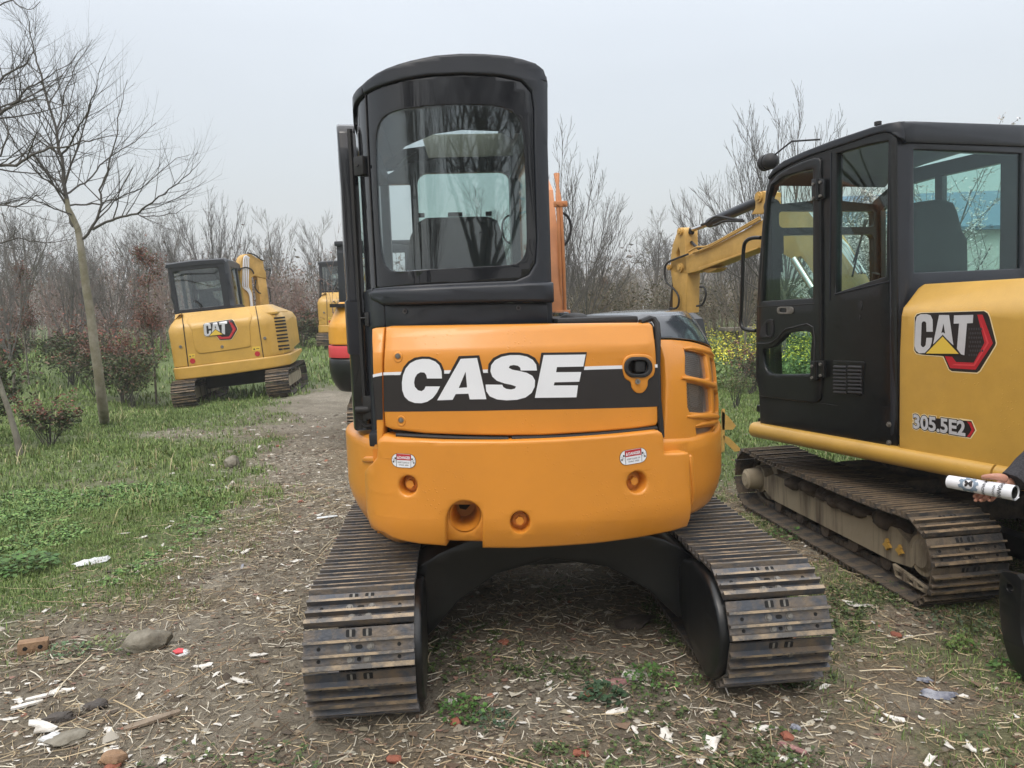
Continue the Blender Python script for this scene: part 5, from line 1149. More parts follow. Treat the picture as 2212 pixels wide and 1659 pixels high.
def npmesh(name, verts, faces, mats, tint=None, parent=None, smooth=False):
    me = bpy.data.meshes.new(name); n, k = len(faces), faces.shape[1]
    me.vertices.add(len(verts)); me.vertices.foreach_set('co', np.asarray(verts, np.float32).ravel())
    me.loops.add(n*k); me.loops.foreach_set('vertex_index', faces.astype(np.int32).ravel())
    me.polygons.add(n); me.polygons.foreach_set('loop_start', np.arange(0, n*k, k, dtype=np.int32)); me.polygons.foreach_set('loop_total', np.full(n, k, np.int32))
    if smooth: me.polygons.foreach_set('use_smooth', np.ones(n, bool))
    me.update(calc_edges=True)
    if tint is not None:
        at = me.color_attributes.new('tint', 'FLOAT_COLOR', 'POINT'); c = np.ones((len(verts), 4), np.float32); c[:, :3] = tint; at.data.foreach_set('color', c.ravel())
    for m in (mats if isinstance(mats, (list, tuple)) else [mats]): me.materials.append(m)
    o = bpy.data.objects.new(name, me); COL.objects.link(o)
    if parent is not None: o.parent = parent
    return o
def tint_mat(name, rough=.8, sss=0, trans=0, bump=0):
    m = bpy.data.materials.new(name); m.use_nodes = True; t = m.node_tree; b = t.nodes['Principled BSDF']
    a = t.nodes.new('ShaderNodeAttribute'); a.attribute_name = 'tint'
    t.links.new(a.outputs['Color'], b.inputs['Base Color']); b.inputs['Roughness'].default_value = rough; b.inputs['Specular IOR Level'].default_value = .3
    return m
gm = bpy.data.materials.new('muddy_ground'); gm.use_nodes = True
t = gm.node_tree; b = t.nodes['Principled BSDF']; L = t.links.new
def NN(ty, **k):
    n = t.nodes.new(ty)
    for a_, v_ in k.items():
        if a_ in n.inputs: n.inputs[a_].default_value = v_
        else: setattr(n, a_, v_)
    return n
at = NN('ShaderNodeAttribute', attribute_name='tint'); sp_ = NN('ShaderNodeSeparateColor'); L(at.outputs['Color'], sp_.inputs[0])
co = NN('ShaderNodeTexCoord')
def noise_ramp(scale, stops, detail=8, rough=.65, vec=None):
    n = NN('ShaderNodeTexNoise', Scale=scale, Detail=detail, Roughness=rough); L((vec or co.outputs['Object']), n.inputs['Vector'])
    r = NN('ShaderNodeValToRGB'); el = r.color_ramp.elements
    for i, (p_, c_) in enumerate(stops):
        q_ = el[i] if i < 2 else el.new(p_)
        q_.position = p_; q_.color = (*c_, 1)
    L(n.outputs['Fac'], r.inputs[0]); return r.outputs[0], n.outputs['Fac']
def mixc(fac, a_, b_):
    m_ = NN('ShaderNodeMix', data_type='RGBA'); 
    if hasattr(fac, 'default_value') or not isinstance(fac, (int, float)): L(fac, m_.inputs[0])
    else: m_.inputs[0].default_value = fac
    L(a_, m_.inputs[6]); L(b_, m_.inputs[7]); return m_.outputs[2]
mud_c, mf = noise_ramp(5, [(.30, (.10, .088, .066)), (.50, (.21, .19, .15)), (.70, (.34, .315, .26))], 10, .72)
mud_b, _ = noise_ramp(46, [(.35, (.075, .064, .048)), (.55, (.22, .195, .15)), (.72, (.46, .43, .36))], 6, .7)
grs_c, _ = noise_ramp(30, [(.35, (.06, .088, .030)), (.55, (.115, .155, .052)), (.75, (.22, .235, .10))], 8, .7)
st_c, _ = noise_ramp(60, [(.38, (.075, .056, .036)), (.58, (.21, .16, .10)), (.75, (.42, .35, .235))], 6, .7)
big_, _b = noise_ramp(.9, [(.35, (.62, .60, .56)), (.62, (1.12, 1.12, 1.12))], 4, .6)
mm_ = NN('ShaderNodeMix', data_type='RGBA'); mm_.blend_type = 'MULTIPLY'; mm_.inputs[0].default_value = 1; L(mixc(.5, mud_c, mud_b), mm_.inputs[6]); L(big_, mm_.inputs[7]); c1 = mm_.outputs[2]; c2 = mixc(sp_.outputs[1], c1, st_c); c3 = mixc(sp_.outputs[0], c2, grs_c)
L(c3, b.inputs['Base Color']); b.inputs['Roughness'].default_value = .85; b.inputs['Specular IOR Level'].default_value = .35
n1_ = NN('ShaderNodeTexNoise', Scale=38., Detail=10., Roughness=.75); L(co.outputs['Object'], n1_.inputs['Vector'])
bp_ = NN('ShaderNodeBump', Strength=.9, Distance=.02); L(n1_.outputs['Fac'], bp_.inputs['Height']); L(bp_.outputs[0], b.inputs['Normal'])
ny, nx_ = X_.shape; idx = np.arange(ny*nx_).reshape(ny, nx_)
fc = np.stack([idx[:-1, :-1], idx[:-1, 1:], idx[1:, 1:], idx[1:, :-1]], -1).reshape(-1, 4)
g_, s_, tn_, un_ = masks(X_.ravel(), Y_.ravel())
gr_o = npmesh('ground', np.stack([X_.ravel(), Y_.ravel(), Zg.ravel()], 1), fc, gm, np.stack([g_, s_*.8, tn_], 1), smooth=True); gr_o['kind'] = 'structure'

# ------------------------------------------------------------------ ground cover
rng = np.random.default_rng(11)
def scatter(N, dens, x0, x1, y0, y1, margin=1.12):
    "random ground points inside the view wedge, kept with probability dens(x, y)"
    x = rng.uniform(x0, x1, N); y = rng.uniform(y0, y1, N)
    keep = (np.abs(x) < y*.70*margin+.5) & (rng.random(N) < dens(x, y)); x, y = x[keep], y[keep]
    return x, y, hgt(x, y)
def tufts(x, y, z, nb, hl, hw, cols, lean=.6, sizes=None):
    n = len(x); m = n*nb
    bx = np.repeat(x, nb)+rng.normal(0, .018, m)*np.repeat(hl, nb)/.06; by = np.repeat(y, nb)+rng.normal(0, .018, m)*np.repeat(hl, nb)/.06; bz = np.repeat(z, nb)-.004
    L_ = np.repeat(hl, nb)*rng.uniform(.5, 1.15, m); a = rng.uniform(0, 2*np.pi, m); ln = rng.uniform(.1, lean, m)*L_*1.2
    w_ = np.repeat(hw, nb)*rng.uniform(.7, 1.3, m); wx, wy = -np.sin(a)*w_, np.cos(a)*w_; dx, dy = np.cos(a)*ln, np.sin(a)*ln
    v = np.empty((m, 5, 3)); 
    v[:, 0] = np.stack([bx-wx, by-wy, bz], 1); v[:, 1] = np.stack([bx+wx, by+wy, bz], 1)
    v[:, 2] = np.stack([bx+wx*.8+dx*.4, by+wy*.8+dy*.4, bz+L_*.6], 1); v[:, 3] = np.stack([bx-wx*.8+dx*.4, by-wy*.8+dy*.4, bz+L_*.6], 1)
    v[:, 4] = np.stack([bx+dx, by+dy, bz+L_*rng.uniform(.6, 1, m)], 1)
    b0 = np.arange(m)*5
    f = np.concatenate([np.stack([b0, b0+1, b0+2], 1), np.stack([b0, b0+2, b0+3], 1), np.stack([b0+3, b0+2, b0+4], 1)])
    c = np.repeat(cols(m), 5, 0).reshape(m, 5, 3)*rng.uniform(.75, 1.25, (m, 1, 1)); return v.reshape(-1, 3), f, c.reshape(-1, 3)
def palette(*cs, p=None):
    cs = np.array(cs); return lambda m: cs[rng.choice(len(cs), m, p=p)]
def join(*parts):
    V_, F_, C__ = [], [], []; o = 0
    for v, f, c in parts: V_.append(v); F_.append(f+o); C__.append(c); o += len(v)
    return np.concatenate(V_), np.concatenate(F_), np.concatenate(C__)
GRN = palette((.14, .21, .06), (.19, .27, .075), (.10, .155, .045), (.27, .30, .12), (.36, .32, .18), p=[.34, .32, .24, .07, .03])
GRN2 = palette((.15, .20, .06), (.19, .22, .075), (.27, .26, .11), (.36, .32, .18), p=[.35, .25, .2, .2])
MT['leafy'] = tint_mat('grass_blades', .6)
dg = lambda x, y: masks(x, y)[0]*(.45+.55*sstep(.3, .6, npn(x, y, 2.2, 21)))
parts_ = []
x, y, z = scatter(150000, dg, -4.6, 4.2, 1.9, 6.2); parts_.append(tufts(x, y, z, 4, rng.uniform(.018, .050, len(x)), np.full(len(x), .0016), GRN))
x, y, z = scatter(120000, dg, -8.5, 7, 5.6, 13.5); parts_.append(tufts(x, y, z, 4, rng.uniform(.03, .085, len(x)), np.full(len(x), .0035), GRN))
x, y, z = scatter(42000, lambda x, y: dg(x, y)*.9, -24, 22, 13, 32); parts_.append(tufts(x, y, z, 4, rng.uniform(.07, .20, len(x)), np.full(len(x), .010), GRN))
x, y, z = scatter(1200, lambda x, y: masks(x, y)[0]*sstep(.5, .75, npn(x, y, 1.1, 33))*sstep(5, 8, y-x*.3), -8, 7, 4, 14); parts_.append(tufts(x, y, z, 12, rng.uniform(.10, .22, len(x)), np.full(len(x), .004), GRN2, 1.0))
v, f, c = join(*parts_); tag(npmesh('grass', v, f, MT['leafy'], c), 'short patchy green grass covering the ground left of the muddy trail', kind='stuff')
# clover and small broad-leaved weeds
def clover(x, y, z, r, cols, nl=7):
    n = len(x); m = n*nl
    a = rng.uniform(0, 2*np.pi, m); d = rng.uniform(.2, 1, m)*np.repeat(r, nl)*1.6
    cx = np.repeat(x, nl)+np.cos(a)*d; cy = np.repeat(y, nl)+np.sin(a)*d; cz = np.repeat(z, nl)+rng.uniform(.004, .030, m)*np.repeat(r, nl)/.018
    s = np.repeat(r, nl)*rng.uniform(.35, .7, m); b_ = rng.uniform(0, 2*np.pi, m)
    tilt = rng.normal(0, .35, (m, 2))
    v = np.empty((m, 6, 3))
    for k in range(6):
        q = b_+k*np.pi/3; rr = s*(1 if k % 2 == 0 else .8); ox, oy = np.cos(q)*rr, np.sin(q)*rr
        v[:, k] = np.stack([cx+ox, cy+oy, cz+ox*tilt[:, 0]+oy*tilt[:, 1]], 1)
    b0 = np.arange(m)*6; f = np.stack([b0, b0+1, b0+2, b0+3, b0+4, b0+5], 1)
    return v.reshape(-1, 3), f, np.repeat(cols(m)*rng.uniform(.7, 1.2, (m, 1)), 6, 0)
CL = palette((.11, .21, .055), (.16, .28, .075), (.075, .145, .045), (.22, .30, .10), p=[.35, .3, .2, .15])
x, y, z = scatter(26000, lambda x, y: sstep(.25, -.2, x-gline_x(y)+.25)*sstep(.30, .55, npn(x, y, 1.6, 41)), -4.4, -.5, 2.2, 6.6); A1 = clover(x, y, z, rng.uniform(.010, .020, len(x)), CL)
x, y, z = scatter(30000, lambda x, y: .8*sstep(.42, .7, npn(x, y, 2.9, 42))*sstep(-1.6, .4, x+(2.6-y)*.8), -1.8, 3.4, 1.9, 5.2); A2 = clover(x, y, z, rng.uniform(.008, .016, len(x)), palette((.07, .10, .035), (.09, .125, .04), (.05, .075, .03)), 5)
v, f, c = join(A1, A2); tag(npmesh('clover', v, f, MT['leafy'], c), 'low clover and small weeds growing through the grass', kind='stuff')
# straw
def strips(x, y, z, ln, wd, cols, zj=.010, curve=.06):
    n = len(x); a = rng.uniform(0, 2*np.pi, n); dx, dy = np.cos(a), np.sin(a); wx, wy = -dy*wd/2, dx*wd/2; bend = rng.normal(0, curve, n)*ln
    z0 = z+rng.uniform(.002, zj, n); pt = []
    for k, s in enumerate((-.5, -.17, .17, .5)):
        o = bend*(1-(2*s)**2)*.5; px_ = x+dx*ln*s-dy*o; py_ = y+dy*ln*s+dx*o; zz_ = np.maximum(hgt(px_, py_)+.003, z0+rng.normal(0, .006, n)*(abs(s) > .2))
        for q in (-1, 1): pt.append(np.stack([px_+wx*q, py_+wy*q, zz_+(.002 if q > 0 else 0)], 1))
    v = np.stack(pt, 1); b0 = np.arange(n)*8
    f = np.concatenate([np.stack([b0+2*k, b0+2*k+1, b0+2*k+3, b0+2*k+2], 1) for k in range(3)])
    return v.reshape(-1, 3), f, np.repeat(cols(n)*rng.uniform(.65, 1.2, (n, 1)), 8, 0)
ST = palette((.48, .39, .25), (.36, .28, .17), (.26, .18, .11), (.16, .11, .075), (.60, .53, .38), p=[.26, .27, .22, .15, .10])
x, y, z = scatter(60000, lambda x, y: masks(x, y)[1]*.95, -3.6, 3.8, 1.75, 6.5); A1 = strips(x, y, z, rng.gamma(2.0, .020, len(x))+.012, rng.uniform(.0010, .0030, len(x)), ST)
x, y, z = scatter(30000, lambda x, y: .6*(1-masks(x, y)[0]), -3, 1.2, 2, 8); A2 = strips(x, y, z, rng.gamma(2, .02, len(x))+.01, rng.uniform(.0015, .004, len(x)), palette((.38, .34, .26), (.28, .24, .18), (.12, .095, .07), (.55, .51, .42)))
x, y, z = scatter(900, lambda x, y: masks(x, y)[1], -3.6, 3.2, 1.8, 6); A3 = strips(x, y, z, rng.uniform(.18, .42, len(x)), rng.uniform(.002, .0045, len(x)), ST, .02, .12)
v, f, c = join(A1, A2, A3); tag(npmesh('straw', v, f, tint_mat('straw', .7), c), 'dry straw and dead grass stalks strewn over the mud', kind='stuff')
# dead leaf scraps trodden into the mud
def scraps(x, y, z, s, cols):
    n = len(x); a = rng.uniform(0, 6.28, n); k = 5; v = np.empty((n, k, 3)); tl = rng.normal(0, .25, (n, 2))
    for i in range(k):
        q = a+i*2*np.pi/k; r_ = s*rng.uniform(.45, 1.1, n)*(1 if i % 2 else .7); ox, oy = np.cos(q)*r_*1.3, np.sin(q)*r_*.8; v[:, i] = np.stack([x+ox, y+oy, z+.003+np.abs(ox*tl[:, 0]+oy*tl[:, 1])], 1)
    return v.reshape(-1, 3), np.arange(n*k).reshape(n, k), np.repeat(cols(n)*rng.uniform(.6, 1.2, (n, 1)), k, 0)
x, y, z = scatter(60000, lambda x, y: (1-masks(x, y)[0])*(.3+.7*sstep(.3, .6, npn(x, y, 3.1, 51))), -4, 3.6, 1.75, 9)
v, f, c = scraps(x, y, z, rng.gamma(2.2, .0035, len(x))+.003, palette((.24, .19, .13), (.16, .11, .075), (.32, .28, .20), (.10, .08, .06), (.22, .13, .10), (.45, .42, .34), p=[.25, .2, .2, .15, .12, .08]))
tag(npmesh('leaf_litter', v, f, tint_mat('dead_leaves', .8), c), 'scraps of dead leaf and bark trodden into the mud', kind='stuff')
# crumbs of soil and grit
def pebbles(x, y, z, r, cols):
    n = len(x); base = np.array([(1, 0, 0), (.3, .9, 0), (-.8, .5, 0), (-.7, -.6, 0), (.4, -.85, 0), (0, 0, .7)]); v = base[None]*r[:, None, None]*rng.uniform(.6, 1.3, (n, 6, 3))
    a = rng.uniform(0, 6.28, n); ca, sa = np.cos(a)[:, None], np.sin(a)[:, None]; vx = v[:, :, 0]*ca-v[:, :, 1]*sa; vy = v[:, :, 0]*sa+v[:, :, 1]*ca
    v = np.stack([vx+x[:, None], vy+y[:, None], v[:, :, 2]*rng.uniform(.5, 1, (n, 1))+z[:, None]-.002], 2); b0 = np.arange(n)*6
    f = np.concatenate([np.stack([b0+k, b0+(k+1) % 5, b0+5], 1) for k in range(5)]); return v.reshape(-1, 3), f, np.repeat(cols(n)*rng.uniform(.7, 1.2, (n, 1)), 6, 0)
x, y, z = scatter(40000, lambda x, y: (.9-.7*masks(x, y)[0]), -5, 3.4, 1.8, 11)
v, f, c = pebbles(x, y, z, (rng.gamma(1.8, .0035, len(x))+.002)*(.8+y*.08), palette((.15, .13, .10), (.22, .19, .145), (.10, .08, .06), (.40, .37, .31), (.26, .12, .08), p=[.33, .25, .22, .15, .05]))
tag(npmesh('gravel', v, f, tint_mat('grit', .9), c), 'crumbs of soil, grit and small stones over the trail', kind='stuff')

# ------------------------------------------------------------------ rubbish one could pick up
MT['plaster'] = mat('white_plaster', (.66, .64, .59), .8, col2=(.30, .26, .20), mix2=(.50, .68), vscale=28, bump=.3, bscale=80)
MT['stone'] = mat('grey_stone', (.25, .23, .185), .85, col2=(.13, .115, .085), vscale=14, bump=.8, bscale=30)
MT['brick'] = mat('tan_brick', (.30, .19, .11), .85, col2=(.20, .12, .07), vscale=20, bump=.5, bscale=60)
MT['redbrick'] = mat('red_brick', (.28, .095, .055), .85, col2=(.17, .06, .04), vscale=25, bump=.5, bscale=60)
MT['film'] = mat('white_plastic_film', (.60, .62, .62), .35, var=.2, vscale=12, bump=.8, bscale=25)
MT['greyfilm'] = mat('grey_plastic_film', (.30, .31, .34), .4, col2=(.12, .13, .18), vscale=14, bump=.8, bscale=30)
MT['wood'] = mat('weathered_wood', (.28, .225, .165), .8, col2=(.16, .12, .085), vscale=12, bump=.5, bscale=50)
MT['pink'] = mat('pink_board', (.34, .20, .17), .7, col2=(.24, .12, .12), vscale=60, mix2=(.45, .55))
MT['darkmud'] = mat('dark_wet_mud', (.06, .05, .042), .6, var=.4, vscale=20, bump=.8, bscale=40)
def flake(r, seed, th=.004):
    rs = random.Random(seed); mb = MB(); n = rs.randint(7, 11); pts = []
    for i in range(n):
        a = 2*math.pi*i/n+rs.uniform(-.3, .3); q = r*rs.uniform(.35, 1.25); pts.append((q*math.cos(a)*1.2, q*math.sin(a)*rs.uniform(.6, 1)))
    mb.prism(pts, lambda a, b, t: V(a, b, t+a*.12), 0, th); return mb
protos = [flake(1*.03, k).build('plaster_fragment', 'plaster') for k in range(7)]
fl_px = [(705, 945), (715, 890), (560, 965), (545, 935), (460, 1005), (455, 1035), (490, 1055), (600, 1075), (640, 1148), (480, 1150), (310, 1166), (270, 1155), (505, 1190), (530, 1190), (640, 1205), (430, 1200), (180, 1312), (100, 1328), (620, 1500), (600, 1475), (975, 1515), (1185, 1475), (1235, 1510), (1070, 1500), (1740, 1180), (1885, 1340), (1900, 1355), (1862, 1310), (1840, 1305), (1960, 1365), (1515, 1650), (1540, 1615), (1585, 1545), (1500, 1600), (1440, 1590), (1620, 1560), (1905, 1550), (1935, 1545), (2010, 1625), (2050, 1600), (2095, 1610), (1700, 1640), (1650, 1575), (1470, 1640), (1395, 1540), (1360, 1625), (780, 1250), (690, 1120), (40, 1520), (20, 1560), (90, 1580), (130, 1560), (60, 1480), (120, 1500), (200, 1610), (240, 1620), (60, 1600), (20, 1500), (630, 920), (670, 870), (690, 1005), (535, 1265), (440, 1440), (520, 1470), (480, 1480), (560, 1420), (470, 1560), (350, 1640), (420, 1600), (150, 1500), (300, 1500), (1130, 1560), (1330, 1540), (1080, 1600)]
big_px = {(705, 945), (1515, 1650), (1540, 1615), (1905, 1550), (40, 1520), (90, 1580), (1460, 1640), (310, 1166)}
k_ = 0
for px, py in fl_px + [(random.uniform(350, 760), random.uniform(900, 1300)) for _ in range(60)] + [(random.uniform(0, 640), random.uniform(1440, 1659)) for _ in range(50)] + [(random.uniform(900, 2200), random.uniform(1480, 1655)) for _ in range(60)]:
    p = ghit(px, py)
    if p.y > 12: continue
    o = protos[k_ % 7] if k_ < 7 else protos[k_ % 7].copy()
    if k_ >= 7: COL.objects.link(o)
    s = random.choice((.5, .7, .9, 1.15, 1.5))*(1.4 if (px, py) in big_px else 1.0)*(1 if k_ < len(fl_px) else .5)*min(1.6, .55+p.y*.14)
    o.location = (p.x, p.y, float(hgt(p.x, p.y))+.006); o.rotation_euler = (random.uniform(-.2, .2), random.uniform(-.2, .2), random.uniform(0, 6.28)); o.scale = (s, s*random.uniform(.5, 1), s*.8)
    where = 'lying on the trail toward the farther machines' if p.y > 4.6 else ('on the bare trail left of the orange machine' if p.x < -.75 and p.y > 2.75 else ('in the foreground left of the orange machine' if p.x < -.75 else ('in the shade under the orange machine' if p.y > 2.65 and p.x < 1.1 else ('between the orange machine and the muddy track' if p.y > 2.65 else ('in the straw in front of the orange machine' if p.x < 1.0 else 'in the straw in front of the muddy track')))))
    tag(o, 'small chip of broken white plaster '+where, 'plaster chip', 'broken white plaster chips scattered over the mud'); k_ += 1
def rock(nm, px, py, size, m_, label, cat, seed=0, rot=0, sub=3, group=None, amp=.25):
    p = ghit(px, py); bm = bmesh.new(); bmesh.ops.create_icosphere(bm, subdivisions=sub, radius=1)
    for v in bm.verts:
        n = noise.noise_vector(v.co*1.1+V(seed*3.7, seed, 0))*amp*1.6+noise.noise_vector(v.co*3+V(seed, 0, seed))*amp*.5
        v.co = v.co+n; v.co = V(v.co.x*size[0], v.co.y*size[1], v.co.z*size[2])
    mb = MB(); mb.bm.free(); mb.bm = bm; o = mb.build(nm, m_, ang=32)
    o.location = (p.x, p.y, float(hgt(p.x, p.y))+size[2]*.62); o.rotation_euler = (0, 0, rot); return tag(o, label, cat, group)
rock('rock', 318, 1400, (.095, .06, .055), 'stone', 'large pale grey rock lying in the mud in front of the grass tuft', 'rock', 1, .5)
rock('rock', 500, 1006, (.075, .07, .075), 'stone', 'upright pale stone standing alone on the trail', 'rock', 2, .3)
rock('rock', 210, 1525, (.045, .034, .02), 'darkmud', 'dark muddy stone half buried near the lower corner of the trail', 'rock', 3, .2)
rock('rock', 130, 1560, (.06, .025, .018), 'darkmud', 'long dark clod lying between white chips', 'clod', 4, .2)
rock('rock', 245, 1640, (.05, .035, .025), 'brick', 'smooth tan stone at the bottom edge of the trail', 'rock', 5, .1)
rock('rock', 150, 1600, (.07, .045, .012), 'stone', 'flat grey slab of stone in the lower corner', 'rock', 6, .4)
rock('rock', 1370, 1345, (.11, .06, .02), 'darkmud', 'flat dark slab lying in the shade under the orange machine', 'rock', 7, .3)
for i, (px, py) in enumerate(((1255, 1625), (1275, 1500), (985, 1560), (850, 1640), (240, 1655), (1935, 1360), (600, 960), (650, 1090), (1700, 1590), (1090, 1390))):
    rock('brick_fragment', px, py, (.028, .022, .013), 'redbrick', 'small broken piece of red brick half trodden into the ground', 'brick piece', 10+i, i, 2, 'broken red brick pieces on the ground')
p = ghit(72, 1402); mb = MB(); mb.box((0, 0, .028), (.12, .055, .055), bev=.004); mb.mi = 1
for dx in (-.03, .03): mb.cyl((dx, -.0285, .03), (dx, -.0275, .03), .010, n=12)
o = mb.build('brick', ['brick', 'blackm']); o.location = (p.x, p.y, float(hgt(p.x, p.y))); o.rotation_euler = (0, .05, .45); tag(o, 'tan brick with round holes lying at the edge of the green weeds', 'brick')
def board(nm, px, py, L_, W_, T_, rot, m_, label, cat, lift=0, tilt=.03):
    p = ghit(px, py); mb = MB(); n = 8
    pts = [(-L_/2, -W_/2*.7), (-L_*.1, -W_/2), (L_/2, -W_*.35), (L_*.47, W_*.3), (0, W_/2), (-L_*.48, W_*.4)]
    mb.prism(pts, lambda a, b, t: V(a, b, t+a*tilt), 0, T_); o = mb.build(nm, m_); o.location = (p.x, p.y, float(hgt(p.x, p.y))+.006+lift); o.rotation_euler = (0, 0, rot); return tag(o, label, cat)
board('wood_slat', 40, 1398, .30, .03, .012, .55, 'wood', 'dark wooden slat leaning beside the tan brick', 'wood slat')
board('wood_slat', 105, 1508, .16, .024, .008, .45, 'plaster', 'long whitish splinter of board near the lower corner of the trail', 'wood slat')
board('wood_slat', 60, 1530, .11, .026, .008, .5, 'plaster', 'short whitish splinter of board beside the longer splinter', 'wood slat')
board('wood_slat', 330, 1560, .20, .035, .010, .6, 'wood', 'grey weathered splinter of wood on the lower part of the trail', 'wood slat')
board('cardboard', 1378, 1462, .13, .08, .008, -.35, 'plaster', 'torn white board under the clump of weeds behind the machine', 'cardboard')
board('patterned_board', 1330, 1478, .09, .05, .006, -.05, 'pink', 'pinkish lattice-patterned scrap beside the torn white board', 'scrap')
board('patterned_board', 1712, 1615, .10, .03, .005, -.75, 'pink', 'brown ribbed strip of board among the straw', 'scrap')
board('plastic_sheet_scrap', 707, 1126, .15, .045, .004, .25, 'film', 'white printed scrap lying on the trail beside the left track', 'plastic scrap')
board('strap', 523, 1225, .11, .016, .004, -1.3, 'greyfilm', 'dark flat plastic strap lying on the trail', 'strap')
def rag(nm, px, py, w_, d_, h_, m_, label, cat, seed, rot=0, mi2=None):
    p = ghit(px, py); mb = MB(); n = 16; V_ = []
    rs = random.Random(seed); edge = [rs.uniform(.7, 1.1) for _ in range(n)]
    rings = []
    for k, rr in enumerate((1, .85, .65, .4, .15)):
        q = []
        for i in range(n):
            a = 2*math.pi*i/n; x_ = math.cos(a)*w_/2*rr*edge[i]; y_ = math.sin(a)*d_/2*rr*edge[i]
            q.append(V(x_, y_, .002+h_*(1-rr)*.6+h_*.9*abs(noise.noise(V(x_*30+seed, y_*30, 0)))*(1 if k else .3)))
        rings.append(q)
    mb.loft(rings); o = mb.build(nm, m_, ang=25); o.location = (p.x, p.y, float(hgt(p.x, p.y))); o.rotation_euler = (0, 0, rot); return tag(o, label, cat)
rag('plastic_bag', 200, 1215, .24, .12, .03, 'film', 'crumpled clear and white plastic bag on the edge of the grass', 'plastic bag', 3, .55)
o = rag('paper_packet', 390, 1412, .10, .08, .015, 'film', 'crumpled red and white paper packet in the mud near the grey rock', 'packet', 5, -.6)
mb = MB(); mb.prism([(-.03, -.02), (.0, -.026), (.02, .0), (-.01, .022), (-.035, .012)], lambda a, b, t: V(a, b, t), .010, .015); q_ = mb.build('printed_patch', 'redlt', o)
rag('plastic_bag', 2030, 1490, .16, .07, .03, 'greyfilm', 'crumpled grey and blue plastic film among the straw at the right', 'plastic bag', 8, -.1)
rag('plastic_wrapper', 2000, 1455, .08, .045, .02, 'greyfilm', 'small dark grey wrapper behind the crumpled grey film', 'wrapper', 9, -.3)
rag('plastic_wrapper', 1718, 1572, .045, .04, .02, 'greyfilm', 'small blue grey wrapper near the white chips in the foreground', 'wrapper', 10, -.3)
rag('plastic_film', 110, 1600, .09, .06, .02, 'film', 'crumpled white film in the lower corner of the trail', 'plastic film', 11, .3)
rag('plastic_film', 280, 1395, .12, .05, .012, 'greyfilm', 'greyish film caught under the pale rock', 'plastic film', 12, .5)
# a slender wire-like stalk leaning on the right track
p = ghit(1556, 1490); mb = MB(); mb.tube([V(p.x+.02, p.y-.05, p.z), V(p.x-.02, p.y+.02, p.z+.12), V(p.x-.045, p.y+.08, p.z+.22)], [.0025, .002, .001], 5); tag(mb.build('stalk', 'plaster'), 'pale thin stalk leaning against the foot of the right track', 'stalk')
# broad-leaved weeds in the foreground
WEEDM = tint_mat('weed_leaves', .55)
def weed(px, py, r, h, n, cols, label, seed, leafw=.4):
    global rng
    rg = np.random.default_rng(seed); p = ghit(px, py); z0 = float(hgt(p.x, p.y)); vs, fs, cs = [], [], []
    for i in range(n):
        a = rg.uniform(0, 6.28); d = r*math.sqrt(rg.random()); bx, by = p.x+math.cos(a)*d, p.y+math.sin(a)*d; bz = z0+h*rg.uniform(.15, 1)*(1-.6*d/r)
        b_ = rg.uniform(0, 6.28); s = rg.uniform(.5, 1)*r*leafw; dx, dy = math.cos(b_)*s, math.sin(b_)*s; wx, wy = -dy*.45, dx*.45; k = len(vs); t1 = rg.normal(0, .3)*s
        vs += [(bx, by, bz), (bx+dx*.4+wx, by+dy*.4+wy, bz+t1*.4+.004), (bx+dx, by+dy, bz+t1), (bx+dx*.4-wx, by+dy*.4-wy, bz+t1*.4-.002)]; fs.append((k, k+1, k+2, k+3)); c = np.array(cols[rg.integers(len(cols))])*rg.uniform(.7, 1.25); cs += [c]*4
        if i % 3 == 0:
            k = len(vs); vs += [(p.x+(bx-p.x)*.3-.001, p.y+(by-p.y)*.3, z0), (p.x+(bx-p.x)*.3+.001, p.y+(by-p.y)*.3, z0), (bx+.001, by, bz), (bx-.001, by, bz)]; fs.append((k, k+1, k+2, k+3)); cs += [np.array((.12, .14, .05))]*4
    return tag(npmesh('weed', np.array(vs), np.array(fs), WEEDM, np.array(cs)), label, 'weed')
gG = [(.07, .15, .035), (.10, .19, .05), (.05, .11, .03)]; gD = [(.035, .07, .035), (.05, .09, .045), (.06, .10, .06)]
weed(1000, 1535, .10, .06, 190, gG, 'bright green low weed clump in front of the left track', 1, .22)
weed(1062, 1558, .09, .04, 110, gD, 'dull green flat weed patch beside the bright green clump', 2, .22)
weed(1300, 1505, .09, .07, 120, gD, 'dark grey-green leafy weed beside the pinkish scrap', 3, .35)
weed(1405, 1475, .11, .08, 200, gG, 'bright green weed clump beside the torn white board', 4, .20)
weed(1500, 1480, .05, .05, 60, gG, 'small weed at the inner foot of the right track', 5, .25)
weed(2078, 1392, .07, .09, 130, [(.10, .17, .04), (.15, .20, .06), (.07, .12, .03)], 'pale green fern-like seedling in front of the muddy track', 6, .30)
weed(2080, 1330, .22, .05, 420, [(.06, .09, .045), (.08, .115, .05), (.05, .07, .04)], 'broad carpet of grey-green weeds at the foot of the muddy track', 7, .10)
weed(2190, 1440, .10, .05, 120, gG, 'green weeds below the black blade', 8, .22)
weed(1705, 1155, .14, .06, 150, gG, 'small green tuft beside the bottom shoes of the muddy track', 9, .2)
weed(245, 1400, .16, .08, 180, [(.10, .15, .05), (.16, .18, .07)], 'grassy tuft behind the pale grey rock', 10, .14)
weed(140, 1410, .10, .04, 120, [(.11, .17, .09), (.08, .14, .06)], 'pale broad-leaved weed beside the tan brick', 11, .2)
weed(30, 1230, .22, .09, 260, gG, 'tall leafy weeds at the edge of the picture in the green patch', 12, .22)

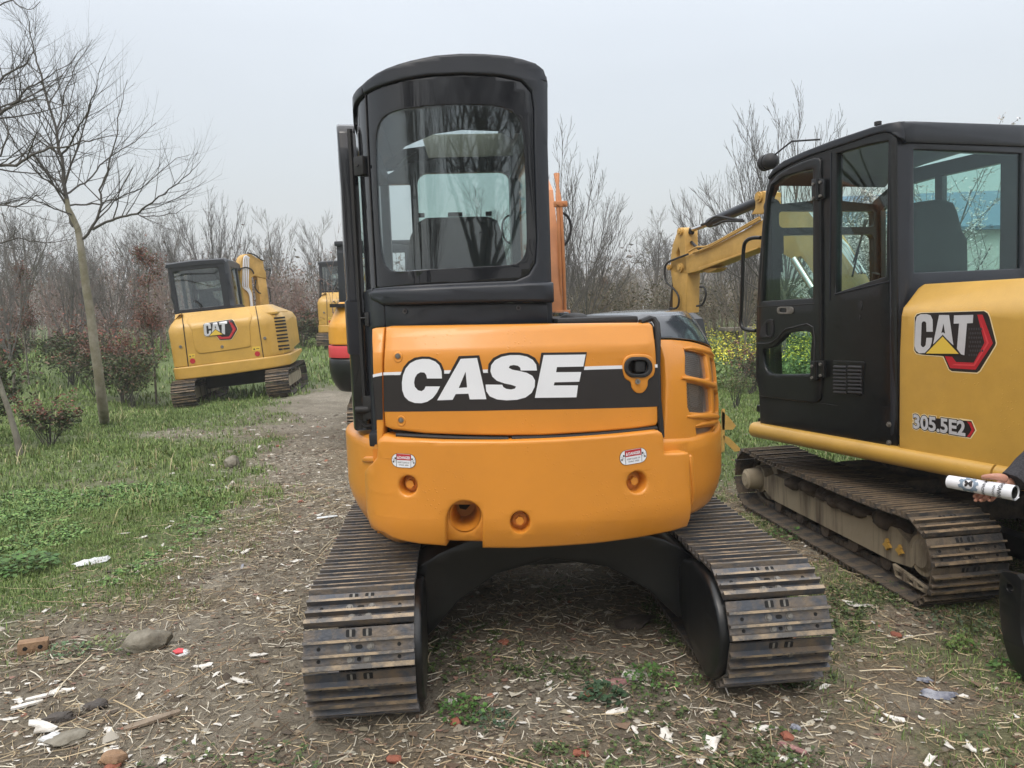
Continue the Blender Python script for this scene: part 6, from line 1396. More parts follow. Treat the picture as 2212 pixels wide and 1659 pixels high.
# ================================================================== bare trees
class Tree:
    "collects tapered branch tubes; every branch carries its own twigs"
    def __init__(s, seed): s.r = random.Random(seed); s.V = []; s.F = []; s.tips = []
    def tube(s, pts, r0_, r1_, n=5):
        pts = [Vector(p) for p in pts]; m = len(pts); a = None; prev = None; base = len(s.V)
        for i, p in enumerate(pts):
            t = (pts[min(i+1, m-1)]-pts[max(i-1, 0)]); t = t.normalized() if t.length > 1e-6 else V(0, 0, 1)
            a = (t.orthogonal() if a is None else a-t*a.dot(t)).normalized(); b = t.cross(a); r = r0_+(r1_-r0_)*i/(m-1)
            for k in range(n):
                q = 2*math.pi*k/n; s.V.append(p+a*(math.cos(q)*r)+b*(math.sin(q)*r))
        for i in range(m-1):
            for k in range(n):
                A = base+i*n+k; B = base+i*n+(k+1) % n; s.F.append((A, B, B+n, A+n))
    def grow(s, p, d, L, r, depth, up=.25, wob=.18, spread=.8, kids=None, minr=.0):
        n = max(4, int(L/.22)) if depth > 1 else 4
        pts = [Vector(p)]; d = Vector(d).normalized(); q = Vector(p); dirs = [d.copy()]
        for i in range(n):
            d = (d+V(s.r.gauss(0, wob), s.r.gauss(0, wob), s.r.gauss(0, wob)*.6+up*.5)*.5).normalized(); q = q+d*(L/n); pts.append(q.copy()); dirs.append(d.copy())
        r1 = max(r*.28, minr*.7)
        s.tube(pts, max(r, minr), r1, 6 if r > .03 else (4 if r > .008 else 3))
        s.sprout(pts, dirs, L, r, r1, depth, up, wob, spread, kids, minr)
    def sprout(s, pts, dirs, L, r, r1, depth, up, wob, spread, kids, minr, t0=.22):
        if depth <= 0: s.tips += pts[1:]; return
        n = len(pts)-1; k = kids if kids else int(3+L*2.6)
        for j in range(k):
            t = t0+(1-t0)*(j+s.r.random())/k; i = min(int(t*n), n-1); f = t*n-i; p = pts[i].lerp(pts[i+1], f); d = dirs[min(i+1, n)]
            az = s.r.uniform(0, 6.28); o = d.orthogonal().normalized(); o = (o*math.cos(az)+d.cross(o)*math.sin(az))
            an = spread*s.r.uniform(.6, 1.15); dd = (d*math.cos(an)+o*math.sin(an))
            rr = (r+(r1-r)*t); ll = L*(1-t*.45)*s.r.uniform(.42, .72)
            s.grow(p, dd, ll, rr*s.r.uniform(.45, .65), depth-1, up, wob, spread, None if depth < 3 else kids, minr)
    def limb(s, pts, r0_, r1_, depth, kids, up=.3, spread=.7, L=None, minr=0, t0=.15, wob=.16):
        pts = [Vector(p) for p in pts]; m = []
        for i in range(len(pts)-1):
            for k in range(3): m.append(pts[i].lerp(pts[i+1], k/3)+V(s.r.gauss(0, .006), s.r.gauss(0, .006), s.r.gauss(0, .006)))
        m.append(pts[-1]); s.tube(m, r0_, r1_, 7)
        dirs = [(m[min(i+1, len(m)-1)]-m[max(i-1, 0)]).normalized() for i in range(len(m))]
        s.sprout(m, dirs, L or sum((b-a).length for a, b in zip(m, m[1:])), r0_, r1_, depth, up, wob, spread, kids, minr, t0)
    def build(s, name, m, parent=None):
        return npmesh(name, np.array([tuple(v) for v in s.V]), np.array(s.F), m, None, parent, smooth=True)
MT['bark'] = mat('grey_bark', (.13, .115, .095), .85, col2=(.20, .19, .15), vscale=9, bump=.4, bscale=40)
MT['barkg'] = mat('mossy_bark', (.17, .155, .10), .85, col2=(.27, .25, .20), vscale=6, mix2=(.4, .65), bump=.5, bscale=35)
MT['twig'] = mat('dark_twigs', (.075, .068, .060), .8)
MT['twigfar'] = mat('haze_grey_twigs', (.15, .14, .13), .85)  # grey lightened so distance haze sits in the twig colour
MT['twigmid'] = mat('brown_twigs', (.085, .078, .072), .85)
def at(px, py, Y):
    d = pray(px, py); return CAMP+d*(Y/d.y)
def T8(x, y): return (x*.33069, y*.33069)
# the leaning tree at the left, limb by limb
Yt = 9.7; tr1 = Tree(5)
def tp(pts, ys=None): return [at(*T8(x, y), Yt+(ys[i] if ys else 0)) for i, (x, y) in enumerate(pts)]
root = ghit(226, 912)
lt_ = tag(empty('bare_tree', Matrix.Translation(root)), 'leaning bare tree with a mossy curved trunk left of the leaning excavator', 'tree')
tk = Tree(1); base_pts = [root+V(0, 0, -.05), at(222, 880, Yt), at(212, 800, Yt), at(203, 740, Yt), at(196, 680, Yt), at(186, 620, Yt), at(178, 560, Yt), at(173, 520, Yt), at(168, 495, Yt), at(155, 465, Yt), at(147, 450, Yt), at(144, 430, Yt)]
tk.tube(base_pts, .066, .028, 12)
for v in tk.V: v -= root
o = tk.build('trunk', MT['barkg'], lt_)
up1 = tp([(490, 1480), (445, 1380), (435, 1300), (415, 1180), (398, 1020), (372, 900), (362, 820), (300, 620), (245, 430), (222, 340), (195, 180), (180, 70)])
tr1.limb(up1, .030, .004, 3, 18, up=.28, spread=.75, L=1.9, t0=.08)
for pts, ys, r_, k_, L_ in (
    ([(525, 1570), (590, 1510), (640, 1400), (668, 1330), (652, 1240), (700, 1120), (735, 1010), (765, 880), (768, 770), (800, 640), (832, 520)], None, .036, 17, 1.6),
    ([(600, 1495), (690, 1450), (790, 1415), (893, 1400), (960, 1350), (1010, 1310), (1110, 1240), (1190, 1170), (1260, 1105), (1310, 1055)], [0, -.1, -.2, -.3, -.4, -.5, -.5, -.6, -.6, -.6], .034, 18, 1.7),
    ([(893, 1400), (930, 1415), (1030, 1412), (1150, 1390), (1255, 1330)], [-.3, -.35, -.4, -.4, -.5], .014, 8, 1.1),
    ([(440, 1335), (520, 1340), (650, 1330), (720, 1310), (800, 1280), (930, 1225), (1060, 1110), (1150, 1040), (1240, 1010)], [0, .1, .2, .3, .3, .4, .4, .4, .4], .024, 14, 1.5),
    ([(435, 1270), (500, 1225), (575, 1180), (650, 1080), (760, 1000), (880, 930), (960, 850), (1020, 800)], [0, .2, .4, .5, .6, .7, .8, .8], .026, 14, 1.5),
    ([(400, 1010), (450, 960), (505, 860), (520, 805), (560, 760), (600, 650), (635, 560), (640, 490), (690, 370)], [0, -.1, -.3, -.4, -.5, -.6, -.7, -.7, -.8], .026, 14, 1.5),
    ([(365, 850), (400, 770), (412, 690), (425, 600), (470, 500), (490, 420), (560, 330), (600, 260)], [0, .1, .2, .2, .3, .3, .4, .4], .022, 12, 1.3),
    ([(300, 620), (330, 560), (380, 530), (420, 470), (500, 350), (560, 300)], None, .014, 9, 1.0),
    ([(430, 1280), (370, 1230), (280, 1160), (200, 1070), (120, 980), (60, 870), (20, 800), (-60, 700)], [0, -.1, -.2, -.4, -.5, -.6, -.6, -.7], .024, 14, 1.6),
    ([(420, 1200), (330, 1150), (250, 1080), (150, 900), (100, 700), (60, 560)], [0, .3, .6, .8, .9, 1], .020, 13, 1.5),
    ([(395, 1010), (330, 960), (260, 880), (160, 800), (110, 640), (80, 420)], [0, .2, .4, .5, .5, .6], .018, 12, 1.4),
    ([(222, 340), (150, 450), (60, 520), (-20, 560)], [0, -.1, -.2, -.3], .012, 8, 1.0),
    ([(470, 1400), (380, 1370), (280, 1330), (160, 1290), (0, 1330), (-80, 1350)], [0, -.3, -.5, -.8, -1, -1.1], .020, 12, 1.4)):
    tr1.limb(tp(pts, ys), r_*.52, .0025, 2, k_, up=.42, spread=.66, L=L_)
for v in tr1.V: v -= root
tr1.build('branches', MT['twig'], lt_)
# a nearer tree mostly outside the frame, whose boughs reach in from the left
r2 = V(-7.3, 7.6, float(hgt(-7.3, 7.6))); t2o = tag(empty('bare_tree', Matrix.Translation(r2)), 'tree standing beyond the picture edge whose dark bare boughs reach in at the upper left', 'tree')
tk = Tree(2); tk.tube([r2, r2+V(.05, 0, .8), r2+V(.0, .05, 1.7), r2+V(.1, 0, 2.4)], .12, .085, 12)
for v in tk.V: v -= r2
tk.build('trunk', MT['bark'], t2o); t2 = Tree(9); top = r2+V(.1, 0, 2.3); Yb = 8.0
tp2 = lambda pts, yy=Yb: [at(*T8(x, y), yy) for x, y in pts]
for pts, r_, k_, L_ in (([(-300, 1150), (-120, 1100), (0, 1078), (110, 1080), (210, 1010), (330, 962), (420, 965), (545, 925), (660, 900), (780, 880)], .034, 15, 1.5),
    ([(-300, 900), (-120, 800), (0, 745), (60, 705), (120, 655), (160, 585), (260, 545), (330, 490), (450, 420)], .036, 15, 1.5),
    ([(-200, 860), (-60, 730), (0, 695), (130, 660), (290, 655), (420, 690), (540, 710)], .020, 10, 1.2),
    ([(-250, 1250), (-80, 1080), (0, 1010), (60, 880), (30, 800), (-10, 700)], .024, 10, 1.2),
    ([(-300, 700), (-100, 620), (0, 520), (70, 470), (150, 430), (200, 360), (230, 330)], .026, 12, 1.3),
    ([(-300, 1500), (-100, 1350), (0, 1335), (110, 1355), (200, 1310), (300, 1240)], .022, 11, 1.3),
    ([(-300, 1700), (-100, 1590), (20, 1590), (120, 1555), (230, 1580), (360, 1590), (480, 1560)], .020, 10, 1.2),
    ([(-300, 200), (-100, 80), (0, 30), (80, 0), (130, 40), (200, 68), (262, 10)], .014, 6, .8)):
    P_ = tp2(pts); t2.limb([top, (top+P_[0])/2+V(0, 0, .1), P_[0]], r_*1.3, r_*.6, 0, 1); t2.limb(P_, r_*.6, .003, 2, k_, up=.3, spread=.75, L=L_)
for v in t2.V: v -= r2
t2.build('branches', MT['twig'], t2o)

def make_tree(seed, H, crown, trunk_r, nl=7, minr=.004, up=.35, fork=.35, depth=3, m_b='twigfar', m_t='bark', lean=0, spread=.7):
    e_ = empty('bare_tree'); a = Tree(seed); tr = Tree(seed+1); R = a.r
    pts = [V(0, 0, -.05)]; q = V(0, 0, 0); n = 8
    for i in range(1, n+1): q = q+V(R.gauss(lean/n, .03*H/n), R.gauss(0, .03*H/n), H*fork/n); pts.append(q.copy())
    tr.tube(pts, trunk_r, trunk_r*.72, 9); tr.build('trunk', MT[m_t], e_)
    # leader and limbs
    for k in range(nl):
        an = 2*math.pi*(k+R.random()*.6)/nl; el = R.uniform(.15, .75)
        start = pts[-1].lerp(pts[-3], R.random()) if k else pts[-1]
        d = V(math.cos(an)*el, math.sin(an)*el, 1).normalized() if k else V(.02, .02, 1)
        a.grow(start, d, H*(1-fork)*R.uniform(.65, .95) if k else H*(1-fork)*.95, trunk_r*(.52 if k else .68), depth, up, .14, spread*crown, 7, minr)
    a.build('branches', MT[m_b], e_); return e_
def place(o, x, y, H=1, rot=0, label=None, group=None, cat='tree', sc=None):
    o.location = (x, y, float(hgt(x, y, False))-.02); o.rotation_euler = (0, 0, rot); o.scale = sc or (H, H, H); return tag(o, label, cat, group)
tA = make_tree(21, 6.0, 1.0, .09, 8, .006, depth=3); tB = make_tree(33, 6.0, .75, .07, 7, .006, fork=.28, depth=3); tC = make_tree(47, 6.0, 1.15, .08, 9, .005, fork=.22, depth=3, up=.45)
def fan_tree(seed, H, W, n=19, r_=.035, y0=.30):
    "low forked tree whose limbs fan out into a rounded crown of fine upright twigs"
    e_ = empty('bare_tree'); a = Tree(seed); R = a.r; tr = Tree(seed+1); tr.tube([V(0, 0, -.05), V(.03, 0, H*y0*.5), V(0, .02, H*y0)], r_*2.2, r_*1.8, 9); tr.build('trunk', MT['bark'], e_)
    for k in range(n):
        az = 2*math.pi*(k*.618); th = R_(12+62*((k+.5)/n)) if k else 0; L_ = H*(1-y0)*(1-.16*math.sin(th)*(1 if W > 1 else 1.6)); p0 = V(0, 0, H*y0*R.uniform(.8, 1)); q = [p0]; d = V(math.cos(az)*math.sin(th), math.sin(az)*math.sin(th), math.cos(th))
        m = 7
        for i in range(m): d = (d+V(R.gauss(0, .07), R.gauss(0, .07), .07)).normalized(); q.append(q[-1]+V(d.x*W, d.y*W, d.z)*(L_/m))
        a.limb(q, r_*R.uniform(.55, .95), .006, 2, 17, up=.35, spread=.5, L=H*.36, minr=.0055, t0=.2)
    a.build('branches', MT['twigmid'], e_); return e_
tD = fan_tree(71, 6.0, 1.05); tE = fan_tree(75, 6.0, .62, n=13, y0=.18, r_=.028)
first = {id(tD): 0, id(tE): 0, id(tA): 0, id(tB): 0, id(tC): 0}
def put_tree(pr, px, Y, top_px, label, rot=None, base_h=None, wide=1, group='bare trees behind the excavators'):
    "a copy of a tree whose top reaches the height seen at row top_px, at distance Y"
    b = at(px, 700, Y); z0 = float(hgt(b.x, Y, False)); zt_ = at(px, top_px, Y).z; H = (zt_-z0)/6.25
    if first[id(pr)] == 0: o = pr; first[id(pr)] = 1
    else: o = copy_tree(pr)
    return place(o, b.x, Y, 1, rot if rot is not None else random.uniform(0, 6.28), label, group, 'tree', (H*wide, H*wide, H))
put_tree(tE, 1212, 17, 262, 'tall bare tree rising close behind the raised orange boom', 0.4, wide=.8)
put_tree(tE, 1268, 19, 370, 'lower bare tree just right of the tall one by the orange boom', 1.0, wide=1.0)
put_tree(tD, 1695, 16, 190, 'big bare tree with a broad crown standing behind the black cab roof', 2.0, wide=.75)
put_tree(tE, 1610, 17, 300, 'bare tree left of the big crown behind the yellow boom', .3, wide=.6)
put_tree(tB, 1500, 24, 425, 'thin bare tree above the elbow of the yellow boom', 3.0, wide=.9)
put_tree(tA, 1418, 27, 478, 'low bare tree just left of the yellow stick arm', 4.0, wide=1.0)
put_tree(tB, 1330, 34, 560, 'small faint bare tree in the gap of sky between the machines', 2.2)
put_tree(tD, 475, 25, 408, 'bare tree with a fan of twigs right behind the cab of the leaning excavator', 1.2, wide=.8)
put_tree(tC, 372, 30, 462, 'bare tree left of the cab of the leaning excavator', 2.6, wide=.9)
put_tree(tB, 602, 30, 478, 'slim bare tree right of the upright boom of the leaning excavator', .8)
put_tree(tB, 688, 28, 488, 'slim bare tree behind the farthest yellow excavator', 3.4)
put_tree(tE, 247, 20, 480, 'bare tree with a straight pale trunk behind the mossy leaning trunk', 5.0, wide=.9)
put_tree(tC, 160, 17, 500, 'bare tree forking low behind the reddish shrubs at the left', 1.9, wide=1.0)
put_tree(tC, 300, 34, 480, 'fuzzy pale bare tree between two darker bare trees', .2, wide=1.2)
put_tree(tA, 60, 21, 430, 'bare tree near the picture edge behind the left hand shrubs', 2.2)
put_tree(tB, 20, 15, 520, 'thin bare sapling at the picture edge among the shrubs', .9)
put_tree(tB, 1850, 13.5, 390, 'slender bare tree standing behind the windows of the black cab', 1.1)
put_tree(tA, 1560, 30, 500, 'faint bare tree seen under the yellow boom', 2.9)
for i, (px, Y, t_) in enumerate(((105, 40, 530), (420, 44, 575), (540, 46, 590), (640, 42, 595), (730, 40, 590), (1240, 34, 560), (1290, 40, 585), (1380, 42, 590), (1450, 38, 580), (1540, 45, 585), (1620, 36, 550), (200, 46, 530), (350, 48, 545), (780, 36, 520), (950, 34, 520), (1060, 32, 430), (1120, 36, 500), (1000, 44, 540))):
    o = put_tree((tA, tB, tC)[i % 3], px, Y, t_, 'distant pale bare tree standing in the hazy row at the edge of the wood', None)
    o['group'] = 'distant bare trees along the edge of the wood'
for i, (x, y, h_) in enumerate(((-3.5, -7.5, 1.15), (-1.2, -9, .95), (.9, -8, 1.25), (3.4, -9.5, 1.0), (-6.5, -10, 1.3), (6.4, -8, 1.1))):
    o = copy_tree((tA, tC, tB)[i % 3]); place(o, x, y, h_*1.0, i*1.3, 'bare tree standing behind the photographer, seen only as a reflection', 'bare trees behind the photographer'); o.scale = (h_, h_, h_)

# ================================================================== shrubs with leaves
LEAFM = tint_mat('shrub_leaves', .5)
def leafcloud(rg, pts, n, sz, cols, jitter):
    P = np.array(pts)[rg.integers(len(pts), size=n)]+rg.normal(0, jitter, (n, 3)); s = sz*rg.uniform(.5, 1.1, n)
    a = rg.uniform(0, 6.28, n); el = rg.uniform(-.9, .9, n); d = np.stack([np.cos(a)*np.cos(el), np.sin(a)*np.cos(el), np.sin(el)], 1)
    u_ = np.cross(d, rg.normal(0, 1, (n, 3))); u_ /= np.linalg.norm(u_, axis=1)[:, None]+1e-9
    s = s[:, None]; nrm = np.cross(d, u_)
    v = np.stack([P, P+d*s*.5+u_*s*.22+nrm*s*.05, P+d*s, P+d*s*.5-u_*s*.22+nrm*s*.05], 1)
    c = np.array(cols)[rg.integers(len(cols), size=n)]*rg.uniform(.6, 1.25, (n, 1))
    return v.reshape(-1, 3), np.arange(n*4).reshape(n, 4), np.repeat(c, 4, 0)
RED = [(.21, .075, .055), (.26, .09, .065), (.15, .065, .045), (.16, .095, .055)]; GR = [(.06, .085, .035), (.08, .11, .045), (.10, .125, .05), (.05, .07, .032)]; BR = [(.15, .10, .07), (.12, .08, .06)]
def make_shrub(seed, H, W, nleaf, redtop=.5, trunk=False, lsz=.06, core=.55, cols=None):
    rg = np.random.default_rng(seed); e_ = empty('leafy_shrub'); t_ = Tree(seed); R = t_.r; tips = []
    if trunk:
        tt = Tree(seed+3); tt.tube([V(0, 0, -.03), V(.01, 0, H*.25), V(-.01, .01, H*.55), V(0, 0, H*.8)], .022, .010, 7); tt.build('trunk', MT['bark'], e_)
        for k in range(26):
            z = H*R.uniform(.25, .9); an = R.uniform(0, 6.28); t_.grow(V(0, 0, z), V(math.cos(an)*.6, math.sin(an)*.6, .8), W*.55*(1.1-z/H*.6), .006, 1, .3, .2, .6, 4, .0015)
    else:
        for k in range(11):
            an = R.uniform(0, 6.28); el = R.uniform(.1, .75); t_.grow(V(R.gauss(0, .03), R.gauss(0, .03), -.02), V(math.cos(an)*el, math.sin(an)*el, 1), H*R.uniform(.55, .95), .010, 2, .2, .16, .65, 5, .0015)
    t_.build('stems', MT['twig'], e_)
    tips = [tuple(p) for p in t_.tips if p.z > H*.18]
    low = [p for p in tips if p[2] < H*.66] or tips; hi = [p for p in tips if p[2] >= H*.5] or tips
    g = cols or GR; n2 = int(nleaf*redtop)
    v, f, c = join(leafcloud(rg, low if not trunk else tips, nleaf-n2, lsz, g+BR[:1], H*.03), leafcloud(rg, hi, n2, lsz*.85, RED+BR, H*.02))
    npmesh('foliage', v, f, LEAFM, c, e_); return e_
sA = make_shrub(101, 1.5, .9, 3800, .12, lsz=.08); sB = make_shrub(102, 1.2, .9, 3200, .28, lsz=.075); sC = make_shrub(103, 2.6, .8, 3600, .85, True, .055); sD = make_shrub(104, .9, .7, 1500, .35, lsz=.075); sE = make_shrub(105, 1.5, 1.3, 2400, .12, lsz=.055, cols=[(.10, .16, .045), (.13, .20, .06), (.16, .21, .07)])
used = {}
def put_shrub(pr, px, py, H, label, W=1, rot=0, group='reddish green shrubs growing in rows'):
    p = ghit(px, py); o = pr if id(pr) not in used else copy_tree(pr); used[id(pr)] = 1
    return place(o, p.x, p.y, 1, rot, label, group, 'shrub', (H*W, H*W, H))
put_shrub(sD, 108, 962, .72, 'small red tipped shrub nearest the camera at the left', 1.15, .5)
put_shrub(sA, -25, 965, 1.05, 'shrub with red leaves cut by the picture edge at the left', .75, 1)
put_shrub(sA, 150, 800, 1.05, 'rounded green and red shrub behind the small nearest one', 1.15, 2)
put_shrub(sB, 215, 862, 1.0, 'shrub tight against the left side of the mossy leaning trunk', 1.0, 1.5)
put_shrub(sB, 268, 872, 1.15, 'dark shrub just right of the mossy leaning trunk', 1.0, 4.0)
put_shrub(sA, 290, 885, .95, 'dark green shrub between the mossy trunk and the slender red one', .8, 5.1)
put_shrub(sC, 338, 872, 1.12, 'slender tall red leaved sapling beside the leaning excavator', .9, .3)
put_shrub(sB, 245, 800, 1.0, 'red topped shrub behind the mossy leaning trunk', 1.2, 2.5)
put_shrub(sB, 655, 752, 1.1, 'reddish shrub right of the tail of the leaning excavator', 1.2, 3.3)
put_shrub(sA, 690, 745, 1.1, 'shrub beside the farthest yellow excavator', 1.0, .7)
put_shrub(sC, 60, 800, 1.0, 'tall thin reddish sapling behind the shrub at the picture edge', 1.0, 2.0)
put_shrub(sB, -10, 830, 1.25, 'broad reddish shrub at the picture edge above the green patch', .9, 2.9)
put_shrub(sD, 1622, 850, 1.0, 'red tipped leafy shrub between the orange machine and the black door', 1.0, 1.1)
put_shrub(sE, 1590, 880, .45, 'low bright green bush beside the grille of the orange machine', 1.1, 2.1, 'green bushes between the machines')
put_shrub(sE, 1635, 820, .5, 'green bush in front of the yellow flowers', 1.3, .1, 'green bushes between the machines')
put_shrub(sE, 1560, 800, .45, 'green bush just behind the curved grille side', 1.3, 4.1, 'green bushes between the machines')
put_shrub(sC, 1305, 735, .75, 'brown leaved sapling in front of the right hand hedge', 1.0, 1.1)
for i in range(34):
    px = random.choice((random.uniform(-60, 380), random.uniform(-60, 380), random.uniform(560, 760))); py = random.uniform(706, 735)
    o = put_shrub((sA, sB, sC, sB)[i % 4], px, py, random.uniform(.75, 1.1), 'brownish red shrub in the crowded rows behind the leaning excavator', random.uniform(.9, 1.3), random.uniform(0, 6), 'brownish shrubs in the rows behind')
p = ghit(44, 985); mb = MB(); mb.tube([p+V(0, 0, -.03), at(36, 945, p.y), at(20, 890, p.y), at(6, 850, p.y), at(-12, 790, p.y), at(-20, 700, p.y)], [.036, .032, .028, .026, .022, .012], 8); o = mb.build('sapling_trunk', 'bark'); o.name = 'sapling'; tag(o, 'leaning dark stem of a sapling cut by the left picture edge', 'sapling')
# ------------------------------------------------------------------ undergrowth and wood, too many stems to count
rg = np.random.default_rng(77)
def stems(n, xr, yr, Hm, Hs, r0_, cols, lean=.12, kids=5, dens=None):
    x = rg.uniform(*xr, n); y = rg.uniform(*yr, n)
    k = (np.abs(x) < y*.80+3)
    if dens is not None: k &= rg.random(n) < dens(x, y)
    x, y = x[k], y[k]; n = len(x); z = hgt(x, y, False); H = np.clip(rg.normal(Hm, Hs, n), Hm*.35, Hm*1.35)
    P0 = np.stack([x, y, z], 1); P1 = P0+np.stack([rg.normal(0, lean, n)*H, rg.normal(0, lean, n)*H, H], 1)
    A, B, R0 = [P0], [P1], [np.full(n, r0_)*H/Hm]
    cur0, cur1, cr_ = P0, P1, R0[0]
    for lv in range(2):
        m = kids if lv == 0 else 3
        t_ = rg.uniform(.25, .95, (len(cur0), m, 1)); s0 = cur0[:, None]*(1-t_)+cur1[:, None]*t_; Lc = np.linalg.norm(cur1-cur0, axis=1)[:, None, None]*rg.uniform(.25, .55, (len(cur0), m, 1))
        d = (cur1-cur0)[:, None]/np.linalg.norm(cur1-cur0, axis=1)[:, None, None]+rg.normal(0, .5, (len(cur0), m, 3)); d[..., 2] = np.abs(d[..., 2])+.25; d /= np.linalg.norm(d, axis=2)[..., None]
        s1 = s0+d*Lc; rr = np.repeat(cr_*.55, m); A.append(s0.reshape(-1, 3)); B.append(s1.reshape(-1, 3)); R0.append(rr); cur0, cur1, cr_ = A[-1], B[-1], rr
    A, B, R0 = np.concatenate(A), np.concatenate(B), np.concatenate(R0); n = len(A)
    d = B-A; d /= np.linalg.norm(d, axis=1)[:, None]+1e-9; u_ = np.cross(d, rg.normal(0, 1, (n, 3))); u_ /= np.linalg.norm(u_, axis=1)[:, None]+1e-9; w__ = np.cross(d, u_); v = np.empty((n, 4, 3))
    for k in range(3):
        q = 2*np.pi*k/3; v[:, k] = A+(u_*math.cos(q)+w__*math.sin(q))*R0[:, None]
    v[:, 3] = B; b0 = np.arange(n)*4
    f = np.concatenate([np.stack([b0+k, b0+(k+1) % 3, b0+3], 1) for k in range(3)])
    c = np.array(cols)[rg.integers(len(cols), size=n)]*rg.uniform(.7, 1.3, (n, 1)); return (v.reshape(-1, 3), f, np.repeat(c, 4, 0)), B
HAZE_GREYS = [(.21, .19, .17), (.25, .23, .205), (.18, .16, .14), (.21, .18, .16)]  # pale stem greys carry part of the distance haze in their colour
WOODM = tint_mat('wood_stems', .85)
def build_stuff(nm, parts, label):
    v, f, c = join(*parts); return tag(npmesh(nm, v, f, WOODM, c), label, kind='stuff')
a1, tp1 = stems(1500, (-42, -1.0), (20.5, 33), 1.7, .45, .014, [(.17, .12, .10), (.15, .10, .085), (.13, .105, .09)], kids=6, dens=lambda x, y: (x < -1.5)*1.0)
a2, _ = stems(1700, (-60, 20), (32, 60), 2.5, .6, .022, HAZE_GREYS, dens=lambda x, y: np.where(x/y < -.27, 1, .45))
build_stuff('undergrowth', [a1], 'reddish brown bare undergrowth behind the shrubs at the left')
b1, tp3 = stems(1300, (1.5, 22), (19, 27), 1.25, .3, .014, [(.105, .09, .06), (.085, .075, .05), (.13, .10, .07)], kids=7)
b2, _ = stems(1500, (0, 50), (27, 58), 1.7, .4, .018, HAZE_GREYS)
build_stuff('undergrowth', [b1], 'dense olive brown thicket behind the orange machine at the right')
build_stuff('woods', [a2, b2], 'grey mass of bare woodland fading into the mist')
def lq(P, n, sz, cols, nm, label):
    v, f, c = leafcloud(rg, P, n, sz, cols, .12); o = npmesh(nm, v, f, LEAFM, c); return tag(o, label, kind='stuff')
lq(tp1, 20000, .11, [(.18, .10, .08), (.15, .09, .07), (.12, .105, .06), (.16, .115, .085)], 'foliage', 'withered reddish leaves hanging in the undergrowth at the left')
lq(tp3[tp3[:, 2] < 2.1], 26000, .11, [(.085, .08, .04), (.11, .10, .05), (.13, .10, .06), (.065, .065, .035)], 'foliage', 'olive brown leaves of the thicket behind the orange machine')
# far hazy wood: several ragged rows of real stems and twigs, thick with distance
c1_, tq = stems(2600, (-110, 110), (60, 105), 3.4, .9, .05, HAZE_GREYS, kids=5)
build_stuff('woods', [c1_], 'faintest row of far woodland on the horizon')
v, f, c = leafcloud(rg, tq, 26000, .55, HAZE_GREYS, .5); tag(npmesh('treeline', v, f, WOODM, c), 'blurred twig mass of the far woodland', kind='stuff')
# ------------------------------------------------------------------ rape flowers
rg2 = np.random.default_rng(5); n = 1500; xx = rg2.uniform(3.4, 12, n); yy = rg2.uniform(12.5, 19, n); k = rg2.random(n) < .35+.65*sstep(.25, .5, npn(xx, yy, .7, 61)); xx, yy = xx[k], yy[k]; zz_ = hgt(xx, yy, False)
P = np.stack([xx, yy, zz_+.2], 1); low = leafcloud(rg2, P, 26000, .13, [(.11, .18, .055), (.15, .22, .07), (.18, .25, .08)], (.14, .14, .11))
top_ = leafcloud(rg2, P+np.array([0, 0, .34]), 9000, .06, [(.75, .68, .05), (.80, .72, .08), (.55, .56, .08)], (.10, .10, .07))
v, f, c = join(low, top_); tag(npmesh('flowers', v, f, LEAFM, c), 'bed of yellow flowering rape in front of the thicket at the right', kind='stuff')
p = ghit(1610, 742); mb = MB(); mb.box((0, 0, .30), (1.3, .7, .10), bev=.02); mb.box((-.4, .1, .12), (.3, .4, .28), bev=.02); o = mb.build('stone_slab', 'stone'); o.location = (p.x, p.y, float(hgt(p.x, p.y, False))+.1); tag(o, 'flat grey concrete slab lying among the yellow flowers', 'concrete slab')
# yellow pointed offcuts beside the orange tail
mb = MB(); p = ghit(1566, 985)
mb.prism([(0, .0), (.06, -.02), (.20, -.16), (.12, -.17), (.01, -.06)], lambda a, b, t: V(a, t, b), 0, .02); mb.prism([(-.02, .26), (.05, .20), (.13, .10), (.10, .06), (-.01, .06)], lambda a, b, t: V(a, t, b), 0, .02); mb.box((.0, .01, .05), (.03, .02, .45))
o = mb.build('metal_bracket', 'yellow2'); o.location = (p.x-.02, p.y, float(hgt(p.x, p.y))+.20); tag(o, 'yellow pointed metal bracket standing behind the tail of the orange machine', 'bracket')
# ------------------------------------------------------------------ white building with a blue roof behind the black cab
bM = empty('building', Matrix.Translation(V(13.5, 21.5, .3)) @ Matrix.Rotation(R_(-8), 4, 'Z')); tag(bM, 'white walled shed with a blue roof behind the black cab', 'building')
MT['wallw'] = mat('whitewash', (.62, .64, .62), .8, var=.12, vscale=1.5); MT['roofb'] = mat('blue_roof_sheet', (.07, .15, .24), .5, var=.15, vscale=3)
mb = MB(); mb.box((0, 2.5, 1.55), (10, 5, 3.1)); mb.build('wall', 'wallw', bM)
mb = MB(); mb.loft([[V(-5.3, -.3, 3.1), V(5.3, -.3, 3.1), V(5.3, 5.3, 3.1), V(-5.3, 5.3, 3.1)], [V(-5.3, -.3, 3.2), V(5.3, -.3, 3.2), V(5.3, 5.3, 3.2), V(-5.3, 5.3, 3.2)], [V(-3.6, 2.4, 4.5), V(5.2, 2.4, 4.5), V(5.2, 2.6, 4.5), V(-3.6, 2.6, 4.5)]])
for k in range(26): mb.tube([V(-5.2+k*.41, -.32, 3.16), V(-5.2+k*.41, -.28, 3.22)], .05, 6)
mb.build('roof', 'roofb', bM)
for x in (-3.2, 1.2): mb = MB(); mb.box((x, -.012, 1.8), (1.2, .04, 1.1), bev=.01); mb.build('window', 'gloss', bM)
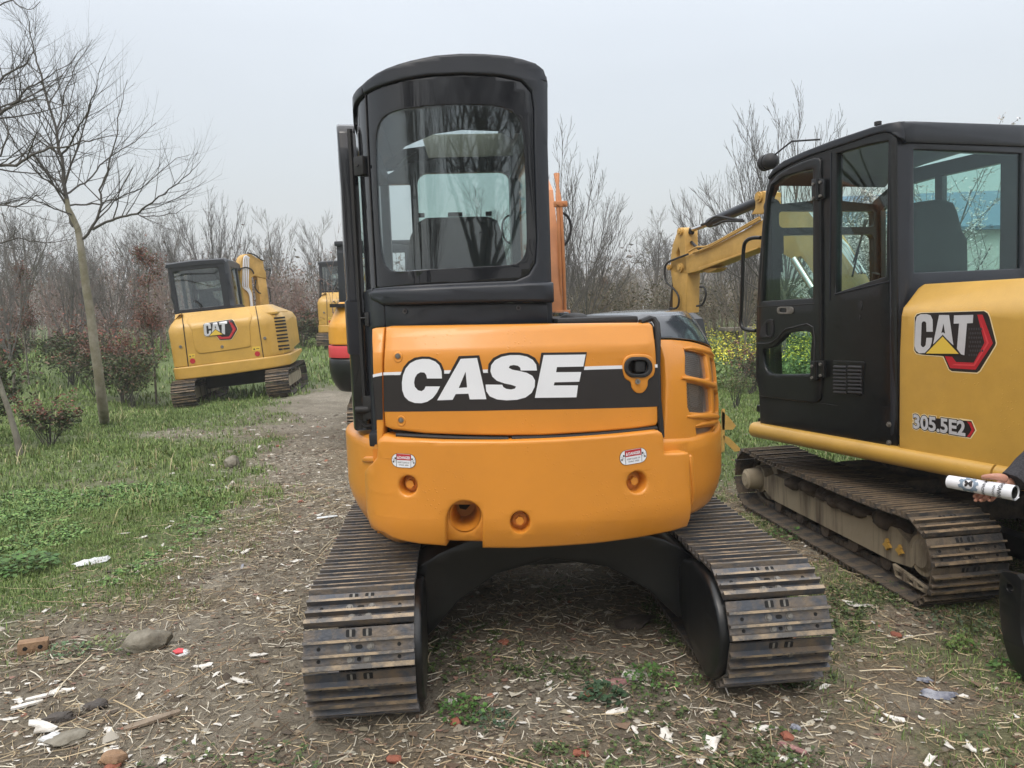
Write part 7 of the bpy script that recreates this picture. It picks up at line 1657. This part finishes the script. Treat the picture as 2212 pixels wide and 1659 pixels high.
# blossoming tree in front of it
bt_ = make_tree(61, 4.2, 1.0, .05, 8, .004, fork=.22, up=.3, depth=2, m_b='twig'); bt_.name = 'blossom_tree'
tr_b = [c for c in KIDS(bt_) if c.name.startswith('branches')][0]
vv = np.empty(len(tr_b.data.vertices)*3, np.float32); tr_b.data.vertices.foreach_get('co', vv); vv = vv.reshape(-1, 3); vv = vv[vv[:, 2] > 1.2]
v, f, c = leafcloud(rg2, vv, 9000, .055, [(.80, .77, .77), (.72, .66, .68)], .02); npmesh('blossom', v, f, LEAFM, c, bt_)
b = at(1990, 700, 9.5); place(bt_, b.x, 9.5, 1, .4, 'small tree covered in white blossom behind the black cab', None, 'tree', (.82, .82, .72))
bt2 = copy_tree(bt_); b = at(1850, 700, 10.5); place(bt2, b.x, 10.5, 1, 2.4, 'second white blossoming tree, seen through the door windows of the black cab', None, 'tree', (.75, .75, .66))

# ================================================================== the person at the right with a rolled poster
def skinned(chains, sub=2, extra=None):
    "chains: list of [(point, radius), ...]; chains starting on an existing point join there"
    vs, es, rs = [], [], []; key = {}
    def vid(p, r):
        k = tuple(round(q, 4) for q in p)
        if k not in key: key[k] = len(vs); vs.append(tuple(p)); rs.append(r)
        return key[k]
    for ch in chains:
        ids = [vid(p, r) for p, r in ch]
        for a, b in zip(ids, ids[1:]): es.append((a, b))
    me = bpy.data.meshes.new('sk'); me.from_pydata(vs, es, []); o = bpy.data.objects.new('sk', me); COL.objects.link(o)
    sm = o.modifiers.new('s', 'SKIN'); sm.use_smooth_shade = True; ss = o.modifiers.new('u', 'SUBSURF'); ss.levels = sub; ss.render_levels = sub
    for i, r in enumerate(rs):
        sv = me.skin_vertices[0].data[i]; sv.radius = r if hasattr(r, '__len__') else (r, r); sv.use_root = (i == 0)
    dg_ = bpy.context.evaluated_depsgraph_get(); dg_.update(); m2 = bpy.data.meshes.new_from_object(o.evaluated_get(dg_)); bpy.data.objects.remove(o)
    bm = bmesh.new(); bm.from_mesh(m2); bpy.data.meshes.remove(m2); return bm
def joinbm(bms):
    mb = MB(); mb.bm.free(); mb.bm = bms[0]
    for b in bms[1:]:
        me = bpy.data.meshes.new('t'); b.to_mesh(me); mb.bm.from_mesh(me); b.free(); bpy.data.meshes.remove(me)
    return mb
MT['skin'] = mat('skin', (.42, .21, .145), .5, var=.12, vscale=40, bump=.15, bscale=150)
MT['skin'].node_tree.nodes['Principled BSDF'].inputs['Subsurface Weight'].default_value = .08
MT['jacket'] = mat('dark_denim_jacket', (.022, .022, .026), .9, col2=(.045, .044, .050), vscale=130, mix2=(.4, .6), bump=.5, bscale=160)
MT['trouser'] = mat('dark_trousers', (.03, .032, .04), .9, var=.2, vscale=60); MT['shoe'] = mat('brown_shoe', (.10, .065, .04), .5)
MT['hair'] = mat('black_hair', (.01, .009, .008), .6, bump=.4, bscale=200)
HY = 2.86
def hp_(zx, zy, Y): return at((3600+zx*.1953)/1.8228, (1750+zy*.1953)/1.8228, Y)
RYz = lambda zx: HY+.08-.22*(zx-705)/1335
wr = hp_(2040, 740, HY-.03); el_ = V(2.26, 2.90, 1.10); sh = V(2.29, 2.82, 1.42); px0, py0 = 2.33, 2.66
gz = float(hgt(px0, py0))
hip = V(px0, py0, .93); chest = V(px0+.01, py0, 1.30); neck = V(px0, py0, 1.47); headc = V(px0-.02, py0, 1.60)
shl = V(2.33, 2.48, 1.42); ell = V(2.38, 2.43, 1.12); wrl = V(2.28, 2.40, .88)
palm = hp_(1760, 800, RYz(1700)+.045)
hand = [[(tuple(wr), (.030, .022)), (tuple(hp_(1900, 770, HY-.01)), (.034, .020)), (tuple(palm), (.040, .018)), (tuple(hp_(1620, 830, RYz(1600)+.045)), (.038, .014))]]
fing = [  # knuckle behind the roll, over its back, tips curling up under it toward the camera
    [hp_(1620, 780, RYz(1620)+.044), hp_(1440, 850, RYz(1440)+.044), hp_(1290, 980, RYz(1290)+.032), hp_(1200, 1068, RYz(1200)+.002)],
    [hp_(1640, 830, RYz(1640)+.046), hp_(1450, 930, RYz(1450)+.044), hp_(1310, 1070, RYz(1310)+.028), hp_(1222, 1138, RYz(1222)-.008)],
    [hp_(1690, 880, RYz(1690)+.046), hp_(1540, 990, RYz(1540)+.042), hp_(1400, 1120, RYz(1400)+.022), hp_(1330, 1130, RYz(1330)-.012)],
    [hp_(1740, 920, RYz(1740)+.044), hp_(1640, 1030, RYz(1640)+.038), hp_(1560, 1120, RYz(1560)+.018), hp_(1500, 1125, RYz(1500)-.012)]]
rad = [(.0105, .0098, .0088, .0078), (.0108, .010, .009, .008), (.0102, .0095, .0086, .0076), (.009, .0084, .0078, .0068)]
bms = [skinned([[(tuple(p), r) for p, r in zip(c_, r_)]], 2) for c_, r_ in zip(fing, rad)]
thumb = [hp_(1880, 720, RYz(1880)+.04), hp_(1740, 655, RYz(1740)+.016), hp_(1560, 645, RYz(1560)-.002), hp_(1340, 665, RYz(1340)-.012)]
bms.append(skinned([[(tuple(p), r) for p, r in zip(thumb, (.020, .0165, .0125, .0095))]], 2))
bms.append(skinned(hand, 2))
def leg(s):
    return [[(tuple(hip), (.13, .15)), (( px0, py0+s*.09, .86), .095), ((px0-.03, py0+s*.10, .50), .062), ((px0+.02, py0+s*.11, .10), .042), ((px0-.10, py0+s*.12, .045), (.035, .03)), ((px0-.19, py0+s*.125, .035), (.03, .02))]]
body_ch = leg(1)+leg(-1)+[[(tuple(hip), (.13, .15)), ((px0+.01, py0, 1.12), (.11, .14)), (tuple(chest), (.12, .17)), (tuple(neck), .055), (tuple(headc+V(0, 0, -.06)), .07), (tuple(headc), (.085, .075)), (tuple(headc+V(0, 0, .07)), (.075, .07))],
    [(tuple(chest), (.12, .17)), (tuple(sh), .058), (tuple(el_), .042), (tuple(wr), (.030, .022))], [(tuple(chest), (.12, .17)), (tuple(shl), .058), (tuple(ell), .042), (tuple(wrl), .028), (tuple(wrl+V(-.05, 0, -.07)), (.035, .016)), (tuple(wrl+V(-.07, 0, -.12)), (.03, .013))]]
bms.append(skinned(body_ch, 2))
for k in range(4):
    b0 = wrl+V(-.055+.0, -.027+.018*k, -.10); bms.append(skinned([[(tuple(b0), .0098), (tuple(b0+V(-.012, 0, -.04)), .009), (tuple(b0+V(-.004, 0, -.075+.006*abs(k-1.5))), .0078)]], 1))
b0 = wrl+V(-.05, -.035, -.05); bms.append(skinned([[(tuple(b0), .013), (tuple(b0+V(-.03, -.012, -.03)), .011), (tuple(b0+V(-.04, -.01, -.06)), .009)]], 1))
fb = joinbm(bms)                                        # face: nose, lips, ears
fb.ball(tuple(headc+V(-.092, 0, -.01)), (.020, .013, .022), 6); fb.ball(tuple(headc+V(-.082, 0, -.055)), (.012, .024, .007), 6)
for s in (-1, 1): fb.ball(tuple(headc+V(.0, s*.078, -.005)), (.020, .010, .032), 6)
pe_o = fb.build('person', 'skin', None, ang=80); tag(pe_o, 'person in a dark jacket reaching in with a rolled poster in the hand', 'person')
for s in (-1, 1):
    mb = MB(); mb.ball(tuple(headc+V(-.078, s*.032, .012)), (.012, .014, .010), 6); mb.mi = 1; mb.ball(tuple(headc+V(-.088, s*.032, .012)), (.004, .006, .006), 5); mb.build('eye', ['white', 'blackm'], pe_o)
mb = MB(); mb.ball(tuple(headc+V(.02, 0, .045)), (.100, .088, .088), 10); mb.build('hair', 'hair', pe_o)
jk = [[((px0, py0, .88), (.15, .19)), ((px0+.01, py0, 1.12), (.135, .18)), (tuple(chest), (.15, .20)), ((px0, py0, 1.44), .08)],
      [(tuple(chest), (.15, .20)), (tuple(sh), .078), (tuple(el_), .066), (tuple(el_.lerp(wr, .55)), .058), (tuple(el_.lerp(wr, .93)), (.049, .046))],
      [(tuple(chest), (.15, .20)), (tuple(shl), .078), (tuple(ell), .062), (tuple(ell.lerp(wrl, .9)), (.046, .044))]]
bmj = skinned(jk, 2)
for v in bmj.verts: v.co += noise.noise_vector(v.co*16)*.009
mbj = joinbm([bmj]); dj = (wr-el_).normalized(); n0_ = len(mbj.bm.verts); mbj.tube([el_-dj*.03]+[el_.lerp(wr, k/10) for k in range(1, 10)]+[wr-dj*.012, wr+dj*.004, wr+dj*.004, wr-dj*.02], [.050, .056, .055, .056, .054, .053, .053, .051, .051, .050, .051, .050, .043, .040], 24)
mbj.bm.verts.ensure_lookup_table()
for v in mbj.bm.verts[n0_:]: v.co += noise.noise_vector(v.co*22)*.007
mbj.build('jacket', 'jacket', pe_o, ang=60)
tr_b2 = skinned([[((px0, py0, .93), (.145, .17)), ((px0, py0+s*.09, .84), .11), ((px0-.03, py0+s*.10, .50), .08), ((px0+.02, py0+s*.11, .09), .066)] for s in (1, -1)], 2); joinbm([tr_b2]).build('trousers', 'trouser', pe_o, ang=60)
for s in (-1, 1):
    mb = MB(); mb.ball((px0-.06, py0+s*.12, .05+gz), (.15, .052, .055), 8); mb.box((px0-.06, py0+s*.12, .012+gz), (.29, .10, .025), bev=.01); mb.build('shoe', 'shoe', pe_o)
# rolled poster
rA = hp_(705, 745, RYz(705)); rB = hp_(2040, 975, RYz(2040)); ax = (rB-rA).normalized(); sd_ = V(0, 0, 1); sx_ = ax.cross(sd_).normalized(); uz = sx_.cross(ax).normalized()
if sx_.y > 0: sx_ = -sx_
RL = (rB-rA).length
def rollp(u, a, w):       # u along, a angle (0 = toward camera, +up)
    r_ = (.0268+.0035*u/RL)-w; return rA+ax*u+sx_*(math.cos(a)*r_)+uz*(math.sin(a)*r_)
mb = MB(); ns = 64; rings = []
for i in range(13):
    u = RL*i/12; q = []
    for k in range(ns+1):
        a = -2.2+2*math.pi*2.1*k/ns; w__ = .0030*(k/ns)*2; q.append(rollp(u, a, w__))
    if i == 0: pass
    rings.append(q)
mb.loft(rings, closed=False, cap=False)
fl_ = [[rollp(RL*i/12-.02*(1-k/3)*(i == 0), -2.2-k*.12, -.002*k*(1+.8*(1-i/12))) for k in range(4)] for i in range(13)]; mb.loft(fl_, closed=False, cap=False)
po = mb.build('rolled_poster', 'white', ang=60); tag(po, 'rolled white poster with a grey gear emblem held in the hand', 'rolled poster')
mb = MB(); mb.loft([[rollp(RL*(.03+.955*i), 2*math.pi*k/24, .0075) for k in range(24)] for i in (0, .5, 1)], cap=False); mb.build('dark_hollow_liner', 'blackm', po)  # black tube added inside the roll stands in for its dark hollow
gmap = lambda a, b, t: rollp(a, b/.030, -t-.0006)
mb = MB(); gu, gv, gr_ = RL*.36, .006, .040; gp = []
nt_ = 8
for k in range(nt_):
    for (da, rr) in ((-.26, .78), (-.17, 1.0), (.17, 1.0), (.26, .78)):
        a = 2*math.pi*k/nt_+da+.3; gp.append((gu+gr_*rr*math.cos(a), gv+gr_*rr*math.sin(a)))
mb.sheet(gp, lambda u, v, w: rollp(u, v/.030, w), .0002, holes=[circ(gu, gv+.003, .021, 20)], w0=-.0008, step=.006); mb.build('gear_emblem', mat('grey_blue_ink', (.20, .26, .33), .5), po, smooth=False)
def rot_text(s_, uc, vc, ln, hh_, off, ang_):
    m3 = lambda a, b, t: (lambda x, y: rollp(x, y/.030, -.0010))(uc+a*math.cos(ang_)-b*math.sin(ang_), vc+a*math.sin(ang_)+b*math.cos(ang_))
    mb = MB(); put_text(mb, s_, m3, (0, 0), ln, 0, offset=off, height=hh_); mb.build('poster_print', 'decblk', po, smooth=False)
rot_text('M', gu-.013, gv-.008, .030, .024, .05, .12)
rot_text('SHANGHAI MEIK', RL*.60, -.042, .100, .011, .015, 1.50)
rot_text('OUTDOOR', RL*.745, -.036, .060, .008, .01, 1.48)
rot_text('SHANGHAI', RL*.845, -.032, .085, .015, .02, 1.48)

# ================================================================== mist
hm = bpy.data.materials.new('mist'); hm.use_nodes = True; t = hm.node_tree; t.nodes.clear(); o_ = t.nodes.new('ShaderNodeOutputMaterial'); pv = t.nodes.new('ShaderNodeVolumePrincipled')
pv.inputs['Color'].default_value = (.93, .95, .97, 1); pv.inputs['Density'].default_value = .0018; pv.inputs['Anisotropy'].default_value = .1
t.links.new(pv.outputs[0], o_.inputs['Volume'])
mb = MB(); mb.box((0, 40, 5.0), (260, 160, 14)); hz = mb.build('haze', hm, smooth=False); tag(hz, 'thin grey mist lying over the yard and the wood', kind='stuff')
S.cycles.volume_bounces = 1; S.cycles.volume_max_steps = 64; S.cycles.volume_step_rate = 5
